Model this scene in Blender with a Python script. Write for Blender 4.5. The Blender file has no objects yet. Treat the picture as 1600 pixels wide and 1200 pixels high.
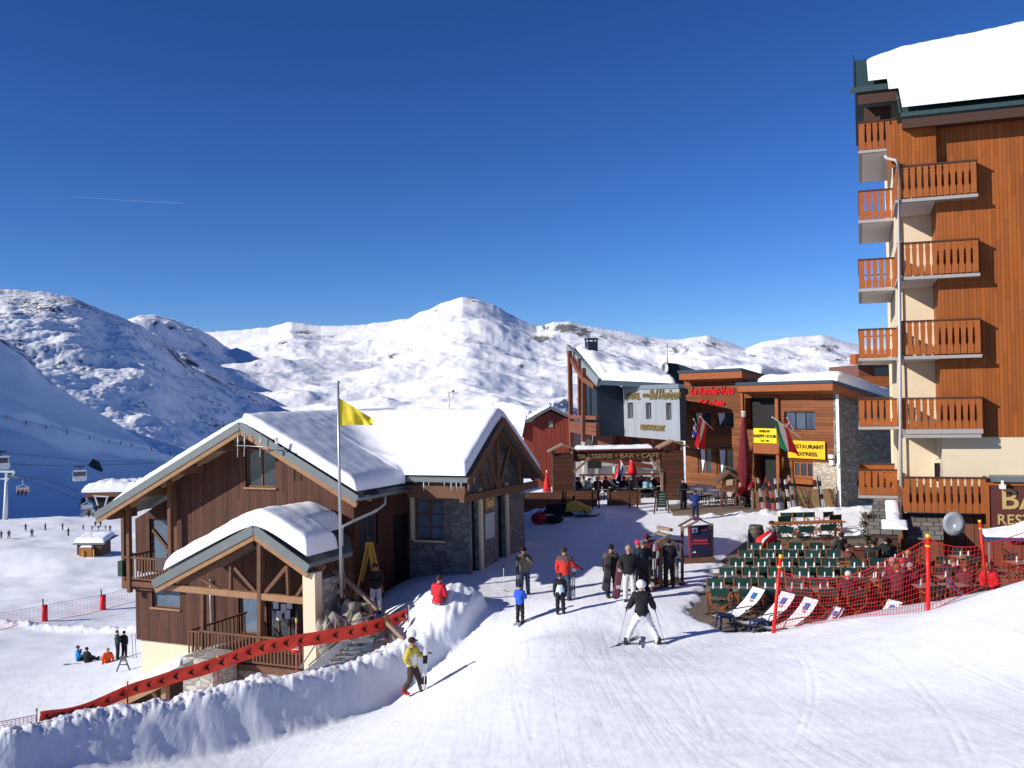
import bpy, bmesh, math, random
import numpy as np
from mathutils import Vector, Matrix, Euler
random.seed(7)
R = math.radians
S = bpy.context.scene
COL = S.collection
# ------------------------------------------------------------------ camera
FPX = 1540.0                       # focal length in pixels of the 1600 px wide photograph
cam = bpy.data.cameras.new('camera'); camo = bpy.data.objects.new('camera', cam); COL.objects.link(camo)
cam.sensor_width = 36; cam.lens = 36*FPX/1600; cam.clip_end = 30000; cam.clip_start = .1
CAMR = Matrix.Rotation(R(90.63), 3, 'X') @ Matrix.Rotation(-.02, 3, 'Z')
camo.matrix_world = CAMR.to_4x4()
S.camera = camo
# ------------------------------------------------------------------ sky and sun
SUN = Vector((-.837, -.338, .43)).normalized()
w = bpy.data.worlds.new("World"); S.world = w; w.use_nodes = True
nt = w.node_tree; nt.nodes.clear()
sky = nt.nodes.new('ShaderNodeTexSky'); sky.sky_type = 'NISHITA'; sky.sun_disc = False
sky.sun_elevation = math.asin(SUN.z); sky.sun_rotation = math.atan2(SUN.x, SUN.y)
sky.altitude = 2300; sky.air_density = 1.0; sky.dust_density = .15; sky.ozone_density = 5.0
hs = nt.nodes.new('ShaderNodeHueSaturation'); hs.inputs['Saturation'].default_value = 1.1; gm = nt.nodes.new('ShaderNodeGamma'); gm.inputs[1].default_value = 1.3
bg = nt.nodes.new('ShaderNodeBackground'); bg.inputs[1].default_value = .056
wo = nt.nodes.new('ShaderNodeOutputWorld')
nt.links.new(sky.outputs[0], hs.inputs['Color']); nt.links.new(hs.outputs[0], gm.inputs[0]); tn = nt.nodes.new('ShaderNodeMix'); tn.data_type = 'RGBA'; tn.blend_type = 'MULTIPLY'; tn.inputs[0].default_value = 1; tn.inputs[7].default_value = (.98, .97, 1.14, 1); nt.links.new(gm.outputs[0], tn.inputs[6]); nt.links.new(tn.outputs[2], bg.inputs[0]); nt.links.new(bg.outputs[0], wo.inputs[0])
sl = bpy.data.lights.new('sun', 'SUN'); sl.energy = 5.0; sl.angle = R(.5); sl.color = (1, .95, .87)
so = bpy.data.objects.new('sun', sl); COL.objects.link(so); so.location = (-30, -10, 60)
so.rotation_euler = SUN.to_track_quat('Z', 'Y').to_euler()
S.view_settings.view_transform = 'Standard'; S.view_settings.look = 'None'
S.view_settings.exposure = .15; S.view_settings.gamma = 1; S.view_settings.use_curve_mapping = False
try:
    S.cycles.max_bounces = 6; S.cycles.diffuse_bounces = 3
except Exception: pass
# ------------------------------------------------------------------ measuring helpers
def ray(px, py):
    d = CAMR @ Vector(((px-800)/FPX, -(py-600)/FPX, -1)); return d
def at(px, py, Y):
    """point of the sight line (px, py) that lies Y metres in front of the camera"""
    d = ray(px, py); return d*(Y/d.y)
class Frame:
    """a building's own axes: x along its front, y into it, z up; origin at eye height"""
    def __init__(s, ox, oy, ux, uy):
        l = math.hypot(ux, uy); s.o = Vector((ox, oy, 0)); s.u = Vector((ux/l, uy/l, 0)); s.v = Vector((-uy/l, ux/l, 0))
        s.ang = math.atan2(uy, ux)
    def w(s, u, v, z=0): return s.o + s.u*u + s.v*v + Vector((0, 0, z))
    def loc(s, p):
        d = Vector(p)-s.o; return Vector((d.dot(s.u), d.dot(s.v), p[2]))
    def onv(s, px, py, v):
        """(u, z) where the sight line meets the plane y = v"""
        d = ray(px, py); t = (v + s.o.dot(s.v))/d.dot(s.v); p = d*t; q = s.loc(p); return q.x, q.z
    def onu(s, px, py, u):
        d = ray(px, py); t = (u + s.o.dot(s.u))/d.dot(s.u); p = d*t; q = s.loc(p); return q.y, q.z
# ------------------------------------------------------------------ noise
def _h(ix, iy, seed):
    n = (ix.astype(np.int64)*374761393 + iy.astype(np.int64)*668265263 + seed*1442695041) & 0x7fffffff
    n = (n ^ (n >> 13))*1274126177 & 0x7fffffff
    n = (n ^ (n >> 16))
    return (n & 0xffff)/65535.0
def vnoise(x, y, seed=0):
    ix = np.floor(x); iy = np.floor(y); fx = x-ix; fy = y-iy
    ux = fx*fx*fx*(fx*(fx*6-15)+10); uy = fy*fy*fy*(fy*(fy*6-15)+10)
    def g(dx, dy):
        a = _h(ix+dx, iy+dy, seed)*2*np.pi
        return np.cos(a)*(fx-dx)+np.sin(a)*(fy-dy)
    return ((g(0,0)*(1-ux)+g(1,0)*ux)*(1-uy)+(g(0,1)*(1-ux)+g(1,1)*ux)*uy)*1.4
def fbm(x, y, o=4, seed=0, lac=2.03, gain=.5):
    t = 0; a = 1; s = 0
    for i in range(o):
        t = t+a*vnoise(x, y, seed+i*17); s += a; a *= gain; x = x*lac+3.7; y = y*lac-1.3
    return t/s
def ridged(x, y, o=4, seed=0):
    t = 0; a = 1; s = 0
    for i in range(o):
        t = t+a*(1-np.abs(vnoise(x, y, seed+i*31))*2); s += a; a *= .5; x = x*2.1+1.7; y = y*2.1+5.1
    return t/s
def sstep(a, b, x):
    t = np.clip((x-a)/(b-a), 0, 1); return t*t*(3-2*t)
# ------------------------------------------------------------------ materials
MATS = {}
def newmat(name):
    m = bpy.data.materials.new(name); m.use_nodes = True; nt = m.node_tree
    b = nt.nodes['Principled BSDF']; return m, nt, b
def nd(nt, typ, **kw):
    n = nt.nodes.new(typ)
    for k, v in kw.items():
        if k.startswith('i_'):
            key = k[2:]; key = int(key) if key.isdigit() else key.replace('_', ' ')
            n.inputs[key].default_value = v
        else: setattr(n, k, v)
    return n
def math_(nt, op, a, b=None, c=None):
    n = nt.nodes.new('ShaderNodeMath'); n.operation = op
    for i, x in enumerate((a, b, c)):
        if x is None: continue
        if isinstance(x, (int, float)): n.inputs[i].default_value = x
        else: nt.links.new(x, n.inputs[i])
    return n.outputs[0]
def mixc(nt, f, a, b):
    n = nt.nodes.new('ShaderNodeMix'); n.data_type = 'RGBA'
    for s, x in ((0, f), (6, a), (7, b)):
        if isinstance(x, (int, float)): n.inputs[s].default_value = x
        elif isinstance(x, tuple): n.inputs[s].default_value = (*x[:3], 1)
        else: nt.links.new(x, n.inputs[s])
    return n.outputs[2]
def plain(name, col, rough=.6, metal=0, var=.12, scale=6, spec=.3):
    """painted or woven surface with a little uneven colour"""
    if name in MATS: return MATS[name]
    m, nt, b = newmat(name); tc = nd(nt, 'ShaderNodeTexCoord')
    n = nd(nt, 'ShaderNodeTexNoise', i_Scale=scale, i_Detail=4.0); nt.links.new(tc.outputs['Object'], n.inputs['Vector'])
    c = mixc(nt, n.outputs[0], tuple(x*(1-var) for x in col), tuple(min(1, x*(1+var)) for x in col))
    nt.links.new(c, b.inputs['Base Color']); b.inputs['Roughness'].default_value = rough; b.inputs['Metallic'].default_value = metal
    b.inputs['Specular IOR Level'].default_value = spec
    MATS[name] = m; return m
def planks(name, col, w=.12, axis='v', var=.35, rough=.65, grain=.25, groove=.3):
    """boards: axis v = upright boards, h = lying boards; each board its own shade, grain along the board, dark joints"""
    if name in MATS: return MATS[name]
    m, nt, b = newmat(name); tc = nd(nt, 'ShaderNodeTexCoord'); sp = nd(nt, 'ShaderNodeSeparateXYZ'); nt.links.new(tc.outputs['Object'], sp.inputs[0])
    x, y, z = sp.outputs
    h = math_(nt, 'ADD', x, y)
    across, along = (h, z) if axis == 'v' else (z, h)
    q = math_(nt, 'DIVIDE', across, w); fl = math_(nt, 'FLOOR', q); fr = math_(nt, 'FRACT', q)
    seg = math_(nt, 'FLOOR', math_(nt, 'ADD', math_(nt, 'DIVIDE', along, 3.1), math_(nt, 'MULTIPLY', fl, .37)))
    cb = nd(nt, 'ShaderNodeCombineXYZ'); nt.links.new(fl, cb.inputs[0]); nt.links.new(seg, cb.inputs[1])
    wn = nd(nt, 'ShaderNodeTexWhiteNoise'); nt.links.new(cb.outputs[0], wn.inputs['Vector'])
    c2 = nd(nt, 'ShaderNodeCombineXYZ'); nt.links.new(math_(nt, 'MULTIPLY', across, 22), c2.inputs[0]); nt.links.new(math_(nt, 'MULTIPLY', along, 1.6), c2.inputs[1]); nt.links.new(math_(nt, 'MULTIPLY', fl, 3.3), c2.inputs[2])
    gn = nd(nt, 'ShaderNodeTexNoise', i_Scale=1.0, i_Detail=3.0); nt.links.new(c2.outputs[0], gn.inputs['Vector'])
    bn = nd(nt, 'ShaderNodeTexNoise', i_Scale=.45, i_Detail=6.0, i_Roughness=.65); nt.links.new(tc.outputs['Object'], bn.inputs['Vector'])
    f = math_(nt, 'ADD', math_(nt, 'MULTIPLY', wn.outputs['Value'], .55), math_(nt, 'MULTIPLY', gn.outputs[0], .3))
    f = math_(nt, 'ADD', math_(nt, 'SUBTRACT', f, .12), math_(nt, 'MULTIPLY', bn.outputs[0], .55))
    lo = tuple(v*(1-var) for v in col); hi = tuple(min(1, v*(1+var)) for v in col)
    c = mixc(nt, f, lo, hi)
    gl = math_(nt, 'LESS_THAN', math_(nt, 'ABSOLUTE', math_(nt, 'SUBTRACT', fr, .5)), .5-.045)
    dk = tuple(v*groove for v in col)
    c = mixc(nt, gl, dk, c)
    nt.links.new(c, b.inputs['Base Color']); b.inputs['Roughness'].default_value = rough; b.inputs['Specular IOR Level'].default_value = .25
    hh = math_(nt, 'ADD', math_(nt, 'MULTIPLY', gl, 1.0), math_(nt, 'MULTIPLY', gn.outputs[0], grain))
    bp = nd(nt, 'ShaderNodeBump', i_Strength=.5, i_Distance=.02); nt.links.new(hh, bp.inputs['Height']); nt.links.new(bp.outputs[0], b.inputs['Normal'])
    MATS[name] = m; return m
def stone(name, col, mortar, scale=3.0, var=.45, flat=2.0, bump=.6):
    if name in MATS: return MATS[name]
    m, nt, b = newmat(name); tc = nd(nt, 'ShaderNodeTexCoord'); mp = nd(nt, 'ShaderNodeMapping'); mp.inputs['Scale'].default_value = (scale, scale, scale*flat)
    nz = nd(nt, 'ShaderNodeTexNoise', i_Scale=2.5, i_Detail=2.0); nt.links.new(tc.outputs['Object'], nz.inputs['Vector'])
    va = nd(nt, 'ShaderNodeVectorMath', operation='MULTIPLY_ADD'); nt.links.new(nz.outputs['Color'], va.inputs[0]); va.inputs[1].default_value = (.25, .25, .12); nt.links.new(tc.outputs['Object'], va.inputs[2])
    nt.links.new(va.outputs[0], mp.inputs[0])
    v1 = nd(nt, 'ShaderNodeTexVoronoi'); v2 = nd(nt, 'ShaderNodeTexVoronoi', feature='DISTANCE_TO_EDGE')
    v1.inputs['Scale'].default_value = 1; v2.inputs['Scale'].default_value = 1
    nt.links.new(mp.outputs[0], v1.inputs['Vector']); nt.links.new(mp.outputs[0], v2.inputs['Vector'])
    bw = nd(nt, 'ShaderNodeSeparateColor'); nt.links.new(v1.outputs['Color'], bw.inputs[0])
    n2 = nd(nt, 'ShaderNodeTexNoise', i_Scale=14.0, i_Detail=4.0); nt.links.new(tc.outputs['Object'], n2.inputs['Vector'])
    f = math_(nt, 'ADD', math_(nt, 'MULTIPLY', bw.outputs[0], .75), math_(nt, 'MULTIPLY', n2.outputs[0], .35))
    c = mixc(nt, f, tuple(x*(1-var) for x in col), tuple(min(1, x*(1+var)) for x in col))
    c = mixc(nt, math_(nt, 'MULTIPLY', bw.outputs[1], .35), c, (col[0]*1.15, col[1]*.92, col[2]*.7))
    e = nd(nt, 'ShaderNodeMapRange', i_From_Min=.02, i_From_Max=.07); nt.links.new(v2.outputs['Distance'], e.inputs[0])
    c = mixc(nt, e.outputs[0], mortar, c)
    nt.links.new(c, b.inputs['Base Color']); b.inputs['Roughness'].default_value = .85
    bp = nd(nt, 'ShaderNodeBump', i_Strength=bump, i_Distance=.05); nt.links.new(math_(nt, 'ADD', e.outputs[0], math_(nt, 'MULTIPLY', n2.outputs[0], .5)), bp.inputs['Height']); nt.links.new(bp.outputs[0], b.inputs['Normal'])
    MATS[name] = m; return m
def snowmat(name, col=(.88, .90, .94), fine=1.0, dirt=0.0, track=False, rock=False, bscale=1.0):
    if name in MATS: return MATS[name]
    m, nt, b = newmat(name); ge = nd(nt, 'ShaderNodeNewGeometry')
    P = ge.outputs['Position']
    n1 = nd(nt, 'ShaderNodeTexNoise', i_Scale=.9*bscale, i_Detail=6.0, i_Roughness=.6); nt.links.new(P, n1.inputs['Vector'])
    n2 = nd(nt, 'ShaderNodeTexNoise', i_Scale=9.0*bscale, i_Detail=5.0, i_Roughness=.7); nt.links.new(P, n2.inputs['Vector'])
    hgt = math_(nt, 'ADD', math_(nt, 'MULTIPLY', n1.outputs[0], .35 if not track else .14), math_(nt, 'MULTIPLY', n2.outputs[0], .16*fine)) if not track else math_(nt, 'ADD', math_(nt, 'MULTIPLY', n1.outputs[0], .13), math_(nt, 'MULTIPLY', n2.outputs[0], .12))
    if track:
        for ang, sc, k in ((.62, 1.6, .02), (-.5, 1.1, .022), (1.35, 1.4, .015)):
            mp = nd(nt, 'ShaderNodeMapping'); mp.inputs['Rotation'].default_value = (0, 0, ang); mp.inputs['Scale'].default_value = (sc*2.2, .10, 0)
            nt.links.new(P, mp.inputs[0]); n3 = nd(nt, 'ShaderNodeTexNoise', i_Scale=1.0, i_Detail=3.0, i_Distortion=.9); nt.links.new(mp.outputs[0], n3.inputs['Vector'])
            r = nd(nt, 'ShaderNodeMapRange', i_From_Min=.52, i_From_Max=.66, i_To_Max=k*2.2); nt.links.new(n3.outputs[0], r.inputs[0])
            hgt = math_(nt, 'SUBTRACT', hgt, r.outputs[0])
    c = mixc(nt, n1.outputs[0], tuple(x*.965 for x in col), col)
    if dirt:
        n4 = nd(nt, 'ShaderNodeTexNoise', i_Scale=1.3, i_Detail=7.0, i_Roughness=.75); nt.links.new(P, n4.inputs['Vector'])
        r = nd(nt, 'ShaderNodeMapRange', i_From_Min=.56, i_From_Max=.75, i_To_Max=dirt); nt.links.new(n4.outputs[0], r.inputs[0])
        c = mixc(nt, r.outputs[0], c, (.55, .47, .40))
    if rock:
        at_ = nd(nt, 'ShaderNodeVertexColor'); at_.layer_name = 'rock'
        n5 = nd(nt, 'ShaderNodeTexNoise', i_Scale=.05, i_Detail=6.0); nt.links.new(P, n5.inputs['Vector'])
        rc = mixc(nt, n5.outputs[0], (.045, .05, .055), (.17, .155, .14))
        c = mixc(nt, at_.outputs['Color'], c, rc)
    nt.links.new(c, b.inputs['Base Color']); b.inputs['Roughness'].default_value = .75; b.inputs['Specular IOR Level'].default_value = .2
    bp = nd(nt, 'ShaderNodeBump', i_Strength=.42 if not rock else .25, i_Distance=.12 if not rock else 12.0); nt.links.new(hgt, bp.inputs['Height']); nt.links.new(bp.outputs[0], b.inputs['Normal'])
    MATS[name] = m; return m
def glassmat(name='window_glass', col=(.03, .04, .05), rough=.08):
    if name in MATS: return MATS[name]
    m, nt, b = newmat(name); tc = nd(nt, 'ShaderNodeTexCoord'); n = nd(nt, 'ShaderNodeTexNoise', i_Scale=1.5, i_Detail=3.0); nt.links.new(tc.outputs['Object'], n.inputs['Vector'])
    c = mixc(nt, n.outputs[0], tuple(x*.5 for x in col), tuple(x*1.7 for x in col)); nt.links.new(c, b.inputs['Base Color'])
    b.inputs['Roughness'].default_value = rough; b.inputs['Specular IOR Level'].default_value = .8
    bp = nd(nt, 'ShaderNodeBump', i_Strength=.08, i_Distance=.05); nt.links.new(n.outputs[0], bp.inputs['Height']); nt.links.new(bp.outputs[0], b.inputs['Normal'])
    MATS[name] = m; return m
# ------------------------------------------------------------------ object helpers
def setp(o, label=None, cat=None, group=None, kind=None):
    if label: o['label'] = label
    if cat: o['category'] = cat
    if group: o['group'] = group
    if kind: o['kind'] = kind
    return o
def thing(name, label, cat, loc=(0, 0, 0), rz=0, group=None, scale=1):
    o = bpy.data.objects.new(name, None); COL.objects.link(o); o.location = loc; o.rotation_euler = (0, 0, rz); o.scale = (scale,)*3
    o.empty_display_size = .2
    return setp(o, label, cat, group)
def bthing(name, label, cat, fr, group=None): return thing(name, label, cat, fr.o, fr.ang, group)
def copytree(o, parent=None):
    c = o.copy(); COL.objects.link(c)
    if parent is not None: c.parent = parent
    for ch in list(KIDS.get(o.name, ())):
        k = copytree(ch, c)
        KIDS.setdefault(c.name, []).append(k)
    return c
KIDS = {}
class MB:
    def __init__(s): s.v = []; s.f = []; s.m = []; s.sm = []
    def add(s, vs, fs, mi=0, smooth=False):
        n = len(s.v); s.v += [tuple(p) for p in vs]; s.f += [tuple(i+n for i in f) for f in fs]; s.m += [mi]*len(fs); s.sm += [smooth]*len(fs); return s
    def box(s, x0, x1, y0, y1, z0, z1, mi=0):
        return s.add([(x0,y0,z0),(x1,y0,z0),(x1,y1,z0),(x0,y1,z0),(x0,y0,z1),(x1,y0,z1),(x1,y1,z1),(x0,y1,z1)],
                     [(0,3,2,1),(4,5,6,7),(0,1,5,4),(1,2,6,5),(2,3,7,6),(3,0,4,7)], mi)
    def beam(s, p, q, w=.1, h=.1, up=(0, 0, 1), mi=0):
        p = Vector(p); q = Vector(q); d = (q-p).normalized(); up = Vector(up)
        if abs(d.dot(up)) > .98: up = Vector((0, 1, 0))
        a = d.cross(up).normalized()*w/2; b = a.cross(d).normalized()*h/2
        vs = [p-a-b, p+a-b, p+a+b, p-a+b, q-a-b, q+a-b, q+a+b, q-a+b]
        return s.add(vs, [(0,1,2,3),(4,7,6,5),(0,4,5,1),(1,5,6,2),(2,6,7,3),(3,7,4,0)], mi)
    def tube(s, pts, r, n=8, mi=0, cap=True, smooth=True):
        pts = [Vector(p) for p in pts]; rs = r if isinstance(r, (list, tuple)) else [r]*len(pts); vs = []; fs = []
        ref = Vector((0, 0, 1))
        d0 = (pts[1]-pts[0]).normalized()
        if abs(d0.dot(ref)) > .95: ref = Vector((0, 1, 0))
        for i, p in enumerate(pts):
            d = (pts[min(i+1, len(pts)-1)]-pts[max(i-1, 0)]).normalized()
            a = d.cross(ref)
            if a.length < 1e-4: a = d.cross(Vector((1, 0, 0)))
            a.normalize(); b = d.cross(a)
            for k in range(n):
                t = 2*math.pi*k/n; vs.append(p+(a*math.cos(t)+b*math.sin(t))*rs[i])
        for i in range(len(pts)-1):
            for k in range(n):
                fs.append((i*n+k, i*n+(k+1) % n, (i+1)*n+(k+1) % n, (i+1)*n+k))
        if cap:
            s.add([], []); 
            fs.append(tuple(range(n-1, -1, -1))); fs.append(tuple((len(pts)-1)*n+k for k in range(n)))
        return s.add(vs, fs, mi, smooth)
    def prism(s, poly, d, mi=0, mside=None):
        """closed polygon (list of 3D points) pushed along d"""
        n = len(poly); d = Vector(d); a = [Vector(p) for p in poly]; b = [p+d for p in a]
        nn = Vector((0, 0, 0))
        for i in range(n): nn += a[i].cross(a[(i+1) % n])
        f0 = tuple(range(n)); f1 = tuple(range(2*n-1, n-1, -1))
        if nn.dot(d) > 0: f0 = f0[::-1]; f1 = f1[::-1]; sd = [(i, (i+1) % n, n+(i+1) % n, n+i) for i in range(n)]
        else: sd = [(i, n+i, n+(i+1) % n, (i+1) % n) for i in range(n)]
        s.add(a+b, [f0, f1]+sd, mi)
        if mside is not None:
            for k in range(n): s.m[-1-k] = mside
        return s
    def lathe(s, prof, c=(0, 0, 0), n=16, mi=0, smooth=True):
        vs = []; fs = []; c = Vector(c)
        for r, z in prof:
            for k in range(n):
                t = 2*math.pi*k/n; vs.append(c+Vector((r*math.cos(t), r*math.sin(t), z)))
        for i in range(len(prof)-1):
            for k in range(n): fs.append((i*n+k, i*n+(k+1) % n, (i+1)*n+(k+1) % n, (i+1)*n+k))
        fs.append(tuple(range(n-1, -1, -1))); fs.append(tuple((len(prof)-1)*n+k for k in range(n)))
        return s.add(vs, fs, mi, smooth)
    def ball(s, c, r, n=10, m=7, sc=(1, 1, 1), mi=0):
        vs = []; fs = []; c = Vector(c)
        for i in range(m+1):
            ph = math.pi*i/m
            for k in range(n):
                t = 2*math.pi*k/n; vs.append(c+Vector((r*sc[0]*math.sin(ph)*math.cos(t), r*sc[1]*math.sin(ph)*math.sin(t), -r*sc[2]*math.cos(ph))))
        for i in range(m):
            for k in range(n): fs.append((i*n+k, i*n+(k+1) % n, (i+1)*n+(k+1) % n, (i+1)*n+k))
        return s.add(vs, fs, mi, True)
    def build(s, name, mats, parent=None, bevel=0, **kw):
        if not isinstance(mats, (list, tuple)): mats = [mats]
        me = bpy.data.meshes.new(name); me.from_pydata(s.v, [], s.f)
        for m in mats: me.materials.append(m)
        me.polygons.foreach_set('material_index', s.m); me.polygons.foreach_set('use_smooth', s.sm); me.update()
        return link(name, me, parent, bevel, **kw)
def link(name, me, parent=None, bevel=0, **kw):
    o = bpy.data.objects.new(name, me); COL.objects.link(o)
    if parent is not None: o.parent = parent; KIDS.setdefault(parent.name, []).append(o)
    if bevel:
        b = o.modifiers.new('bevel', 'BEVEL'); b.width = bevel; b.segments = 1; b.limit_method = 'ANGLE'
    if kw: setp(o, **kw)
    return o
def gridmesh(name, X, Y, Z, mat, parent=None, attr=None, smooth=True, flip=False, **kw):
    n, m = X.shape; co = np.stack([X, Y, Z], -1).reshape(-1, 3).astype(np.float32)
    i = np.arange(n*m).reshape(n, m); q = np.stack([i[:-1, :-1], i[:-1, 1:], i[1:, 1:], i[1:, :-1]], -1).reshape(-1, 4)
    if flip: q = q[:, ::-1]
    me = bpy.data.meshes.new(name); me.vertices.add(len(co)); me.vertices.foreach_set('co', co.ravel())
    me.loops.add(q.size); me.loops.foreach_set('vertex_index', q.ravel().astype(np.int32))
    me.polygons.add(len(q)); me.polygons.foreach_set('loop_start', np.arange(0, q.size, 4, dtype=np.int32)); 
    me.update(calc_edges=True)
    me.polygons.foreach_set('use_smooth', np.full(len(q), smooth)); me.materials.append(mat)
    if attr is not None:
        ca = me.color_attributes.new('rock', 'FLOAT_COLOR', 'POINT'); a = attr.reshape(-1)
        ca.data.foreach_set('color', np.stack([a, a, a, np.ones_like(a)], -1).ravel().astype(np.float32))
    return link(name, me, parent, **kw)
def textmesh(s, size, ext=.02, shear=0, align='CENTER', space=1.0, bold=0):
    c = bpy.data.curves.new('lettering', 'FONT'); c.body = s; c.size = size; c.extrude = ext; c.shear = shear; c.align_x = align; c.space_character = space
    c.offset = bold; c.resolution_u = 3
    o = bpy.data.objects.new('tmp', c); COL.objects.link(o); dg = bpy.context.evaluated_depsgraph_get(); dg.update()
    me = bpy.data.meshes.new_from_object(o.evaluated_get(dg)); COL.objects.unlink(o); bpy.data.objects.remove(o)
    vs = [tuple(v.co) for v in me.vertices]; fs = [tuple(p.vertices) for p in me.polygons]; bpy.data.meshes.remove(me)
    return vs, fs
def addtext(mb, s, size, org, ux, uy, ext=.02, mi=0, **kw):
    """lettering in the plane (ux, uy) at org; ux, uy 3D unit vectors (ux may be scaled to widen)"""
    vs, fs = textmesh(s, size, ext, **kw); org = Vector(org); ux = Vector(ux); uy = Vector(uy); n = ux.cross(uy).normalized()
    mb.add([org+ux*v[0]+uy*v[1]+n*v[2] for v in vs], fs, mi); return mb
# ------------------------------------------------------------------ ground
PTS = [  # X, Y, z of the snow surface, measured
 (0,-20,-2.5),(-20,-10,-6.5),(20,-10,-1),(6.2,8,-4.1),(-8,8,-6.6),(12,12,-3.6),(18,16,-2.9),
 (6.0,11.5,-4.45),(8.3,16,-4.66),(10.9,21,-4.13),(13.2,19,-3.5),(9.7,23,-5.2),(8.1,25.2,-5.86),(6.9,27,-6.65),
 (3.5,13.5,-5.15),(4.8,18.5,-5.66),(6.6,23.5,-6.0),(6.4,25.5,-6.45),(0,16,-6.05),(0,22,-6.62),(0,28,-6.98),
 (-5.6,22.5,-8.4),(-5.3,19,-7.6),(-3.2,28.7,-8.85),(-1.9,29.6,-8.3),(-.8,31,-7.8),(-1.7,30.9,-8.1),(-.5,33,-7.2),(-8.7,22.3,-8.3),(-9,18,-7.6),(-10.8,21.2,-7.9),(-14,16,-7.9),
 (-9.2,23.5,-8.45),(-7,26,-8.85),(-4.6,28.2,-9.0),
 (-2.1,40.5,-6.75),(-4.9,36,-7.3),(.5,36,-7.1),(1.7,33,-6.95),(3.8,32,-6.8),(3.6,27,-6.93),(7.6,39,-6.8),(5.5,35,-6.83),
 (18.8,54,-6.4),(9.2,53,-6.5),(2.2,55,-6.6),(3,45,-6.65),(10,45,-6.7),(16,46,-6.6),(25,60,-6.4),(12,70,-6.6),(0,70,-6.9),(35,70,-6.4),(24,40,-6.8),(20,28,-5.5),(16,33,-6.8),
 (-3.6,34.6,-7.3),(-2.6,33.0,-7.35),(-5.6,33.0,-8.5),(-8,30.6,-9.5),(-11,28.5,-9.9),(-13.5,26,-9.6),(-16,22,-9.3),(-20,20,-9.8),(-16.5,31,-11.0),
 (-18.5,38,-12.6),(-16,44,-12.8),(-10,50,-10.5),(-22,50,-14),(-24,58,-15),(-23,60,-14.9),(-35,50,-14.6),(-30,30,-12.6),(-31,80,-17.4),(-44,80,-17),(-12,80,-14),
 (-50,110,-20),(-80,110,-20),(-30,110,-18.5),(-62,150,-23),(-90,190,-25),(-50,190,-25.6),(-130,190,-24.5),(-120,240,-27.6),(-85,240,-28),(-200,260,-27),(-130,255,-29.5),(-150,285,-33),(-100,285,-33),
 (0,110,-14),(40,110,-12),(80,110,-12),(0,190,-26),(100,190,-26),(0,260,-30),(150,260,-30),(60,60,-5)]
_P = np.array(PTS, float)
def _U(r2): return np.where(r2 > 1e-9, r2*np.log(r2+1e-12), 0)*.5
def _warp(x, y):      # work in log distance so that near and far points weigh alike
    r = np.sqrt(x*x+(y+30)**2); a = np.arctan2(x, y+30); l = np.log(r)
    return np.stack([l*np.sin(a)*0+a*2.0, l*2.0], -1)
_W = _warp(_P[:, 0], _P[:, 1]); _n = len(_P)
_K = _U(((_W[:, None]-_W[None])**2).sum(-1)) + np.eye(_n)*2e-3
_Q = np.hstack([np.ones((_n, 1)), _W]); _A = np.block([[_K, _Q], [_Q.T, np.zeros((3, 3))]])
_SOL = np.linalg.solve(_A, np.concatenate([_P[:, 2], np.zeros(3)]))
def tps(x, y):
    sh = x.shape; out = np.empty(x.size); xf = x.ravel(); yf = y.ravel()
    for i in range(0, xf.size, 60000):
        w = _warp(xf[i:i+60000], yf[i:i+60000]); u = _U(((w[:, None]-_W[None])**2).sum(-1)); out[i:i+60000] = u@_SOL[:_n]+_SOL[_n]+w@_SOL[_n+1:]
    return out.reshape(sh)
def polydist(x, y, poly, closed=True):
    """signed distance, negative inside"""
    d = np.full(x.shape, 1e9); ins = np.zeros(x.shape, bool); n = len(poly)
    for i in range(n if closed else n-1):
        ax, ay = poly[i][:2]; bx, by = poly[(i+1) % n][:2]; ex, ey = bx-ax, by-ay
        t = np.clip(((x-ax)*ex+(y-ay)*ey)/(ex*ex+ey*ey), 0, 1); d = np.minimum(d, np.hypot(x-ax-t*ex, y-ay-t*ey))
        c = ((ay > y) != (by > y)) & (x < (bx-ax)*(y-ay)/(by-ay+1e-12)+ax); ins ^= c
    return np.where(ins, -d, d) if closed else d
TERR = [(5.7,31),(5.7,29.3),(6.2,28.2),(7.5,27.7),(9.2,26.9),(11.0,25.6),(12.4,23.9),(13.6,21.9),(17,20),(24,20),(24,45.5),(10.8,45.5),(9.5,42.5),(7.5,36)]
TZ = -6.85
BANK = [(-1.6,33.3,-6.85,.45),(-2.3,32.2,-7.15,.6),(-3.4,31.0,-7.65,.5),(-4.75,29.7,-7.88,.35),(-7,27.1,-7.72,.35),(-9.55,24.5,-7.5,.4),(-11.4,22.2,-7.25,.45),(-14,19,-7.0,.5),(-17,16,-6.9,.5)]
TRK = [(1.2,42,2.6,13,1.6,.035),(1.9,42,.4,14,-1.2,.03),(5.0,38,-2.5,17,1.8,.03),(3.1,36,5.8,13,.9,.035),(.2,33,4.6,12,-2.2,.03),(4.4,27,-4.2,19,.6,.03),(-.4,36,1.8,18,.8,.03),(2.4,30,3.6,10,-.7,.035),(6.4,24,2.2,11,.8,.03),(1.0,26,-3.4,18.5,.5,.03),(3.9,45,3.4,22,-1.1,.025),(7.2,20,4.2,9,.5,.035),(-1,24,-5.5,19,.4,.03),(5.6,30,.8,21,1.0,.03)]
_hb = {}
def Hb(cx, cy):
    if (cx, cy) not in _hb: _hb[(cx, cy)] = float(tps(np.array([float(cx)]), np.array([float(cy)]))[0])
    return _hb[(cx, cy)]
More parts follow.
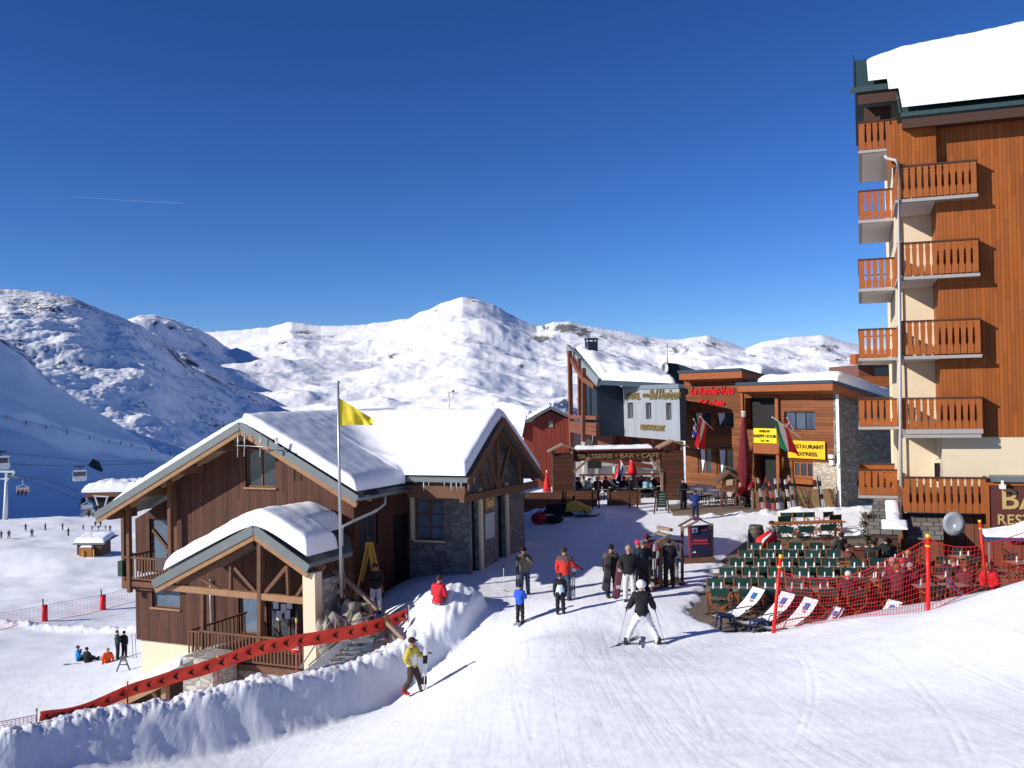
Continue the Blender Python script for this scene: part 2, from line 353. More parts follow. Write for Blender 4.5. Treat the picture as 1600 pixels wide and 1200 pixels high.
def H(x, y):
    x = np.asarray(x, float); y = np.asarray(y, float)
    z = tps(x, y)
    # shovelled bank beside the piste
    bz = np.full(x.shape, -1e9); cr = np.zeros(x.shape)
    for (ax, ay, az, aw), (bx, by, bz_, bw) in zip(BANK[:-1], BANK[1:]):
        ex, ey = bx-ax, by-ay; t = np.clip(((x-ax)*ex+(y-ay)*ey)/(ex*ex+ey*ey), 0, 1)
        qx = x-ax-t*ex; qy = y-ay-t*ey; d = np.hypot(qx, qy); near = (qx*.65-qy*.76) > 0
        wv = aw+(bw-aw)*t; cz = az+(bz_-az)*t
        dd = np.maximum(0, d-wv); k = np.where(near, np.interp(y, [26, 28.6, 30.3], [.75, 1.0, 2.4]), .9)
        nb = cz-k*dd-.25*np.minimum(d, wv)**2; cr = np.where(nb > bz, np.exp(-dd/.45), cr); bz = np.maximum(bz, nb)
    lump = fbm(x*.8, y*.8, 3, 5)*.16*(.35+.65*cr)+fbm(x*3.4, y*3.4, 4, 8, gain=.65)*.17*cr**4+fbm(x*.7, y*.7, 3, 6)*.08
    wgt = sstep(-1.5, .3, bz-z)
    m = np.maximum(z, bz+lump*.9); k = .25
    h = np.clip(.5+.5*(bz+lump*.9-z)/k, 0, 1); z = z*(1-h)+(bz+lump*.9)*h + k*h*(1-h)*.5
    z = z+wgt*.02*fbm(x*3, y*3, 3, 3)
    # heap before the porch, cleared snow by the cafe and terrace edge, mound of the left field
    for cx, cy, top, r, am in ((-7.9,29.8,-8.35,1.0,.2),(-2.8,33.3,-6.55,1.45,.10),(-1.6,43.8,-6.0,1.6,.2),(1.2,52.5,-6.1,1.6,.2),(4.3,52.5,-6.1,1.5,.25),(-9.3,36.5,-8.2,1.2,.1)):
        d = np.hypot(x-cx, y-cy); hh = np.maximum(top-Hb(cx, cy), .1); z = z+hh*np.exp(-(d/r)**2*1.2)*(1+am*2*fbm(x*1.8, y*1.8, 4, 11))
    # snow swell (large) on the left field
    far = sstep(45, 70, y)*sstep(2, -12, x)
    z = z+far*(fbm(x*.035, y*.035, 4, 21)*1.1*sstep(50, 110, y)+fbm(x*.15, y*.15, 3, 22)*.28)
    d = np.hypot((x+66)/22, (y-128)/10); z = z+far*2.6*np.exp(-d*d*1.3)
    # ploughed edge line of the left slope
    e = np.abs(y-(72-.42*(x+30))); z = z+sstep(-12, -20, x)*sstep(50, 58, y)*np.exp(-(e/.8)**2)*(.35+.35*fbm(x*1.2, y*1.2, 3, 2))
    # walked and skied surface
    near = sstep(70, 45, y)
    z = z+near*(fbm(x*.5, y*.5, 3, 31)*.05+fbm(x*4.3, y*4.3, 3, 32)*.010)
    # nothing lies inside the porch and the chalet
    lu = (x+5.65)*.913-(y-35.2)*.407; lv = (x+5.65)*.407+(y-35.2)*.913
    z = np.where((lu > -10.4) & (lu < .35) & (lv > -3.3) & (lv < 9) & ((lu < -.1) | (lv < .1)), np.minimum(z, -9.3), z)
    # ski and boot tracks
    for (x0, y0, x1, y1, bend_, dep) in TRK:
        m = (y > min(y0, y1)-.5) & (y < max(y0, y1)+.5)
        if not m.any(): continue
        q = (y[m]-y0)/(y1-y0); cx = x0+(x1-x0)*q+bend_*np.sin(q*np.pi); w_ = np.abs(x[m]-cx)
        fd = sstep(0, .15, q)*sstep(1, .8, q)*(.4+.6*sstep(-.2, .2, vnoise(y[m]*.9, x[m]*0+bend_*9)))
        for g in (.0, .16+.05*bend_*(q-.5)): z[m] -= dep*.17*fd*np.exp(-((x[m]-cx-g)/.035)**2)
    if near.any():
        pit = fbm(x*5.5, y*3.2, 3, 77); z = z-near*.03*sstep(.32, .6, pit)*sstep(20, 30, y)
    # edge of cleared snow in front of the cafe
    for (ax, ay), (bx, by) in (((10.5,51.6),(13.5,51.8)),((13.5,51.8),(18.2,52.4))):
        ex, ey = bx-ax, by-ay; t = np.clip(((x-ax)*ex+(y-ay)*ey)/(ex*ex+ey*ey), 0, 1); d = np.hypot(x-ax-t*ex, y-ay-t*ey)
        z = z+np.exp(-(d/.5)**2)*(.14+.4*fbm(x*.9, y*.9, 3, 41))
    # terrace cut
    d = polydist(x, y, TERR)+fbm(x*.8, y*.8, 4, 51)*.8-.05
    z = np.where(d < 3, np.maximum(z, z*sstep(.4, 3, d)+(TZ+.09)*(1-sstep(.4, 3, d))*1.0+0), z)
    z = z*sstep(0, .55, d)+(TZ-.06)*(1-sstep(0, .55, d))
    return z
def Hs(x, y): return float(H(np.array([x]), np.array([y]))[0])
_raycache = {}
def onground(px, py, ymin=9, ymax=280):
    """where the sight line through (px, py) meets the snow"""
    Ys = np.exp(np.linspace(math.log(ymin), math.log(ymax), 900)); d = ray(px, py)
    X = d.x/d.y*Ys; Zr = d.z/d.y*Ys; g = H(X, Ys); below = np.nonzero(Zr < g)[0]
    if len(below) == 0: i = len(Ys)-1
    else: i = below[0]
    return Vector((X[i], Ys[i], g[i]))
SNOW = snowmat('piste_snow', track=True, dirt=.22)
na, ny = 1180, 700
a = np.linspace(-.86, .98, na)[None, :]; Yv = np.exp(np.linspace(math.log(6.0), math.log(290), ny))[:, None]
GX = a*Yv; GY = Yv+0*a; GZ = H(GX, GY)
gridmesh('snow_ground', GX, GY, GZ, SNOW, kind='structure')
b = MB(); 
b.add([(-40,-60,-9),(50,-60,-1.0),(50,5.99,-2),(-40,5.99,-9)], [(0,1,2,3)]); 
b.build('snow_slope', SNOW, kind='structure')
# ------------------------------------------------------------------ hills and mountains
def profile(pts, px):
    p = np.array(pts, float); return np.interp(px, p[:, 0], p[:, 1])
def elev(px, py):           # tangent of the elevation of a sight line, per metre of Y
    d0 = np.array(CAMR.col[0]), np.array(CAMR.col[1]), np.array(CAMR.col[2])
    d = ((px-800)/FPX)[..., None]*d0[0]-((py-600)/FPX)[..., None]*d0[1]-d0[2]
    return d[..., 2]/d[..., 1], d[..., 0]/d[..., 1]
def smooth1(y, k):
    ker = np.hanning(k+2)[1:-1]; ker /= ker.sum(); yp = np.pad(y, k//2, mode='edge'); return np.convolve(yp, ker, mode='valid')[:len(y)]
def hill(name, sil, Rf, Ff, Zf, a0, a1, na, ny, shape, noisef, rockf, mat, back=.35, sm=9, path=None, jag=2.6):
    px = 800+FPX*np.linspace(a0, a1, na); py = smooth1(profile(sil, px), sm); pyj = py+fbm(px/26, px*0+3.3, 4, 7, gain=.6)*jag; pys = smooth1(profile(sil, px), 101)
    te, aa = elev(px, py); tes, _ = elev(px, pys); Rr = Rf(aa); F = Ff(aa)
    ridge = te*Rr; rsm = tes*Rr; jg = elev(px, pyj)[0]*Rr-ridge
    t = np.concatenate([np.linspace(0, 1, ny), 1+np.linspace(.01, back, ny//8)])[:, None]
    Y = F*(Rr/F)**np.minimum(t, 1)*np.where(t > 1, 1+(t-1)*.5, 1); X = aa*Y
    tt = np.clip((Y-F)/(Rr-F), 0, 1)
    z = Zf+(rsm-Zf)*shape(tt, aa[None, :]+0*Y)+(ridge-rsm)*tt**5+jg*tt**30
    z = z-np.maximum(0, t-1)*Rr*.35
    nz = noisef(X, Y, tt); z = z+nz*np.clip((1-tt)*6, .0, 1)*np.clip(tt*8, 0, 1)
    z = z+noisef(X*3, Y*3, tt)*.02*np.clip(tt*8, 0, 1)
    gy, gx = np.gradient(z); st = np.abs(gy)/(np.abs(np.gradient(Y)[0])+1e-6)
    if path is not None:     # a groomed track cut across the slope
        pts = []
        for c in range(0, na, 6):
            if px[c] < path[0][0]-250 or px[c] > path[-1][0]+60: continue
            tb, ab = elev(np.array([px[c]]), np.array([float(np.interp(px[c], [p[0] for p in path], [p[1] for p in path]))+ (0 if px[c] >= path[0][0] else .23*(px[c]-path[0][0]))]))
            k = np.nonzero(z[:, c] < tb[0]*Y[:, c])[0]; k = np.nonzero(z[:ny, c] > tb[0]*Y[:ny, c])[0]
            if len(k): pts.append((X[k[0], c], Y[k[0], c], z[k[0], c]))
        if len(pts) > 2:
            P = np.array(pts); best = np.full(X.shape, 1e9); zb = np.zeros(X.shape)
            for p_, q_ in zip(P[:-1], P[1:]):
                e = q_[:2]-p_[:2]; s_ = np.clip(((X-p_[0])*e[0]+(Y-p_[1])*e[1])/(e@e+1e-9), 0, 1); d = np.hypot(X-p_[0]-s_*e[0], Y-p_[1]-s_*e[1]); m_ = d < best; best = np.where(m_, d, best); zb = np.where(m_, p_[2]+s_*(q_[2]-p_[2]), zb)
            k = sstep(15, 8, best); z = z*(1-k)+(zb)*k
    rk = rockf(X, Y, z, tt, st, px[None, :]+0*Y)
    return gridmesh(name, X, Y, z, mat, attr=np.clip(rk, 0, 1), kind='structure')
MSNOW = snowmat('mountain_snow', col=(.97,.97,.985), rock=True, bscale=.06)
RB = [(850,512,16,7,.22),(885,512,22,8,.30),(912,520,14,10,.28),(845,530,18,6,.24),(950,528,30,7,.18),(680,486,10,5,.26),(808,492,16,4,.25),(475,519,28,4,.26),(330,517,14,3,.2),(505,524,20,4,.2),(610,556,10,6,.25),(440,535,14,4,.18),(400,570,12,5,.2),(470,595,26,5,.18),(430,583,14,4,.2),(1010,535,22,8,.22),(1060,545,30,8,.2),(1115,540,26,8,.22),(1180,556,26,7,.16),(1290,545,30,9,.2),(1310,570,16,16,.22),(1240,560,24,6,.14),(812,572,10,5,.2),(640,546,8,4,.2)]
def blobs(px, ys):
    m = np.zeros(px.shape)
    for x, y, sx, sy, k in RB: m = np.maximum(m, k*1.9*np.exp(-((px-x)/sx)**2-((ys-y)/sy)**2))
    return m
FAR = [(-300,500),(0,500),(150,520),(300,520),(325,518),(360,516),(420,512),(455,502),(500,510),(560,508),(610,502),(640,497),(655,488),(672,483),(690,474),(722,464),(735,467),(745,468),(770,476),(783,482),(795,490),(810,498),(838,510),(852,508),(865,503),(890,502),(905,506),(920,510),(950,515),(1000,523),(1015,528),(1060,530),(1085,527),(1105,524),(1135,534),(1165,545),(1190,535),(1230,528),(1285,523),(1320,533),(1345,540),(1500,545),(1700,530),(1950,520)]
hill('mountain_range', FAR, lambda a: 4600+0*a, lambda a: 620+0*a, -95, -.72, .72, 1300, 420,
     lambda t, a: .62*t**1.15+.38*t**3.2,
     lambda X, Y, t: fbm(X/560, Y/620, 6, 61, gain=.44)*84+ridged(X/400, Y/480, 5, 62)*24-10,
     lambda X, Y, z, t, st, px: sstep(.30, .40, .62*fbm(X/24, Y/85, 5, 63, gain=.75)+.28*fbm(X/420, Y/700, 3, 64)+blobs(px, 617-FPX*z/Y-.02*(px-800)))*.9,
     MSNOW, sm=3, jag=2.2)
PEAK = [(-300,520),(150,530),(180,512),(200,498),(215,494),(240,491),(262,496),(278,501),(290,508),(305,512),(330,524),(352,540),(380,556),(415,585),(470,620),(520,640),(600,665)]
hill('mountain_spur', PEAK, lambda a: np.clip(1150/np.maximum(-a, .05), 2400, 4200), lambda a: 1100+0*a, -85, -.62, -.12, 420, 300,
     lambda t, a: t**1.2,
     lambda X, Y, t: fbm(X/300, Y/380, 5, 71)*55+ridged(X/170, Y/260, 4, 72)*14,
     lambda X, Y, z, t, st, px: sstep(.3, .42, fbm(X/45, Y/150, 4, 73)+.3*fbm(X/300, Y/300, 3, 74)), MSNOW)
MID = [(-400,420),(-100,445),(0,451),(25,453),(45,455),(70,456),(90,460),(120,467),(140,476),(165,487),(200,499),(222,510),(240,522),(258,533),(270,546),(285,562),(300,574),(330,588),(365,603),(400,613),(440,628),(480,646),(520,662),(580,690),(640,715)]
hill('mountain_flank', MID, lambda a: .5*np.clip(640/np.maximum(-a, .05), 900, 3300)+.5*(1450+1300*sstep(-.34, -.14, a)), lambda a: 430+0*a, -75, -.8, -.1, 900, 520,
     lambda t, a: t**1.05,
     lambda X, Y, t: fbm(X/130+Y/700, Y/330-X/500, 6, 82)*24+fbm(X/50, Y/110, 5, 83)*8,
     lambda X, Y, z, t, st, px: sstep(.26, .40, .9*fbm(X/5.5, Y/13, 5, 84, gain=.65)+.75*fbm(X/90, Y/170, 4, 85)+.14*sstep(.75, 1, t)+.16*np.exp(-((px-125)/28)**2)*sstep(.82, .93, t)+.3*np.exp(-((px-275)/22)**2)*sstep(.8, .95, t)), MSNOW, sm=5)
NEARH = [(-2000,100),(-900,230),(-500,300),(-150,430),(-60,490),(0,529),(12,534),(22,542),(38,548),(48,562),(62,580),(75,592),(100,611),(130,630),(170,655),(200,672),(240,690),(270,702),(330,722),(420,745),(520,765)]
def benchshape(t, a):
    b = .40-.0*a; s = t-.085*(sstep(b, b+.03, t)-sstep(b+.03, b+.16, t)*1.0)
    px = 800+FPX*a; c = .33+.0*px
    return t**.95 - .05*np.exp(-((t-c)/.03)**2)*0 + .030*np.tanh((t-(.36-.12*(px/270)))/.012)*np.exp(-((t-(.36-.12*(px/270)))/.06)**2)
hill('piste_hillside', NEARH, lambda a: np.clip(300/np.maximum(-a, .05), 180, 1100), lambda a: np.minimum(262, .62*np.clip(300/np.maximum(-a, .05), 180, 1100)), -31, -1.7, -.13, 900, 320, benchshape,
     lambda X, Y, t: fbm(X/50, Y/110, 4, 91)*3.5+fbm(X/14, Y/30, 4, 92)*.6,
     lambda X, Y, z, t, st, px: np.maximum(sstep(.5, .62, fbm(X/4.5, Y/13, 4, 93)+.12*sstep(.55, .8, t)), sstep(.05, .2, fbm(X/6, Y/16, 4, 95)+.1-1.2*sstep(80, 95, px)-1.2*sstep(.955, .90, t))), MSNOW, sm=5, path=[(0,652),(70,671),(140,690),(205,703),(270,717)])

# ================================================================== building helpers
def wall(mb, P, a0, a1, zb, ztop, holes=(), mi=0, mrev=0, depth=.2):
    """wall sheet with rectangular openings; P(a, d, z) -> point; ztop: number or function of a with its break points"""
    tf = ztop if callable(ztop) else (lambda a: ztop)
    br = set([a0, a1]+[h[0] for h in holes]+[h[1] for h in holes]+[b for b in getattr(tf, 'br', []) if a0 < b < a1]); br = sorted(br)
    for p, q in zip(br[:-1], br[1:]):
        hs = sorted([h for h in holes if h[0] <= p+1e-6 and h[1] >= q-1e-6], key=lambda h: h[2]); z = zb
        for h in hs:
            if h[2] > z+1e-6: mb.add([P(p,0,z), P(q,0,z), P(q,0,h[2]), P(p,0,h[2])], [(0,1,2,3)], mi)
            z = h[3]
        mb.add([P(p,0,z), P(q,0,z), P(q,0,tf(q)), P(p,0,tf(p))], [(0,1,2,3)], mi)
    for (p, q, z0, z1) in [h[:4] for h in holes]:
        for A, B in (((p,z0),(q,z0)), ((q,z0),(q,z1)), ((q,z1),(p,z1)), ((p,z1),(p,z0))):
            mb.add([P(A[0],0,A[1]), P(B[0],0,B[1]), P(B[0],depth,B[1]), P(A[0],depth,A[1])], [(0,1,2,3)], mrev)
def PV(v): return lambda a, d, z: (a, v+d, z)
def PU(u): return lambda a, d, z: (u-d, a, z)          # face looking towards +u
def PUn(u): return lambda a, d, z: (u+d, a, z)         # face looking towards -u
def window(parent, P, h, matf, matg, nx=2, nz=1, t=.06, depth=.14, name='window', sill=None):
    a0, a1, z0, z1 = h[:4]; mb = MB()
    def bx(p, q, r, s, d0, d1):
        c = [P(p,d0,r), P(q,d0,r), P(q,d1,r), P(p,d1,r), P(p,d0,s), P(q,d0,s), P(q,d1,s), P(p,d1,s)]
        mb.add(c, [(0,3,2,1),(4,5,6,7),(0,1,5,4),(1,2,6,5),(2,3,7,6),(3,0,4,7)])
    d0 = depth-.05; d1 = depth+.02; e = .003
    bx(a0+e, a1-e, z0+e, z0+t, d0, d1); bx(a0+e, a1-e, z1-t, z1-e, d0, d1); bx(a0+e, a0+t, z0+t, z1-t, d0, d1); bx(a1-t, a1-e, z0+t, z1-t, d0, d1)
    for k in range(1, nx): x = a0+(a1-a0)*k/nx; bx(x-t*.4, x+t*.4, z0+t, z1-t, d0+.005, d1)
    for k in range(1, nz): z = z0+(z1-z0)*k/nz; bx(a0+t, a1-t, z-t*.35, z+t*.35, d0+.01, d1)
    f = mb.build(name, matf, parent)
    g = MB(); g.add([P(a0,depth,z0), P(a1,depth,z0), P(a1,depth,z1), P(a0,depth,z1)], [(0,1,2,3)]); g.build('pane', matg, f)
    if sill is not None:
        mb = MB(); bx(a0-.06, a1+.06, z0-.07, z0-.003, -.08, depth-.06); mb.build('sill', sill, f)
    return f
def roofsnow(name, parent, rects, zf, thick, rad, mat, step=.16, seed=0, lump=.08, **kw):
    """lying snow over the rectangles (u0,u1,v0,v1); each edge rounded off over rad metres"""
    us = set(); vs = set()
    for r in rects: us |= {r[0], r[1]}; vs |= {r[2], r[3]}
    def lines(s):
        s = sorted(s); o = []
        for a, b in zip(s[:-1], s[1:]):
            n = max(1, int(math.ceil((b-a)/step))); o += [a+(b-a)*k/n for k in range(n)]
        o.append(s[-1])
        e = []
        for a in o: e.append(a)
        for a in s: e += [a+.03, a-.03, a+.08, a-.08]
        return np.array(sorted(x for x in set(e) if s[0] <= x <= s[-1]))
    U, V = np.meshgrid(lines(us), lines(vs)); D = np.full(U.shape, -1.0)
    for r in rects:
        rr = r[4] if len(r) > 4 else (1, 1, 1, 1)    # softness of each side: 0 = the snow goes on
        d = np.minimum.reduce([np.where(rr[0] == 0, 9, (U-r[0])/max(rr[0], 1e-6)), np.where(rr[1] == 0, 9, (r[1]-U)/max(rr[1], 1e-6)), np.where(rr[2] == 0, 9, (V-r[2])/max(rr[2], 1e-6)), np.where(rr[3] == 0, 9, (r[3]-V)/max(rr[3], 1e-6))])
        ins = (U >= r[0]-1e-6) & (U <= r[1]+1e-6) & (V >= r[2]-1e-6) & (V <= r[3]+1e-6); D = np.where(ins, np.maximum(D, d), D)
    t = thick(U, V) if callable(thick) else thick
    wob = 1+lump*3*fbm(U*.5+seed, V*.5, 4, seed+5)
    q = np.clip(D/rad, 0, 1); prof = np.sqrt(np.clip(1-(1-q)**2.6, 0, 1))
    Z = zf(U, V)+.01+t*prof*wob+lump*fbm(U*2.2, V*2.2+seed, 3, seed)*prof
    n, m = U.shape; idx = np.arange(n*m).reshape(n, m); ok = D >= -1e-6
    g = ok[:-1, :-1] & ok[:-1, 1:] & ok[1:, 1:] & ok[1:, :-1]
    fs = np.stack([idx[:-1, :-1], idx[:-1, 1:], idx[1:, 1:], idx[1:, :-1]], -1)[g]
    mb = MB(); mb.v = [tuple(map(float, p)) for p in np.stack([U, V, Z], -1).reshape(-1, 3)]; mb.f = [tuple(map(int, f)) for f in fs]; mb.m = [0]*len(mb.f); mb.sm = [True]*len(mb.f)
    used = set(i for f in mb.f for i in f); mp = {}; nv = []
    for i in sorted(used): mp[i] = len(nv); nv.append(mb.v[i])
    mb.v = nv; mb.f = [tuple(mp[i] for i in f) for f in mb.f]
    return mb.build(name, mat, parent, **kw)
def slab(mb, pts, th, mi=0):
    """roof plate: quad of 3D points, pushed down"""
    return mb.prism(pts, (0, 0, -th), mi)
RSNOW = snowmat('roof_snow', fine=.8)
M_dkwood = planks('dark_stained_boards', (.072, .028, .016), .13, 'v', var=.6)
M_beam = plain('stained_beam', (.135, .062, .034), .7, scale=3, var=.35)
M_barge = plain('bargeboard_wood', (.30, .165, .085), .7, scale=4, var=.3)
M_metal = plain('grey_roof_metal', (.17, .19, .19), .45, .3, scale=2, var=.15)
M_galv = plain('galvanised_steel', (.42, .44, .45), .4, .6)
M_cream = plain('cream_render', (.68, .57, .40), .85, scale=2, var=.07)
M_stone = stone('grey_stone_wall', (.17, .165, .155), (.11, .105, .10), 2.6, var=.5)
M_stone2 = stone('pale_stone_wall', (.36, .33, .29), (.25, .23, .2), 3.2, var=.45)
M_glass = glassmat('window_glass', (.035, .045, .06))
M_paleglass = glassmat('sky_tinted_glass', (.10, .14, .19), .05)  # sky reflection painted into the panes as a paler blue base colour
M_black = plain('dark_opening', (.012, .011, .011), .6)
M_fr = plain('window_frame_wood', (.16, .07, .035), .6)
M_brn0 = plain('dark_brown_boards', (.09,.04,.025), .7)  # one even dark brown for the boards at the back of the lean-to
M_white = plain('white_paint', (.75, .75, .73), .5)
# ================================================================== timber chalet on the left
p0 = at(553, 800, 35.2); FC = Frame(p0.x, p0.y, .913, -.407)
ch = bthing('timber_chalet', 'dark timber chalet with snowy roofs, gabled porch and stone wing behind the yellow flag', 'chalet', FC)
def rz(u): return np.where(u < -4, -.81-.49*(-4-u), -.81-.515*(u+4))         # main roof, upper face
def rzf(u): return float(rz(np.array(u)))
def wz(v): return np.where(v < 5.28, -.84-.68*(5.28-v), -.84-.66*(v-5.28))   # wing roof, upper face
ul = FC.onv(213, 1000, 0)[0]; ub = FC.onv(276, 800, 0)[0]
wtop = lambda a: rzf(a)-.30
wtop.br = [-4.0]
# openings of the front, measured on the photograph
def rect(fr, plane, c, px0, py0, px1, py1):
    f = fr.onv if plane == 'v' else fr.onu
    a0, z1 = f(px0, py0, c); a1, z0 = f(px1, py1, c); a0b, z1b = f(px0, (py0+py1)/2, c)
    return (min(a0, a1), max(a0, a1), min(z0, z1), max(z0, z1))
hw = rect(FC, 'v', 0, 383, 702, 431, 762); hl = rect(FC, 'v', 0, 237, 906, 281, 952); hp = rect(FC, 'v', 0, 372, 930, 407, 1010); hn = rect(FC, 'v', 0, 416, 936, 466, 1005)
b = MB()
wall(b, PV(0), ub, 0, -7.05, wtop, [hw], 0, 1)
wall(b, PV(.004), ul, .0, -9.45, -7.05, [hl, (hp[0], hp[1], -8.8, min(hp[3], -7.2)), (hn[0], hn[1], hn[2], min(hn[3], -7.2))], 0, 1)
b.add([(ul,0,-9.45),(ul,9,-9.45),(ul,9,-7.05),(ul,0,-7.05)], [(3,2,1,0)])
b.add([(ub,0,-7.05),(ub,1.4,-7.05),(ub,1.4,wtop(ub)),(ub,0,wtop(ub))], [(3,2,1,0)])
ubl = FC.onv(211, 800, 1.4)[0]; wt2 = lambda a: rzf(a)-.28
hd = rect(FC, 'v', 1.4, 233, 810, 264, 880); hd = (hd[0], min(hd[1], ub-.05), -7.0, hd[3])
wall(b, PV(1.4), ubl, ub, -7.05, wt2, [hd], 0, 1)
b.add([(ubl,1.4,-7.05),(ubl,9,-7.05),(ubl,9,wt2(ubl)),(ubl,1.4,wt2(ubl))], [(3,2,1,0)])
hs1 = rect(FC, 'u', 0, 563, 808, 591, 850); hs2 = rect(FC, 'u', 0, 614, 806, 640, 890); hs2 = (hs2[0], 3.80, -7.3, hs2[3])
st = lambda a: rzf(0)-.25
wall(b, PU(0), 0, 3.87, -7.6, st, [hs1, hs2], 0, 1)
b.build('wall', [M_dkwood, M_black], ch)
window(ch, PV(0), hw, M_fr, M_glass, 2, 1, sill=M_barge)
window(ch, PV(.004), hl, M_fr, M_paleglass, 1, 1, sill=M_barge)
window(ch, PV(.004), (hp[0], hp[1], -8.8, min(hp[3], -7.2)), M_fr, M_paleglass, 1, 1)
window(ch, PV(.004), (hn[0], hn[1], hn[2], min(hn[3], -7.2)), M_fr, M_glass, 3, 1)
window(ch, PV(1.4), hd, M_fr, M_paleglass, 1, 1, name='balcony_door')
window(ch, PU(0), hs1, M_fr, M_glass, 2, 1)
window(ch, PU(0), hs2, M_black, M_black, 1, 1, name='side_door')
b = MB(); ucr = FC.onv(461, 960, 0)[0]
b.box(ul+.12, -5.6, .12, 8.9, -11.6, -9.453); b.build('base_wall', M_cream, ch)
b = MB(); b.box(-5.4, -.12, .1, 8.9, -10.5, -9.453); b.box(-.4, -.05, .1, 3.8, -9.4, -7.603); b.build('foundation', M_stone, ch)
# main roof plates and edges
e = .5
b = MB()
slab(b, [(-11.1,-1.2,rzf(-11.1)),(-4,-1.2,-.81),(-4,9.6,-.81),(-11.1,9.6,rzf(-11.1))], .16)
slab(b, [(-3.998,-1.2,-.812),(.9,-1.2,rzf(.9)),(.9,9.6,rzf(.9)),(-3.998,9.6,-.812)], .16)
slab(b, [(-3.5,2.1,float(wz(np.array(2.1)))),(3.5,2.1,float(wz(np.array(2.1)))),(3.5,5.28,-.84),(-3.5,5.28,-.84)], .15)
slab(b, [(-3.5,5.282,-.842),(3.5,5.282,-.842),(3.5,9.27,float(wz(np.array(9.27)))),(-3.5,9.27,float(wz(np.array(9.27))))], .15)
b.build('roof', M_metal, ch)
b = MB(); b.prism([(-9,9.7,-3.2),(-4.6,9.7,-1.15),(-.45,9.7,-3.0),(-.45,9.7,-9),(-9,9.7,-11)], (0,6.3,0)); b.build('rear_shadow_block', M_metal, ch)  # unseen block added behind the wing to cast shade across the plaza
b = MB()
for (ua, ub_) in ((-11.15, -4), (-4, .95)):
    b.beam((ua,-1.23,rzf(ua)-.10), (ub_,-1.23,rzf(ub_)-.10), .06, .27)
b.build('roof_edge', M_metal, ch)
b = MB()
for (ua, ub_) in ((-11.1, -4), (-4, .9)):
    b.beam((ua,-1.19,rzf(ua)-.33), (ub_,-1.19,rzf(ub_)-.33), .07, .19)
    b.beam((ua,-.3,rzf(ua)-.24), (ub_,-.3,rzf(ub_)-.24), .14, .14)
b.build('bargeboard', M_barge, ch)
for u in (-10.6, -8.7, -6.9, -5.1, -4, -1.9, .35):
    b = MB(); b.box(u-.13, u+.13, -1.1, .3, rzf(u)-.52, rzf(u)-.2); b.build('purlin', M_beam, ch, bevel=.02)
def zmain(U, V):
    a = np.sqrt((U+4)**2+.12); return np.where(U < -4, -.81-.49*(a-.2), -.81-.515*(a-.2))
def zwing(U, V):
    a = np.sqrt((V-5.28)**2+.12); return np.where(V < 5.28, -.84-.68*(a-.2), -.84-.66*(a-.2))
def zall(U, V):
    A = zmain(U, V); B = np.where(V >= 2.1, zwing(U, V), -99); B = np.where(U > -4, B, -99); k = .55
    m = np.maximum(A, B); h = np.clip(.5+.5*(B-A)/k, 0, 1); m2 = A*(1-h)+B*h+k*h*(1-h)
    return np.where(U > .92, zwing(U, V), np.where(B > -50, m2, A))
def tmain(U, V):
    t = .40+0*U; t = t*sstep(-10.9, -9.2, U)
    t = t+.02*sstep(0, 3.5, U)+.10*np.exp(-((U-.2)/1.2)**2)*(V > 2)
    return np.where(U < -4, t*(.55+.45*sstep(-1.1, 2.5, V)), t)
roofsnow('roof_snow', ch, [(-10.4,.86,-1.12,9.5,(1.6,.8,.35,1)), (-3,3.44,2.06,9.2,(0,.45,.5,.8)), (-3.9,.88,2.3,9.0,(0,0,0,0))], zall, tmain, .5, RSNOW, step=.15, seed=3, lump=.045)
# icicles and gutter
rnd = random.Random(4); M_ice = plain('ice', (.75,.82,.88), .1)
for k in range(16):
    b = MB()
    u = 1.2+rnd.random()*2.2; v = 2.13; z = float(wz(np.array(2.1)))-.02; L = .12+.45*rnd.random()**2; b.tube([(u,v,z),(u,v,z-L*.6),(u,v,z-L)], [.022,.012,.002], 5); b.build('icicle', M_ice, ch)
for k in range(10):
    b = MB(); v = 2.2+rnd.random()*.6; z = float(wz(np.array(v)))-.05; L = .2+.5*rnd.random(); b.tube([(3.46,v,z),(3.46,v,z-L)], [.02,.002], 5); b.build('icicle', M_ice, ch)
b = MB(); gz = rzf(.9)-.12; b.tube([(.98,-1.25,gz),(.98,2.3,gz-.02)], .075, 8); b.build('gutter', M_metal, ch)
b = MB()
q = [(.98,.55,gz-.05),(.98,.5,gz-.35),(.75,.2,gz-.6),(.35,-.55,gz-.85),(.14,-.9,gz-1.0),(.12,-.95,gz-1.15),(.12,-.95,-6.2)]
b.tube(q, .05, 8); b.build('downpipe', M_galv, ch)
b = MB()   # gutter end of the valley: ragged snow guards
for k in range(3): b.tube([(.95,-.9+k*.35,gz+.12),(.95,-.75+k*.35,gz+.2),(.95,-.6+k*.35,gz+.1)], .035, 6)
b.build('snow_guard', M_black, ch)
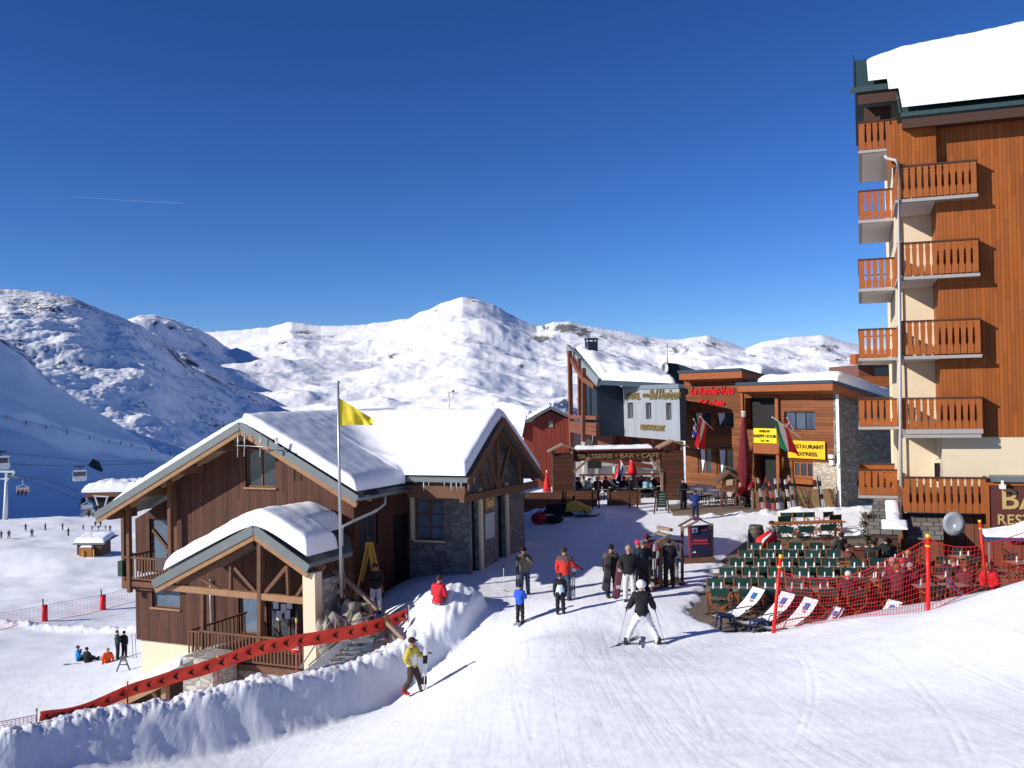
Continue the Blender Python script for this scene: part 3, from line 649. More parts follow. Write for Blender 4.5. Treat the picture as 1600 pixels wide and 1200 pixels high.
# balcony at the left corner
uL = FC.onv(197, 880, -.35)[0]; uR = FC.onv(266, 880, -.35)[0]
b = MB(); b.box(uL-.1, ub, -.4, 1.39, -7.25, -7.06); b.box(uL-.35, uL+1.2, -.2, -.05, -7.42, -7.26); b.box(uL-.35, uL+1.2, .9, 1.05, -7.42, -7.26); b.build('balcony_floor', M_beam, ch)
b = MB(); b.beam((uL,-.38,-6.12), (uR,-.38,-6.12), .09, .07); b.beam((uL,-.38,-6.95), (uR,-.38,-6.95), .05, .06); b.beam((uL,-.38,-6.1),(uL,1.2,-6.1),.07,.06); b.build('balcony_rail', M_beam, ch)
b = MB(); n = 15
for k in range(n): u = uL+.12+(uR-uL-.2)*k/(n-1); b.box(u-.03, u+.03, -.39, -.36, -6.93, -6.15)
for k in range(8): v = -.2+k*.19; b.box(uL-.015, uL+.015, v-.03, v+.03, -6.93, -6.13)
b.build('balusters', M_beam, ch)
for (px, v) in ((193, .2), (201, -.38), (266, -.38), (276, .2)):
    u = FC.onv(px, 800, v)[0]; b = MB(); b.box(u-.085, u+.085, v-.085, v+.085, -7.5 if px < 230 else -7.05, rzf(u)-.2); b.build('post', M_beam, ch, bevel=.01)
b = MB(); u = FC.onv(201, 800, -.3)[0]; b.beam((u+.1,.9,-5.2),(u+.85,.9,-5.9),.12,.12); b.build('brace', M_beam, ch)
b = MB(); u = FC.onv(187, 870, -.4)[0]; b.box(u-.12, u+.12, -.4, -.1, -6.9, -6.3); b.build('shutter_box', plain('dark_green_paint', (.02,.05,.035)), ch)
# ---- porch with king-post truss
PV0 = -3.5; pr = lambda u: -4.16-.47*(-1.61-u) if u < -1.61 else -4.16-.55*(u+1.61)
b = MB()
slab(b, [(-5.95,PV0,pr(-5.95)),(-1.61,PV0,-4.16),(-1.61,-.02,-4.16),(-5.95,-.02,pr(-5.95))], .14)
slab(b, [(-1.608,PV0,-4.162),(.5,PV0,pr(.5)),(.5,-.9,pr(.5)),(-.2,-.02,pr(-.2)),(-1.608,-.02,-4.162)], .14)
b.build('porch_roof', M_metal, ch)
b = MB()
for ua, ub_ in ((-6.0,-1.61),(-1.61,.55)): b.beam((ua,PV0-.03,pr(ua)-.12),(ub_,PV0-.03,pr(ub_)-.12),.06,.3)
b.build('porch_roof_edge', M_metal, ch)
b = MB()
for ua, ub_ in ((-5.95,-1.61),(-1.61,.5)): b.beam((ua,PV0+.02,pr(ua)-.36),(ub_,PV0+.02,pr(ub_)-.36),.07,.2); b.beam((ua+.2,PV0+.9,pr(ua)-.3),(ub_,PV0+.9,pr(ub_)-.3),.12,.2)
b.build('porch_bargeboard', M_barge, ch)
def zp(U, V):
    a = np.sqrt((U+1.61)**2+.25); return np.where(U < -1.61, -4.16-.47*(a-.42), -4.16-.55*(a-.42))
roofsnow('porch_snow', ch, [(-5.6,-.4,PV0+.05,-.15,(2.2,.6,.45,1.5)),(-5.0,.45,PV0+.05,-1.7,(2.2,.5,.45,1.0))], zp, lambda U, V:   .47+.12*sstep(-3.5,0,U)+0*V, .38, RSNOW, step=.12, seed=11, lump=.05)
TV = -3.25
def pp(px, py, v=TV):
    u, z = FC.onv(px, py, v); return (u, v, z)
b = MB(); a_, c_ = pp(262, 917), pp(492, 940); a_ = (a_[0], TV, a_[2]); b.beam(a_, c_, .2, .22); b.build('tie_beam', M_barge, ch, bevel=.015)
for (p, q, wd) in (((407,838),(407,1010),.20), ((262,925),(398,850),.17), ((407,848),(490,900),.16), ((367,887),(402,927),.13), ((448,886),(412,930),.13), ((361,885),(361,925),.12), ((449,884),(451,930),.12), ((462,935),(480,905),.11), ((316,905),(350,925),.11), ((318,925),(318,1040),.16)):
    v = TV+.02 if p[0] != 407 or q[0] != 407 else TV-.02
    b = MB(); b.beam(pp(*p, v), pp(*q, v), wd*.8, wd); b.build('truss_beam', M_beam, ch, bevel=.01)
u0, _ = FC.onv(478, 960, TV); u1, _ = FC.onv(497, 960, TV)
b = MB(); b.box(u0, u1, TV-.15, TV+.25, -10.2, -5.62); b.box(u1, u1+.25, TV-.15, TV+.2, -7.9, -7.55); b.build('porch_pillar', M_cream, ch)
b = MB(); b.box(u0+.06, u1+.05, TV+.253, -1.75, -10.2, -5.9); b.box(u0+.06, u1+.05, -1.747, -.0, -10.2, -7.2); b.build('porch_side_wall', M_stone2, ch)
uf = FC.onv(297, 1010, TV)[0]
b = MB(); b.box(uf, u0-.003, TV-.15, -.0, -9.02, -8.82); b.build('porch_floor', M_beam, ch)
b = MB(); ua, ub_ = uf+.05, u0-.05; b.beam((FC.onv(318,989,TV)[0],TV-.1,-7.86),(ub_,TV-.1,-7.86),.09,.07); b.beam((ua,TV-.1,-8.72),(ub_,TV-.1,-8.72),.05,.06); b.beam((ua,TV-.1,-7.9),(ua,-.3,-7.9),.07,.06); b.beam((ua,TV-.1,-7.9),(ua+.5,TV-.1,-7.9),.06,.06)
b.build('porch_rail', M_beam, ch)
b = MB(); n = 34
for k in range(n): u = ua+(ub_-ua)*k/(n-1); b.box(u-.028, u+.028, TV-.12, TV-.09, -8.7, -7.92)
for k in range(14): v = TV+.1+k*.21; b.box(ua-.015, ua+.015, v-.03, v+.03, -8.75, -7.93)
b.build('porch_balusters', M_beam, ch)
b = MB(); b.box(uf+.1, u0, TV-.05, -.1, -10.6, -9.02); b.build('porch_base', M_stone2, ch)
# notices on the porch window, bench and open door leaf inside
b = MB()
for px, py in ((431,944),(443,951),(449,960),(436,962),(452,944)):
    p = FC.onv(px, py, -.03); b.box(p[0]-.12, p[0]+.12, -.032, -.02, p[1]-.17, p[1]+.17)
b.build('notices', M_white, ch)
b = MB(); p = FC.onv(329, 905, -.08); b.tube([(p[0],-.1,p[1]),(p[0],-.1,-8.8)], .04, 8); b.build('porch_drainpipe', M_galv, ch)
# ---- lean-to roof below the porch
LV = -4.7; la_, laz = FC.onv(141,1110,LV); lb_, lbz = FC.onv(302,1030,LV); lr = lambda u: laz+(lbz-laz)*(u-la_)/(lb_-la_)
b = MB(); slab(b, [(la_,LV,lr(la_)),(lb_,LV,lr(lb_)),(lb_,-1.6,lr(lb_)),(la_,-1.6,lr(la_))], .2); b.build('lean_to_roof', M_metal, ch)
b = MB(); b.beam((la_,LV+.04,lr(la_)-.3),(lb_,LV+.04,lr(lb_)-.3),.08,.2); ux_ = FC.onv(248,1085,LV)[0]; b.box(ux_-.1,ux_+.1,LV+.2,LV+.4,-11.5,lr(ux_)-.2); b.beam((ux_,LV+.3,lr(ux_)-1.2),(ux_-.6,LV+.3,lr(ux_-.6)-.25),.14,.14); b.build('lean_to_frame', M_barge, ch)
us0, us1 = FC.onv(286,1060,LV)[0], FC.onv(332,1060,LV)[0]
b = MB(); b.box(us0,us1,LV,-3.5,-11.5,lbz+.05); b.build('lean_to_wall', M_stone2, ch)
b = MB(); b.prism([(la_+.3,-3.6,-12),(us0,-3.6,-12),(us0,-3.6,lr(us0)-.22),(la_+.3,-3.6,lr(la_+.3)-.22)], (0,.2,0)); b.build('lean_to_back', M_brn0, ch)
roofsnow('lean_to_snow', ch, [(la_+.2,lb_-.9,LV+.35,-1.7,(1,1,1,1))], lambda U, V: laz+(lbz-laz)*(U-la_)/(lb_-la_), .40, .7, RSNOW, step=.12, seed=21)
# ---- stone wing with the big window and the side gable
b = MB(); hA = rect(FC, 'v', 3.87, 648, 764, 694, 845); hA = (hA[0], min(hA[1], 2.3), hA[2], min(hA[3], -3.55))
wall(b, PV(3.87), .003, 2.67, -7.6, lambda a: -2.6, [hA], 0, 0, .22)
d1 = rect(FC, 'u', 2.67, 736, 770, 745, 880); d2 = rect(FC, 'u', 2.67, 777, 768, 788, 870); g1 = (d1[0], d1[0]+.55, -6.9, -3.7); g2 = (d2[0], d2[1]+.1, -6.8, -3.6)
wt = lambda a: float(wz(np.array(a)))-.2
wt.br = [5.28]
wall(b, PU(2.67), 3.87, 9.1, -7.6, wt, [g1, g2], 0, 0, .25)
b.add([(2.67,9.1,-7.6),(-4,9.1,-7.6),(-4,9.1,-3.6),(2.67,9.1,-3.6)], [(0,1,2,3)])
b.build('stone_wing', M_stone, ch)
window(ch, PV(3.87), hA, M_fr, M_paleglass, 2, 4, sill=M_cream)
for g in (g1, g2): window(ch, PU(2.67), g, M_black, M_glass, 1, 1, name='wing_door', depth=.2)
for q_ in ((2.68,2.78,g1[1]+.05,g1[1]+.25,-6.9,-3.6),(2.68,2.78,g2[1]+.05,g2[1]+.22,-6.8,-3.6),(hA[0]-.16,hA[0]-.02,3.78,3.86,hA[2],hA[3])): b = MB(); b.box(*q_); b.build('jamb', M_cream, ch)
b = MB()
for (va, vb) in ((2.1, 5.28), (5.28, 9.27)):
    b.beam((3.53,va,float(wz(np.array(va)))-.16),(3.53,vb,float(wz(np.array(vb)))-.16),.06,.26)
b.build('wing_bargeboard', M_beam, ch)
b = MB()
b.beam((3.2,2.2,-3.75),(3.2,9.2,-3.85),.2,.28); b.beam((3.2,5.28,-3.7),(3.2,5.28,-1.0),.16,.16)
b.beam((3.2,2.5,-3.5),(3.2,5.2,-1.3),.15,.18); b.beam((3.2,9.0,-3.6),(3.2,5.36,-1.3),.15,.18)
b.beam((3.2,4.2,-3.6),(3.2,3.7,-2.6),.12,.12); b.beam((3.2,5.2,-3.6),(3.2,4.3,-2.1),.12,.12); b.beam((3.2,5.4,-3.6),(3.2,6.5,-2.0),.12,.12); b.beam((3.2,7.4,-3.6),(3.2,7.4,-2.6),.12,.12)
b.build('wing_truss', M_beam, ch)
b = MB(); b.box(.9,3.3,2.25,2.4,-3.75,-3.3); b.build('eave_beam', M_beam, ch)
b = MB(); p = FC.onu(764, 781, 2.72); b.box(2.70,2.76,p[0]-.42,p[0]+.42,p[1]-.37,p[1]+.37, 1); b.box(2.765,2.79,p[0]-.33,p[0]+.33,p[1]-.28,p[1]+.28, 0)
b.build('wall_sign', [plain('sign_yellow', (.62,.42,.12)), M_barge], ch)
b = MB(); b.tube([(2.80,p[0]-.18,p[1]-.02),(2.80,p[0],p[1]+.08),(2.80,p[0]+.18,p[1]-.02)], .02, 5); b.box(2.795,2.81,p[0]-.15,p[0]+.15,p[1]+.15,p[1]+.18); b.build('sign_mark', M_black, ch)
b = MB(); p = FC.onu(765, 821, 2.72); b.box(2.70,2.75,p[0]-.42,p[0]+.42,p[1]-.5,p[1]+.5); b.build('map_board', plain('pale_board', (.42,.44,.47)), ch)
# roof ridge of the block behind, and antenna
t = thing('tv_antenna', 'metal television antenna rods under the peak of the timber chalet gable', 'antenna', FC.w(-2.9, -1.45, -1.6), FC.ang)
b = MB(); b.tube([(-1.1,0,-.02),(1.0,0,-.1)], .018, 6)
b.build('boom', M_galv, t)
for x, h in ((-1.05,.45),(-.75,.42),(-.05,.42),(.62,.26),(.68,.26)): b = MB(); b.tube([(x,0,-h),(x+.05,0,h)], .022, 6); b.build('rod', M_galv, t)
b = MB(); b.tube([(.9,0,-.1),(1.0,.3,-.35)], .018, 6); b.build('bracket', M_galv, t)
# ================================================================== tall apartment building on the right
p0 = at(1405, 600, 38.0); FB = Frame(p0.x, p0.y, .9426, -.334)
M_or = planks('orange_stained_boards', (.29, .081, .015), .14, 'v', var=.32, groove=.45)
M_orb = plain('orange_balcony_wood', (.33, .095, .020), .6, scale=3, var=.2)
M_slab = plain('balcony_concrete', (.36, .33, .31), .85)
M_soff = plain('pale_soffit', (.62, .60, .60), .8, var=.05)
M_brn = plain('brown_fascia', (.07, .032, .022), .6)
M_grn = plain('green_grey_roof_sheet', (.05, .085, .085), .4, .2)
ap = bthing('apartment_building', 'tall orange timber apartment building with carved balconies and snow on its roof', 'building', FB)
def hz(px, py, v=0): return FB.onv(px, py, v)[1]
def hu(px, py, v=0): return FB.onv(px, py, v)[0]
ue = 15.0; uw = hu(1465, 400)           # left edge of the timber wall
ztop = hz(1470, 190); zb = hz(1500, 683); z0 = -7.4
b = MB()
wall(b, PV(0), uw, ue, zb, ztop, [], 0)
b.add([(uw,0,zb),(uw,2.8,zb),(uw,2.8,ztop),(uw,0,ztop)], [(3,2,1,0)])
upl = hu(1390, 220, -.35)
zpb = hz(1430, 262)
b.add([(upl,-.35,zpb),(uw+.02,-.35,zpb),(uw+.02,-.35,ztop),(upl,-.35,ztop)], [(0,1,2,3)]); b.add([(upl,-.35,zpb),(upl,4,zpb),(upl,4,ztop+1),(upl,-.35,ztop)], [(3,2,1,0)]); b.add([(uw+.02,-.35,zpb),(uw+.02,0,zpb),(uw+.02,0,ztop),(uw+.02,-.35,ztop)], [(0,1,2,3)])
b.build('timber_wall', M_or, ap)
b = MB()
wall(b, PV(.02), uw-.01, ue, -4.1, zb-.003, [], 0)
wall(b, PV(2.8), .1, uw, -5.0, ztop, [], 0)
b.add([(.1,2.8,-5),(.1,14,-5),(.1,14,ztop+1.5),(.1,2.8,ztop)], [(3,2,1,0)])
b.box(.1,.30,2.7,2.79,-5,ztop)
b.add([(uw-.01,.02,-4.1),(uw-.01,2.8,-4.1),(uw-.01,2.8,zb-.01),(uw-.01,.02,zb-.01)], [(3,2,1,0)])
b.build('rendered_wall', M_cream, ap)
b = MB(); b.box(.0,ue,.05,6,-8.5,-4.103); b.build('ground_floor_wall', planks('brown_ground_boards', (.17,.062,.034), .32, 'v', var=.3), ap)
b = MB(); b.box(ue-.1,ue,.05,14,-8,ztop+3); b.box(0,ue,13.9,14,-8,ztop+3); b.build('back_wall', M_cream, ap)
def board_panel(mb, P, L, h, n, top=.0, seed=0):
    """carved balcony boards with keyhole slots; P(a, z, d)"""
    w = L/n; g = .012
    for k in range(n):
        a0 = k*w+g; a1 = (k+1)*w-g; s = w*.17
        pl = [(a0,0),(a0,.24*h),(a0+s,.34*h),(a0+s*.35,.86*h),(a0+s*.8,.90*h),(a0+s*.3,.95*h),(a0,h)]
        pr_ = [(a1-(x-a0), z) for x, z in pl[::-1]]
        if k == 0: pl = [(a0,0),(a0,h)]
        if k == n-1: pr_ = [(a1,h),(a1,0)]
        # split at mid line to keep convex quads
        c = (a0+a1)/2; vs = []; fs = []
        L_ = [P(x, z, 0) for x, z in pl]+[P(x, z, .035) for x, z in pl]; C0 = [P(c, z, 0) for x, z in pl]+[P(c, z, .035) for x, z in pl]
        m = len(pl); vs = L_+C0
        for i in range(m-1): fs += [(i, i+1, 2*m+i+1, 2*m+i)[::-1], (m+i, m+i+1, 3*m+i+1, 3*m+i), (i, m+i, m+i+1, i+1)[::-1]]
        mb.add(vs, fs)
        pr2 = pr_[::-1]; m = len(pr2); vs = [P(x, z, 0) for x, z in pr2]+[P(x, z, .035) for x, z in pr2]+[P(c, z, 0) for x, z in pr2]+[P(c, z, .035) for x, z in pr2]; fs = []
        for i in range(m-1): fs += [(i, i+1, 2*m+i+1, 2*m+i), (m+i, m+i+1, 3*m+i+1, 3*m+i)[::-1], (i, m+i, m+i+1, i+1)]
        mb.add(vs, fs)
        mb.add([P(a0, 0, 0), P(a1, 0, 0), P(a1, 0, .035), P(a0, 0, .035)], [(0, 1, 2, 3)])
def balcony(u0, u1, v0, v1, zs, zr, n, side=True, slab_=True, planter=False, under=2.8, left=True):
    """slab top zs, rail top zr, front board panel at v0, reaching back to v1"""
    b = MB(); h = zr-zs+.05
    board_panel(b, lambda a, z, d: (u0+a, v0+.02-d, zs-.05+z), u1-u0, h, n)
    root = b.build('balcony', M_orb, ap)
    b = MB(); b.box(u0-.03, u1+.04, v0-.05, v0+.07, zr+.003, zr+.06)
    if side: b.box(u1-.06, u1+.04, v0+.073, v1, zr+.003, zr+.06)
    b.build('handrail', M_brn if not planter else M_orb, root)
    if side:
        b = MB(); board_panel(b, lambda a, z, d: (u1-.02+d, v0+.05+a, zs-.05+z), max(v1-v0-.05, .2), h, max(1, int((v1-v0)/.28))); b.build('side_panel', M_orb, root)
    if left:
        b = MB(); board_panel(b, lambda a, z, d: (u0+.02-d, v0+.05+a, zs-.05+z), under-v0-.05, h, max(2, int((under-v0)/.28))); b.build('side_panel', M_orb, root)
    if slab_:
        b = MB(); b.box(u0-.05, u1+.03, v0-.06, v1-.003, zs-.22, zs-.1); b.box(u0-.05, min(uw, u1)-.02, v1, under, zs-.22, zs-.1); b.build('slab', M_slab, root)
        b = MB(); b.box(u0+.12, min(uw, u1)-.06, v0+.15, under-.1, zs-.245, zs-.223); b.build('soffit', M_soff, root)
    return root
ur = hu(1530, 430, -.5); ul_ = .05
# the balcony boards stand 0.6 m in front of the cladding
for (yt, ys) in ((262, 317), (382, 438), (504, 562)):
    balcony(ul_, ur, -.5, 0, hz(1406, ys, -.5)+.22, hz(1406, yt, -.5), 12)
r5 = balcony(ul_, ur, -.5, 0, hz(1411, 671, -.5)+.05, hz(1411, 624, -.5), 12, slab_=False)
b = MB(); b.box(ul_, hu(1533,680,-.5), -.62, 0, hz(1411,684,-.5), hz(1411,679,-.5)); b.box(ul_+.1, ur, -.55, -.3, hz(1411,678,-.5), hz(1411,671,-.5)); b.box(ul_,uw-.02,.003,2.79,hz(1411,684,-.5), hz(1411,677,-.5)); b.build('slab', M_slab, r5)
r6 = balcony(ul_, ur+.05, -.6, 0, hz(1411, 800, -.6)+.05, hz(1411, 747, -.6), 12, slab_=False)
b = MB(); b.box(ul_, ur, -.5, 2.79, hz(1411,797,-.6)-.12, hz(1411,797,-.6)); b.build('slab', M_slab, r6)
# half-level balconies down the left flank, further back
VL = 4.75
for i, (yt, ys) in enumerate(((193, 240), (300, 349), (407, 456), (516, 564), (625, 671), (735, 778))):
    zt = FB.onv(1345, yt, VL)[1]; zs = FB.onv(1345, ys, VL)[1]+.2; uA = FB.onv(1342, yt, VL)[0]; uB = FB.onv(1402, yt, VL)[0]
    b = MB(); board_panel(b, lambda a, z, d: (uA+a, VL+.02-d, zs-.05+z), uB-uA, zt-zs+.05, 6); rt = b.build('balcony', M_orb, ap)
    dep = 6.5 if i < 5 else 3.5
    b = MB(); b.box(uA-.04, uB, VL-.05, VL+.06, zt+.003, zt+.06); b.box(uA-.04, uA+.05, VL+.063, VL+dep, zt+.003, zt+.06); b.box(uA, uB, VL+dep-.06, VL+dep, zt+.003, zt+.06); b.build('handrail', M_brn, rt)
    b = MB(); board_panel(b, lambda a, z, d: (uA+.02-d, VL+.05+a, zs-.05+z), dep-.05, zt-zs+.05, int(dep/.28)); b.build('side_panel', M_orb, rt)
    b = MB(); b.box(uA-.05, .098, VL-.06, VL+dep, zs-.2, zs-.08); b.build('slab', M_slab, rt)
    b = MB(); b.box(uA+.1, .05, VL+.12, VL+dep-.25, zs-.225, zs-.203); b.build('soffit', M_soff, rt)
    if i == 5:
        b = MB(); b.box(uA, uB, VL+dep-.03, VL+dep, zs, zt); b.box(uA,uB,VL+dep-.08,VL+dep-.04, zt-.35,zt-.1); b.build('back_panel', M_orb, rt)
# roof
ev = -.75; ze = hz(1412, 178, ev); sl_ = .54
zr_ = lambda v: ze+sl_*(v-ev)
unot = hu(1409, 170, ev); ulf = FB.onv(1336, 147, 4.0)[0]; VR = 9.2
b = MB()
slab(b, [(unot,ev,zr_(ev)),(ue+.6,ev,zr_(ev)),(ue+.6,VR,zr_(VR)),(unot,VR,zr_(VR))], .16)
slab(b, [(ulf,3.9,zr_(3.9)),(unot-.003,3.9,zr_(3.9)),(unot-.003,VR,zr_(VR)),(ulf,VR,zr_(VR))], .16)
slab(b, [(ulf,VR+.003,zr_(VR)),(ue+.6,VR+.003,zr_(VR)),(ue+.6,15,zr_(VR)-2.6),(ulf,15,zr_(VR)-2.6)], .16)
b.build('roof', M_grn, ap)
b = MB(); b.box(unot-.04,ue+.6,ev-.07,ev-.004,zr_(ev)-.12,zr_(ev)+.03); b.box(ulf-.2,unot,3.82,3.896,zr_(3.9)-.2,zr_(3.9)+.03)
for k in range(5): v = ev+.2+k*.8; b.beam((unot-.05,v,zr_(v)+.02),(unot-.05,v+.7,zr_(v+.7)+.02),.07,.06)
for k in range(6): v = 4+k*1.05; b.beam((ulf-.03,v,zr_(v)+.02),(ulf-.03,v+1,zr_(v+1)+.02),.07,.06)
b.build('roof_edge', M_grn, ap)
b = MB(); b.box(unot,ue+.5,ev-.02,ev+.12,zr_(ev)-.55,zr_(ev)-.203); b.box(unot,ue+.5,ev+.123,.02,zr_(ev)-.5,zr_(ev)-.2); b.box(ulf+.1,unot,3.95,4.1,zr_(3.9)-.7,zr_(3.9)-.203); b.beam((ulf+.12,4.1,zr_(4.1)-.45),(ulf+.12,VR,zr_(VR)-.45),.1,.5); b.build('fascia', M_brn, ap)
b = MB(); zz = zr_(3.9)-.6; b.box(ulf+.35, .1, 4.9, 12, FB.onv(1345,240,VL)[1]+1.2, zz+.0); b.build('dormer_wall', M_brn, ap)
def zap(U, V):
    a = V-VR; return ze+sl_*(VR-ev)-.54*(np.sqrt(a*a+.8)-.5)
def tap(U, V): return .42+.45*sstep(ulf, ulf+8, U)*sstep(-.8, 4, V)+.10*sstep(3, 9, U)*sstep(1, 6, V)
roofsnow('roof_snow', ap, [(unot+.02,ue+.4,ev+.02,14.5,(1.2,1,.5,1)),(ulf+.55,ue,4.0,14.5,(2.2,1,1.0,1)),(unot-.35,ue,2.2,14.5,(.8,1,1,1))], zap, tap, 1.5, RSNOW, step=.2, seed=31, lump=.05)
# drainpipe
b = MB(); P_ = lambda px, py, v: (FB.onv(px, py, v)[0], v, FB.onv(px, py, v)[1])
b.tube([P_(1383,243,-.6),P_(1385,247,-.6),P_(1399,250,-.62),P_(1403,256,-.62),P_(1405,340,-.62),P_(1406,560,-.62),P_(1408,760,-.62)], .06, 8); b.build('drainpipe', plain('weathered_white_pipe', (.55,.54,.52), .5), ap)
# bar sign board, lamp, dark soffit above it
M_sgn = plain('maroon_signboard', (.10,.028,.024), .6); M_gold = plain('ochre_lettering', (.50,.36,.14), .6)
sv = -.75; ua = hu(1543,790,sv); za = hz(1545,828,sv); zc = hz(1545,755,sv)
b = MB(); b.box(ua,ua+7,sv,sv+.12,za,zc,0); b.build('signboard', M_sgn, ap)
b = MB(); b.box(ua-.06,ua+7,sv-.05,sv-.003,zc-.08,zc+.03); b.box(ua-.06,ua+7,sv-.05,sv-.003,za-.03,za+.08); b.box(ua-.06,ua+.06,sv-.05,sv-.003,za+.083,zc-.083); b.build('sign_frame', M_orb, ap)
b = MB(); k = (zc-za); addtext(b, 'BAR', k*.62, (ua+.42,sv-.003,za+k*.46), (1.05,0,0), (0,0,1), .03, align='LEFT', bold=.012); b.build('sign_lettering', M_gold, ap); b = MB(); addtext(b, 'RESTAURANT', k*.30, (ua+.30,sv-.003,za+k*.13), (1,0,0), (0,0,1), .03, align='LEFT', bold=.008, space=1.05)
b.build('sign_lettering', M_gold, ap)
b = MB(); b.box(ur+.2,ue,-.9,0,zc+.06,zc+.25); b.build('canopy', M_metal, ap)
b = MB(); u, z = FB.onv(1566,757,-1.0); b.box(u-.1,u+.1,-1.15,-.9,z-.15,z+.0); b.box(u-.04,u+.04,-1.08,-.98,z,z+.15); b.build('floodlight', M_white, ap)
# slab-stone roofs of the low entrance
M_slate = stone('stone_roof_slabs', (.16,.145,.125), (.03,.028,.026), 2.2, var=.35, flat=1.0)
def brickmat():
    m, nt, b = newmat('stone_slab_courses'); tc = nd(nt, 'ShaderNodeTexCoord'); sp = nd(nt,'ShaderNodeSeparateXYZ'); nt.links.new(tc.outputs['Object'], sp.inputs[0])
    cb = nd(nt,'ShaderNodeCombineXYZ'); nt.links.new(sp.outputs[0], cb.inputs[0]); nt.links.new(math_(nt,'MULTIPLY',sp.outputs[1],-1.0), cb.inputs[1])
    br = nd(nt,'ShaderNodeTexBrick', i_Scale=1.0, i_Mortar_Size=.018, i_Brick_Width=.42, i_Row_Height=.30); nt.links.new(cb.outputs[0], br.inputs['Vector'])
    br.inputs['Color1'].default_value = (.13,.115,.10,1); br.inputs['Color2'].default_value = (.20,.18,.155,1); br.inputs['Mortar'].default_value = (.02,.018,.016,1)
    nt.links.new(br.outputs[0], b.inputs['Base Color']); b.inputs['Roughness'].default_value = .9
    bp = nd(nt,'ShaderNodeBump', i_Strength=.8, i_Distance=.04); nt.links.new(math_(nt,'SUBTRACT',1.0,br.outputs['Fac']), bp.inputs['Height']); nt.links.new(bp.outputs[0], b.inputs['Normal'])
    return m
M_course = brickmat()
er = bthing('slab_roofed_entrance', 'low lean-to with brown stone slab roof and a snow patch under the lowest balconies', 'lean-to', FB)
def er_pt(px, py, v): u, z = FB.onv(px, py, v); return (u, v, z)
b = MB()
zf0, zf1 = FB.onv(1380, 779, .6)[1], FB.onv(1380, 829, -2.2)[1]
A = (FB.onv(1366,779,.6)[0],.6,zf0); B = (FB.onv(1408,779,.6)[0],.6,zf0); Cc = (FB.onv(1408,829,-2.2)[0],-2.2,zf1); D = (FB.onv(1353,829,-2.2)[0],-2.2,zf1)
slab(b, [D,Cc,B,A], .14); b.build('stone_slab_roof', M_course, er)
b = MB(); A2 = (FB.onv(1418,795,.0)[0],.04,FB.onv(1418,802,0)[1]); zc2 = FB.onv(1440,838,-1.6)[1]
slab(b, [(FB.onv(1418,838,-1.6)[0],-1.6,zc2),(FB.onv(1474,838,-1.6)[0],-1.6,zc2),(FB.onv(1474,802,0)[0],-.0,A2[2]),(A2[0],-.0,A2[2])], .12); b.build('stone_slab_roof', M_course, er)
b = MB(); b.box(D[0]+.3,D[0]+.42,-2.0,-1.88,-7,zf1-.15); b.box(Cc[0]-.5,Cc[0]-.1,-2.1,-1.7,-7,zf1-.15); b.box(D[0]+.2,Cc[0]-.1,-2.15,-2.05,zf1-.3,zf1-.15); b.build('lean_to_posts', M_brn, er)
b = MB(); b.box(Cc[0]+.0,FB.onv(1474,838,-1.6)[0],-1.5,-1.4,-7,zc2-.13); b.build('lean_to_wall', MATS['brown_ground_boards'], er)
U0 = (D[0]+Cc[0])/2
def zsl(U, V): return zf1+(zf0-zf1)*(V+2.2)/2.8
roofsnow('snow_patch', er, [(U0-.05,U0+.85,-2.1,-1.35,(1,1,.6,1)),(U0+.12,U0+.62,-1.7,.35,(1,1,1,1))], zsl, .10, .5, RSNOW, step=.06, seed=44, lump=.07)
t = thing('satellite_dish', 'grey satellite dish on the brown wall under the lowest balcony', 'satellite dish', at(1490,818,34.6), FB.ang)
b = MB(); b.lathe([(.02,.0),(.25,.03),(.42,.1),(.43,.11),(.25,.05),(.02,.02)], n=20); 
for i, v in enumerate(b.v): b.v[i] = (v[0]*.85, -v[2], v[1])
b.build('dish', plain('grey_dish', (.27,.29,.32), .4), t)
b = MB(); b.tube([(0,0,-.35),(0,-.35,-.05)], .015, 6); b.box(-.04,.04,-.42,-.32,-.08,.02); b.build('feed_arm', M_white, t)
b = MB(); b.tube([(0,.02,0),(0,.3,-.1),(0,1.4,-.1)], .03, 6); b.build('bracket', M_galv, t)
t = thing('snow_covered_awning', 'snow-covered blue awning in front of the bar signboard', 'awning', at(1590,835,33.2), FB.ang)
b = MB(); b.box(-1.1,3,-.9,.9,-.1,.0); b.build('canvas', plain('blue_canvas', (.04,.06,.17)), t)
b = MB(); b.box(-1.0,-.94,-.8,-.74,-2.9,-.1); b.box(2.9,2.96,-.8,-.74,-2.9,-.1); b.build('awning_posts', M_galv, t)
roofsnow('awning_snow', t, [(-1.08,2.95,-.88,.88,(.35,1,1,1))], lambda U, V: .0+.0*U, lambda U, V: .10+.5*sstep(-1.0, 1.2, U), .8, RSNOW, step=.1, seed=9)
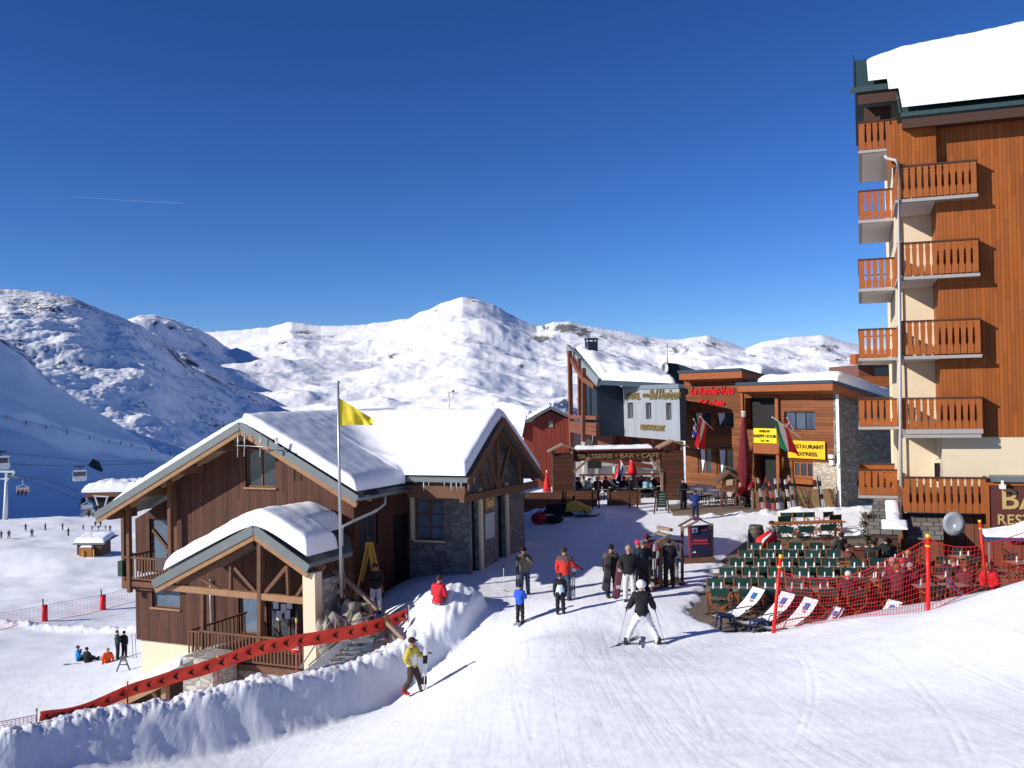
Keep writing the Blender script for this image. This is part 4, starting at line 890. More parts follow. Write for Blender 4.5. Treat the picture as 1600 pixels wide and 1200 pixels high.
# ================================================================== cafe with the two flat gables
p0 = at(1312, 700, 53.0); FK = Frame(p0.x, p0.y, .57, -.82)
ca = bthing('cafe_building', 'sunlit orange plank cafe with red lettering, yellow banners and slate stone side wall', 'cafe', FK)
M_log = planks('honey_log_boards', (.165,.058,.02), .17, 'h', var=.65, groove=.35)
M_cst = stone('cafe_stone', (.19,.185,.18), (.09,.09,.085), 2.4, var=.55)
M_pst = stone('cafe_front_stone', (.42,.37,.29), (.30,.27,.22), 3.6, var=.4)
M_frz = plain('cafe_cornice_wood', (.28,.085,.026), .6, scale=2)
M_blu = plain('dark_blue_metal', (.04,.065,.10), .45, .2)
def ku(px, py, v=0): return FK.onv(px, py, v)[0]
def kz(px, py, v=0): return FK.onv(px, py, v)[1]
uj = ku(1160, 660); ule = ku(1070, 660); GZ_ = -7.0
def kr(x0, y0, x1, y1, v=0): return rect(FK, 'v', v, x0, y0, x1, y1)
ztl = kz(1112, 592); ztr = kz(1230, 612)
hl = [kr(1082,643,1111,668), kr(1116,643,1147,667), kr(1090,699,1112,742), kr(1119,701,1146,740)]
hlv = [(h[0],h[1],min(x[2] for x in pr_),max(x[3] for x in pr_)) for pr_ in (hl[:2], hl[2:]) for h in pr_]
hop = kr(1164,622,1217,672); hdo = kr(1180,711,1217,790); hwr = kr(1225,643,1274,672); hlw = kr(1238,720,1271,748); hl2 = kr(1239,750,1271,775)
b = MB(); wall(b, PV(0), ule, uj, GZ_, ztl, hlv, 0, 0, .22)
wall(b, PV(0), uj+.01, -.35, GZ_, ztr, [(hop[0],hop[1],hop[2],hop[3]), (hdo[0],hdo[1],GZ_+.2,hdo[3]), hwr, (hlw[0],hlw[1],hlw[2],hlw[3])], 0, 0, .5)
b.add([(ule,0,GZ_),(ule,8,GZ_),(ule,8,ztl-.6),(ule,0,ztl)], [(3,2,1,0)]); b.build('plank_wall', [M_log], ca)
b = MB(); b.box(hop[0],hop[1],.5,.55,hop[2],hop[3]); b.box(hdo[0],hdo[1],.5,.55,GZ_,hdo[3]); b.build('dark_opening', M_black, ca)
for h in hlv: window(ca, PV(0), h, M_frz, M_glass, 2, 1, t=.09)
window(ca, PV(0), hwr, M_black, glassmat('blue_window', (.05,.07,.11)), 3, 1, t=.05); window(ca, PV(0), hlw, M_frz, M_glass, 3, 1, t=.12)
for h in hlv:
    b = MB(); w_ = (h[1]-h[0]); b.add([(h[0]+.12*w_,.12,h[3]-.1),(h[0]+.5*w_,.12,h[3]-.1),(h[0]+.42*w_,.12,h[3]-.45*(h[3]-h[2])),(h[0]+.22*w_,.12,h[2]+.12)], [(0,1,2,3)]); b.build('curtain', M_white, ca)
b = MB(); ps = kr(1271,722,1311,800); b.box(ps[0],.02,-.05,-.003,GZ_,ps[3]); b.build('front_stonework', M_pst, ca)
b = MB(); b.box(-.34,.0,-.0,.3,GZ_+.0,ztr-.01); b.add([(.003,.0,GZ_),(.003,9,GZ_),(.003,9,ztr-1.6),(.003,0,ztr-.05)], [(0,1,2,3)]); b.build('stone_side_wall', M_cst, ca)
b = MB(); b.box(-.12,.06,-.09,-.055,GZ_,ztr-.1); b.build('corner_trim', M_white, ca)
# cornices and roofs
zcl = kz(1112,581,-.9); zcl2 = kz(1112,592,-.9); zcr = kz(1230,600,-1.1); zcr2 = kz(1230,611,-1.1)
ucl0, ucl1 = ku(1061,586,-.9), ku(1159,584,-.9); ucr0, ucr1 = ku(1152,606,-1.1), ku(1301,604,-1.1)
def flatroof(u0, u1, v0, zt, zb_, L, drop, nm):
    b = MB(); b.prism([(u0,v0,zb_),(u0,v0,zt),(u0,L,zt-drop),(u0,L,zb_-drop)], (u1-u0,0,0)); b.build(nm+'_cornice', M_frz, ca)
    b = MB(); b.prism([(u0-.06,v0-.08,zt+.003),(u0-.06,v0-.08,zt+.16),(u0-.06,L,zt+.16-drop),(u0-.06,L,zt+.003-drop)], (u1-u0+.12,0,0)); b.build(nm+'_roof', M_blu, ca)
flatroof(ucl0, ucl1, -.9, zcl, zcl2, 9, 2.0, 'left'); flatroof(ucr0, ucr1, -1.1, zcr, zcr2, 10, 2.4, 'right')
b = MB(); b.prism([(ucl1-.02,-.3,zcr),(ucl1-.02,-.3,zcl2),(ucl1-.02,8,zcl2-1.9),(ucl1-.02,8,zcr-1)], (.02,0,0)); b.build('parapet_side', M_blu, ca)
roofsnow('left_roof_snow', ca, [(ucl0+.6,ucl1-.4,1.2,8.8,(1,1,1,1))], lambda U, V: zcl+.16-2.0*(V+.9)/9.9, .85, 1.1, RSNOW, step=.25, seed=5)
roofsnow('right_roof_snow', ca, [(ucr0+1.2,ucr1+.02,-.75,9.8,(1.2,.35,1.0,1))], lambda U, V: zcr+.16-2.4*(V+1.1)/11.1, .62, .8, RSNOW, step=.25, seed=6)
# hanging details: sign letters
M_red = plain('red_lettering', (.55,.012,.02), .45)
ux = (1, 0, 0)
b = MB(); zt1 = kz(1112,616); sz = kz(1112,602)-kz(1112,619)
addtext(b, 'Le Rendez-Vous', sz*.98, ((ku(1080,612)+ku(1147,612))/2,-.04,zt1), (.83,0,0), (0,0,1), .04, shear=.35, bold=.02); b.build('wall_lettering', M_red, ca); b = MB()
zt2 = kz(1112,633); addtext(b, 'Café - Resto', sz*.72, ((ku(1091,630)+ku(1135,630))/2,-.04,zt2), (.85,0,0), (0,0,1), .04, shear=.3, bold=.02)
b.build('wall_lettering', M_red, ca)
M_yel = plain('yellow_banner', (.85,.62,.02), .6, var=.04); M_yel2 = plain('amber_banner', (.88,.46,.01), .6, var=.04); M_ink = plain('dark_print', (.05,.035,.01))
def banner(nm, label, r, v, mat, lines):
    t = thing(nm, label, 'banner', FK.w(r[0], v), FK.ang); L = r[1]-r[0]; h = r[3]-r[2]
    n = 14; a = np.linspace(0, L, n); zz = np.linspace(r[2], r[3], 6); A, Z = np.meshgrid(a, zz); Yv_ = .02*np.sin(A*4)+.0*Z
    gridmesh('cloth', A, Yv_, Z, mat, t)
    for s_, sz_, cx, cz, sx in lines: mb = MB(); addtext(mb, s_, h*sz_, (L*cx,-.035,r[2]+h*cz), (sx,0,0), (0,0,1), .006, bold=.006); mb.build('lettering', M_ink, t)
    return t
rb = kr(1231,688,1290,718,-.12); banner('restaurant_banner', 'amber yellow banner reading RESTAURANT EXPRESS under the upper window', rb, -.14, M_yel2, [('RESTAURANT',.30,.53,.58,1.25),('EXPRESS',.30,.52,.16,1.25)])
rb = kr(1178,669,1214,693,-.35); banner('happy_hour_banner', 'lemon yellow HAPPY HOUR banner on the balcony above the cafe door', rb, -.38, M_yel, [('APRES-SKI',.22,.5,.74,1.0),('HAPPY HOUR',.30,.5,.38,1.05),('17H - 19H',.18,.5,.1,1.0)])
b = MB(); bb = kr(1176,672,1220,710,-.3); b.box(bb[0],bb[1],-.33,-.28,bb[2],bb[3]); b.build('balcony_front', M_frz, ca)
b = MB(); u = ku(1217,740,-.1); b.box(u-.1,u+.12,-.2,-.08,GZ_,hop[3]); b.box(uj,uj+.16,-.12,-.003,GZ_,ztr); b.build('timber_posts', M_frz, ca)
b = MB(); b.box(hlw[0]-.2,hlw[1]+.2,-.35,-.07,hlw[2]-.3,hlw[2]-.03); b.build('flower_box', M_frz, ca)
b = MB(); u, z = FK.onv(1301,716,-.1); b.box(u-.14,u+.14,-.3,-.1,z-.0,z+.2); b.box(u-.12,u+.12,-.25,-.1,z-.35,z-.1); b.build('wall_lamp', M_white, ca)
# flags on short poles
def flag(nm, label, base, tip, stripes, w_, drop, cross=None):
    t = thing(nm, label, 'flag', base); d = Vector(tip)-Vector(base)
    b = MB(); b.tube([(0,0,0), d], .022, 6); b.ball(d, .04, 6, 4); b.build('flagpole', M_white, t)
    n = 13; m = 9; A, B = np.meshgrid(np.linspace(.42, 1, n), np.linspace(0, 1, m))
    X = d.x*A+.10*np.sin(A*14+B*2)*B+B*drop[0]; Yy = d.y*A+.12*np.cos(A*16+B*3)*B+B*drop[1]; Z = d.z*A-B*w_*(.9+.1*np.sin(A*9))+B*drop[2]
    o = gridmesh('cloth', X, Yy, Z, stripes[0], t)
    for s_ in stripes[1:]: o.data.materials.append(s_)
    k = len(stripes); mi = []
    for j in range(m-1):
        for i in range(n-1):
            if cross == 'dk': q = 1 if (i in (4, 5) or j in (3, 4)) else 0
            elif cross == 'h': q = min(k-1, int(j/(m-1)*k))
            else: q = min(k-1, int((1-(i+.5)/(n-1))*k)) if cross != 'rev' else min(k-1, int((i+.5)/(n-1)*k))
            mi.append(q)
    o.data.polygons.foreach_set('material_index', mi); return t
F_g = plain('flag_green', (.01,.19,.08)); F_w = plain('flag_white', (.8,.8,.8), var=.03); F_r = plain('flag_red', (.62,.01,.015)); F_b = plain('flag_blue', (.02,.03,.22))
flag('italian_flag', 'green white red flag hanging from a slanted white pole above the cafe door', at(1251,684,51.5), at(1207,652,50.2), [F_g, F_w, F_r], 1.35, (.35,-.1,-.25))
flag('danish_flag', 'red flag with white cross beside the green white red flag', at(1240,672,52.0), at(1230,653,51.2), [F_r, F_w], .8, (-.55,-.1,0), 'dk')
flag('canadian_flag', 'red and white flag at the upper left cafe window', at(1114,671,57.2), at(1094,651,56.2), [F_r, F_w, F_r], 1.2, (-.35,-.1,-.5))
flag('british_flag', 'small blue flag with white bands behind the red and white flag', at(1092,672,57.3), at(1084,655,56.5), [F_b, F_w], .7, (-.1,0,-.2), 'dk')
# closed parasol, screens, info hut
t = thing('closed_parasol', 'tall closed burgundy parasol with white cap in front of the cafe', 'parasol', onground(1165,789,40,70)+Vector((0,0,0))); hgt = (789-640)*54/1540
M_bur = plain('burgundy_canvas', (.12,.010,.017), .8, scale=9, var=.3)
b = MB(); pr_ = [(.10,.5),(.17,.9),(.28,1.2),(.43,1.75),(.40,2.2),(.31,3.0),(.2,4.0),(.13,hgt-.35),(.08,hgt-.3)]
b.lathe(pr_, n=20)
for i, v in enumerate(b.v):
    a_ = math.atan2(v[1], v[0]); k = 1+.22*math.cos(a_*8)*(1 if v[2] < 3.5 else .3); b.v[i] = (v[0]*k*.82, v[1]*k*.82, v[2]+(.12*math.cos(a_*8) if v[2] < 1 else 0))
b.build('canopy', M_bur, t)
b = MB(); b.lathe([(.11,hgt-.33),(.12,hgt-.05),(.16,hgt-.02),(.05,hgt)], n=12); b.build('cap', M_white, t)
b = MB(); b.tube([(0,0,-.1),(0,0,.6)], .04, 8); b.box(-.3,.3,-.3,.3,-.05,.08); b.build('pole', M_galv, t)
# ================================================================== hotel with the corrugated sign box
p0 = at(1062, 640, 58.0); FH = Frame(p0.x, p0.y, .29, -.957)
ho = bthing('hotel_building', 'blue metal clad hotel with sloping snowy roof and gilded lettering', 'hotel', FH)
M_cor = planks('pale_blue_corrugated_sheet', (.30,.325,.35), .28, 'v', var=.12, groove=.55, rough=.45); M_navy = planks('navy_metal_cladding', (.028,.042,.062), .3, 'v', var=.2, groove=.5, rough=.4)
def gu(px, py, v=0): return FH.onv(px, py, v)[0]
def gz_(px, py, v=0): return FH.onv(px, py, v)[1]
uA = gu(975, 640); zt = gz_(1060, 600); zb_ = gz_(1062, 689); 
hw3 = [(gu((x0+x1)/2-3,640)-0, gu((x0+x1)/2+5.5,640), zb_+.36*(zt-zb_), zb_+.67*(zt-zb_)) for x0, x1 in ((979,988),(1006,1018),(1037,1050))]
b = MB(); wall(b, PV(0), uA, 0, zb_, zt-.25, hw3, 0, 0, .35); b.build('sign_cladding', M_cor, ho)
for h in hw3: window(ho, PV(0), h, plain('grey_window_frame', (.16,.16,.15)), M_glass, 1, 1, t=.1, depth=.3)
b = MB(); b.box(uA-.02,.06,-.08,.3,zt-.247,zt); b.build('parapet', plain('blue_grey_trim', (.17,.21,.24)), ho)
b = MB(); b.box(-.2,0,.003,.42,zb_,zt-.25); b.box(uA,-.2,.36,.42,zb_,zb_+.1); b.box(uA,-.21,.37,.42,zb_+.1,zt-.3); b.build('dark_cladding', M_navy, ho)
# dark front wall: from px 932 to 975, runs along v from the box's far end
vB = FH.onu(933, 640, uA)[0]
b = MB(); zl = FH.onu(955, 594, uA)[1]; zlb = FH.onu(955, 680, uA)[1]
b.box(uA-.1, uA-.02, 0, 0, 0, 0) if False else None
b.add([(uA-.02,vB,zlb),(uA-.02,-.0,zb_),(uA-.02,-.0,zt-.1),(uA-.02,vB,FH.onu(934,590,uA)[1])], [(0,1,2,3)]); b.add([(uA-.02,vB,zlb),(uA-.02,vB,FH.onu(934,590,uA)[1]),(uA-3,vB,FH.onu(934,590,uA)[1]),(uA-3,vB,zlb)], [(0,1,2,3)]); b.build('navy_wall', M_navy, ho)
M_gilt = plain('gilt_letters', (.36,.27,.12), .4, .5)
H_ = zt-zb_; W_ = -uA
b = MB(); addtext(b, 'HOTEL', H_*.17, (uA+W_*.21,-.06,zb_+H_*.74), (1.15,0,0), (0,0,1), .06, bold=.012); b.build('gilt_lettering', M_gilt, ho); b = MB(); addtext(b, '***', H_*.17, (uA+W_*.44,-.06,zb_+H_*.72), (1.2,0,0), (0,0,1), .05); b.build('gilt_stars', M_gilt, ho); b = MB(); addtext(b, 'Bel Horizon', H_*.25, (uA+W_*.76,-.06,zb_+H_*.74), (1.02,0,0), (0,0,1), .06, shear=.4, bold=.01)
b.build('gilt_lettering', M_gilt, ho); b = MB(); addtext(b, 'RESTAURANT', H_*.14, (uA+W_*.55,-.06,zb_+H_*.16), (1.2,0,0), (0,0,1), .06, bold=.012)
b.build('gilt_lettering', M_gilt, ho)
# gable roof plane rising to the left; its verge runs px (887,541) - (936,592)
Yg = 60.0
def hw_(px, py, Y): p = FH.loc(at(px, py, Y)); return p
A = hw_(887,541,69.5); B = hw_(936,594,64.4)
b = MB(); slab(b, [tuple(B), tuple(hw_(1060,601,62)), tuple(hw_(1036,583,72)), tuple(A)], .3); b.build('roof', M_blu, ho)
b = MB(); b.beam(A+Vector((0,0,-.15)), B+Vector((0,0,-.15)), .25, .55); b.build('verge', plain('verge_blue_grey', (.2,.24,.26)), ho)
def roofquad(nm, c, thick, seed, parent, lump=.1):
    """snow on a sloping quad given by its corners a,b,c,d"""
    n = 26; s, t_ = np.meshgrid(np.linspace(0, 1, n), np.linspace(0, 1, n)); c = [np.array(v) for v in c]
    P = ((1-s)*(1-t_))[..., None]*c[0]+(s*(1-t_))[..., None]*c[1]+(s*t_)[..., None]*c[2]+((1-s)*t_)[..., None]*c[3]
    d = np.minimum(np.minimum(s, 1-s), np.minimum(t_, 1-t_)); pf = np.sqrt(np.clip(1-(1-np.clip(d/.14, 0, 1))**2, 0, 1))
    Z = P[..., 2]+.02+thick*pf*(1+.8*fbm(s*5+seed, t_*5, 4, seed))
    return gridmesh(nm, P[..., 0], P[..., 1], Z, RSNOW, parent)
roofquad('roof_snow', [B+Vector((0,0,.0)), hw_(1058,600,62.2), hw_(1034,583,71.5), A.lerp(hw_(1036,583,72), .06)], .5, 7, ho)
# open timber front on the left: posts, stone pillar, balconies
def hbeam(nm, segs, mat, wd=.22):
    b = MB()
    for (p, q) in segs: b.beam(hw_(*p), hw_(*q), wd, wd)
    return b.build(nm, mat, ho)
M_hb = plain('reddish_timber', (.17,.06,.035), .6, scale=2, var=.3)
hbeam('timber_post', [((890,548,68),(893,700,68))], M_hb, .26); hbeam('timber_post', [((905,560,67),(906,650,67))], M_hb, .22); hbeam('timber_post', [((912,575,66.2),(912,690,66.2))], M_hb, .26)
hbeam('balcony_rails', [((892,651,68),(934,653,65)),((892,661,68),(934,664,65)),((892,667,68),(934,671,65)),((892,672,68),(934,678,65))], M_hb, .26)
hbeam('eave_brace', [((893,560,68),(912,592,66.2)),((912,592,66.2),(930,604,65))], M_hb, .3)
hbeam('stone_pillar', [((918,582,68),(917,705,68))], M_stone2, .55)
b = MB(); q = [hw_(924,596,68.5), hw_(935,607,67), hw_(935,668,67), hw_(924,664,68.5)]; b.add([tuple(v) for v in q], [(0,3,2,1)]); b.build('panel_wall', M_hb, ho)
b = MB(); q = [hw_(930,626,67), hw_(934.5,627,66.7), hw_(934.5,652,66.7), hw_(930,651,67)]; b.add([tuple(v) for v in q], [(0,3,2,1)]); b.build('hotel_doorway', M_black, ho)
hbeam('ground_floor_front', [((932,692,67.5),(962,696,67))], M_hb, 2.0)
b = MB(); q = [hw_(930,676,68), hw_(1068,690,66), hw_(1068,760,66), hw_(930,750,68)]; b.add([tuple(v) for v in q], [(0,3,2,1)]); b.build('ground_wall', planks('red_ground_boards', (.25,.07,.04), .5, 'v'), ho)
for x0, x1 in ((944,958),(988,1002),(1018,1030)):
    b = MB(); q = [hw_(x0,683,67), hw_(x1,684,67), hw_(x1,703,67), hw_(x0,702,67)]; b.add([tuple(v) for v in q], [(0,3,2,1)]); b.build('ground_window', M_glass, ho)
b = MB(); c = hw_(924,545,69); b.prism([(c.x-.35,c.y-.35,c.z-1.4),(c.x+.35,c.y-.35,c.z-1.4),(c.x+.35,c.y+.35,c.z-1.4),(c.x-.35,c.y+.35,c.z-1.4)], (0,0,1.9)); o = b.build('chimney', M_navy, ho)
b = MB(); b.box(c.x-.38,c.x+.38,c.y-.38,c.y+.38,c.z+.62,c.z+.74); [b.box(c.x+sx*.3-.04,c.x+sx*.3+.04,c.y+sy*.3-.04,c.y+sy*.3+.04,c.z+.5,c.z+.62) for sx in (-1,1) for sy in (-1,1)]; b.build('chimney_cap', M_navy, o)
# block behind with mast and dish
t = thing('navy_rooftop_block', 'low dark blue metal block between hotel and cafe', 'building', at(1052, 590, 66), 0)
b = MB(); q = [at(1036,566,66),at(1058,568,66),at(1100,583,70),at(1100,640,70),at(1036,640,66)]; o0 = Vector(t.location); b.prism([tuple(v-o0) for v in q], (1.5,6,0)); b.build('metal_wall', M_navy, t)
t = thing('satellite_dish', 'white satellite dish on the blue block above the hotel lettering', 'satellite dish', at(1039,575,65.5))
b = MB(); b.lathe([(.02,0),(.3,.04),(.42,.1),(.43,.11),(.3,.06),(.02,.02)], n=18); b.v = [(v[0]*.55, -v[2], v[1]) for v in b.v]; b.build('dish', M_white, t)
b = MB(); b.tube([(0,0,0),(0,.5,-.2)], .03, 6); b.build('bracket', M_galv, t)
t = thing('rooftop_mast', 'thin antenna mast on the roof behind the hotel lettering', 'antenna', at(1043,565,67))
b = MB(); b.tube([(0,0,-.4),(0,0,1.25)], .035, 6); b.build('mast', M_galv, t)
b = MB(); b.tube([(-.35,0,.75),(.35,0,.7)], .025, 6); b.build('crossbar', M_galv, t); b = MB(); b.tube([(-.22,0,1.0),(.22,0,1.0)], .02, 6); b.build('crossbar', M_galv, t)
# ================================================================== red barn and far chalets
def gabled(nm, label, L, Rr, apex, base, Y, depth, wallm, roofm, thick=.35, over=.5, cat='barn'):
    """gable-fronted house: pixel columns of its two walls, apex, base line; stands Y metres away and runs back"""
    o = at((L+Rr)/2, base, Y); t = thing(nm, label, cat, o)
    pl, pr2 = at(L, base, Y)-o, at(Rr, base, Y)-o; ea = at(L, apex[2], Y)-o; eb = at(Rr, apex[3], Y)-o; ap_ = at(apex[0], apex[1], Y)-o
    b = MB(); b.prism([tuple(pl), tuple(pr2), tuple(eb), tuple(ap_-Vector((0,0,.1))), tuple(ea)], (depth*.15, depth, 0)); b.build('wall', wallm, t)
    dn = Vector((depth*.15+.1, depth+over, 0)); f = Vector((0,-over,0))
    def ext(a, c): d = (c-a); return c+d.normalized()*over*1.2
    l2, r2 = ext(ap_, ea)+Vector((0,0,.08)), ext(ap_, eb)+Vector((0,0,.08)); a2 = ap_+Vector((0,0,.08))
    b = MB(); b.prism([tuple(l2+f), tuple(a2+f), tuple(a2+f+Vector((0,0,.22))), tuple(l2+f+Vector((0,0,.22)))], dn+Vector((0,over,0))); b.prism([tuple(a2+f), tuple(r2+f), tuple(r2+f+Vector((0,0,.22))), tuple(a2+f+Vector((0,0,.22)))], dn+Vector((0,over,0))); b.build('roof', roofm, t)
    up = Vector((0,0,.22)); r3 = roofquad('roof_snow', [l2+f*.8+up, a2+f*.8+up, a2+f*.8+up+dn, l2+f*.8+up+dn], thick, 3, t); roofquad('roof_snow', [a2+f*.8+up, r2+f*.8+up, r2+f*.8+up+dn, a2+f*.8+up+dn], thick, 4, t)
    return t
M_redw = planks('red_barn_boards', (.24,.045,.028), .35, 'v', var=.18, groove=.6)
t = gabled('red_barn', 'plain red timber barn with snowy gable roof left of the hotel', 833, 893, (860,641,656,657), 772, 74, 9, M_redw, M_metal, .3)
b = MB(); b.box(-.15,.15,-.06,-.0,5.0,5.5); b.build('vent', M_stone2, t)
b = MB(); c = at(882,636,78)-Vector(t.location); b.box(c.x-.35,c.x+.35,c.y-.3,c.y+.3,c.z-1.2,c.z+.1); b.prism([(c.x-.5,c.y-.4,c.z+.3),(c.x+.5,c.y-.4,c.z+.3),(c.x,c.y-.4,c.z+.65)], (0,.8,0)); b.box(c.x-.3,c.x-.22,c.y-.3,c.y+.3,c.z+.1,c.z+.3); b.box(c.x+.22,c.x+.3,c.y-.3,c.y+.3,c.z+.1,c.z+.3); b.build('chimney', M_metal, t)
t = gabled('snowy_shed', 'low snow-covered roof just left of the red barn', 818, 842, (822,655,675,662), 740, 86, 6, M_redw, M_metal, .4, cat='shed')
t = thing('long_roof_building', 'long low building whose dark roof edge shows above the chalet snow', 'building', at(600, 660, 62))
o0 = Vector(t.location)
b = MB(); b.prism([tuple(at(520,657,60)-o0),tuple(at(700,649,66)-o0),tuple(at(700,700,66)-o0),tuple(at(520,710,60)-o0)], (-.5,4,0)); b.build('wall', plain('grey_green_wall', (.16,.18,.15)), t)
b = MB(); b.prism([tuple(at(512,652,59.7)-o0),tuple(at(700,644,65.7)-o0),tuple(at(700,651,65.7)-o0),tuple(at(512,659,59.7)-o0)], (-.5,5,0)); b.build('roof', M_blu, t)
t = thing('weather_mast', 'thin mast with a small wind vane above the chalet roof', 'mast', at(702,646,64))
b = MB(); b.tube([(0,0,-.4),(0,0,1.35)], .03, 6); b.build('mast', M_galv, t); b = MB(); b.tube([(-.12,0,1.32),(.3,0,1.42)], .025, 6); b.box(.22,.36,-.02,.02,1.36,1.52); b.build('wind_vane', M_metal, t)
# brown balconied building glimpsed behind the tall one
t = thing('far_balcony_building', 'brown balconied building glimpsed behind the flank of the orange apartment building', 'building', at(1370, 640, 85)); o0 = Vector(t.location)
b = MB(); b.prism([tuple(at(1342,570,85)-o0),tuple(at(1420,570,85)-o0),tuple(at(1420,660,85)-o0),tuple(at(1342,660,85)-o0)], (0,8,0)); b.build('wall', plain('mauve_brown_wall', (.17,.075,.055)), t)
b = MB(); b.prism([tuple(at(1366,574,84.9)-o0),tuple(at(1388,574,84.9)-o0),tuple(at(1388,600,84.9)-o0),tuple(at(1366,600,84.9)-o0)], (0,.05,0)); b.build('far_window', M_glass, t)
for y in (553, 588):
    b = MB(); b.prism([tuple(at(1337,y,83.5)-o0),tuple(at(1410,y,83.5)-o0),tuple(at(1410,y+16,83.5)-o0),tuple(at(1337,y+16,83.5)-o0)], (0,1.4,0)); b.build('balcony', M_orb, t)

t = thing('folded_chair', 'white folded chair leaning in the lowest loggia of the orange building', 'chair', FB.w(FB.onv(1465,735,-.05)[0], -.1, FB.onv(1465,748,-.05)[1]), FB.ang+.4); b = MB()
for x in (-.12,.12): b.tube([(x,0,-.3),(x,.08,.75)], .02, 6)
b.tube([(-.12,.08,.75),(.12,.08,.75)], .02, 6); b.build('frame', M_white, t); b = MB(); b.box(-.1,.1,.02,.05,-.1,.6); b.build('seat', M_dkwood, t)
# ================================================================== people
def clothmat(col, name=None):
    key = 'cloth_%d_%d_%d' % tuple(int(c*255) for c in col)
    return plain(key, col, .8, scale=14, var=.22)
SKIN = plain('skin', (.48,.25,.17), .6, var=.08); DARKHAIR = plain('dark_hair', (.035,.02,.014), .6)
def glove(mb, w_, d, side, r=1.0):
    """palm, four bent fingers of unequal length and a thumb leaving its side"""
    w_ = Vector(w_); d = Vector(d).normalized(); s = d.cross(Vector((0,0,1)));
    if s.length < .2: s = Vector((side,0,0))
    s.normalize(); n = s.cross(d).normalized(); P = w_+d*.045*r
    mb.beam(w_, w_+d*.09*r, .085*r, .035*r, up=n)
    for k, L in enumerate((.070,.080,.075,.058)):
        a = w_+d*.088*r+s*(-.032+.0215*k)*r; m = a+d*L*.55*r-n*.006*r; e = m+(d*.55-n*.8).normalized()*L*.5*r
        mb.tube([a, m, e], [.0105*r,.010*r,.008*r], 5)
    a = w_+d*.025*r-s*.04*r*1; m = a+(d*.6-s*.8).normalized()*.035*r; e = m+(d*.85-s*.2-n*.3).normalized()*.032*r
    mb.tube([a, m, e], [.012*r,.011*r,.009*r], 5)
ARMS = {'down': ((.06,.02,-.27),(.05,-.06,-.50)), 'front': ((.07,-.05,-.26),(-.05,-.28,-.24)), 'face': ((.07,-.16,-.2),(-.10,-.17,.02)), 'pocket': ((.12,.07,-.25),(.02,-.05,-.42)),
        'pole': ((.12,-.02,-.25),(.16,-.24,-.33)), 'hip': ((.2,.06,-.22),(.05,-.02,-.40)), 'table': ((.08,-.16,-.25),(-.04,-.40,-.24)), 'out': ((.13,-.02,-.25),(.28,-.12,-.32)), 'hold': ((.10,-.10,-.25),(.08,-.36,-.16)), 'back': ((.1,.14,-.24),(.12,.3,-.42))}
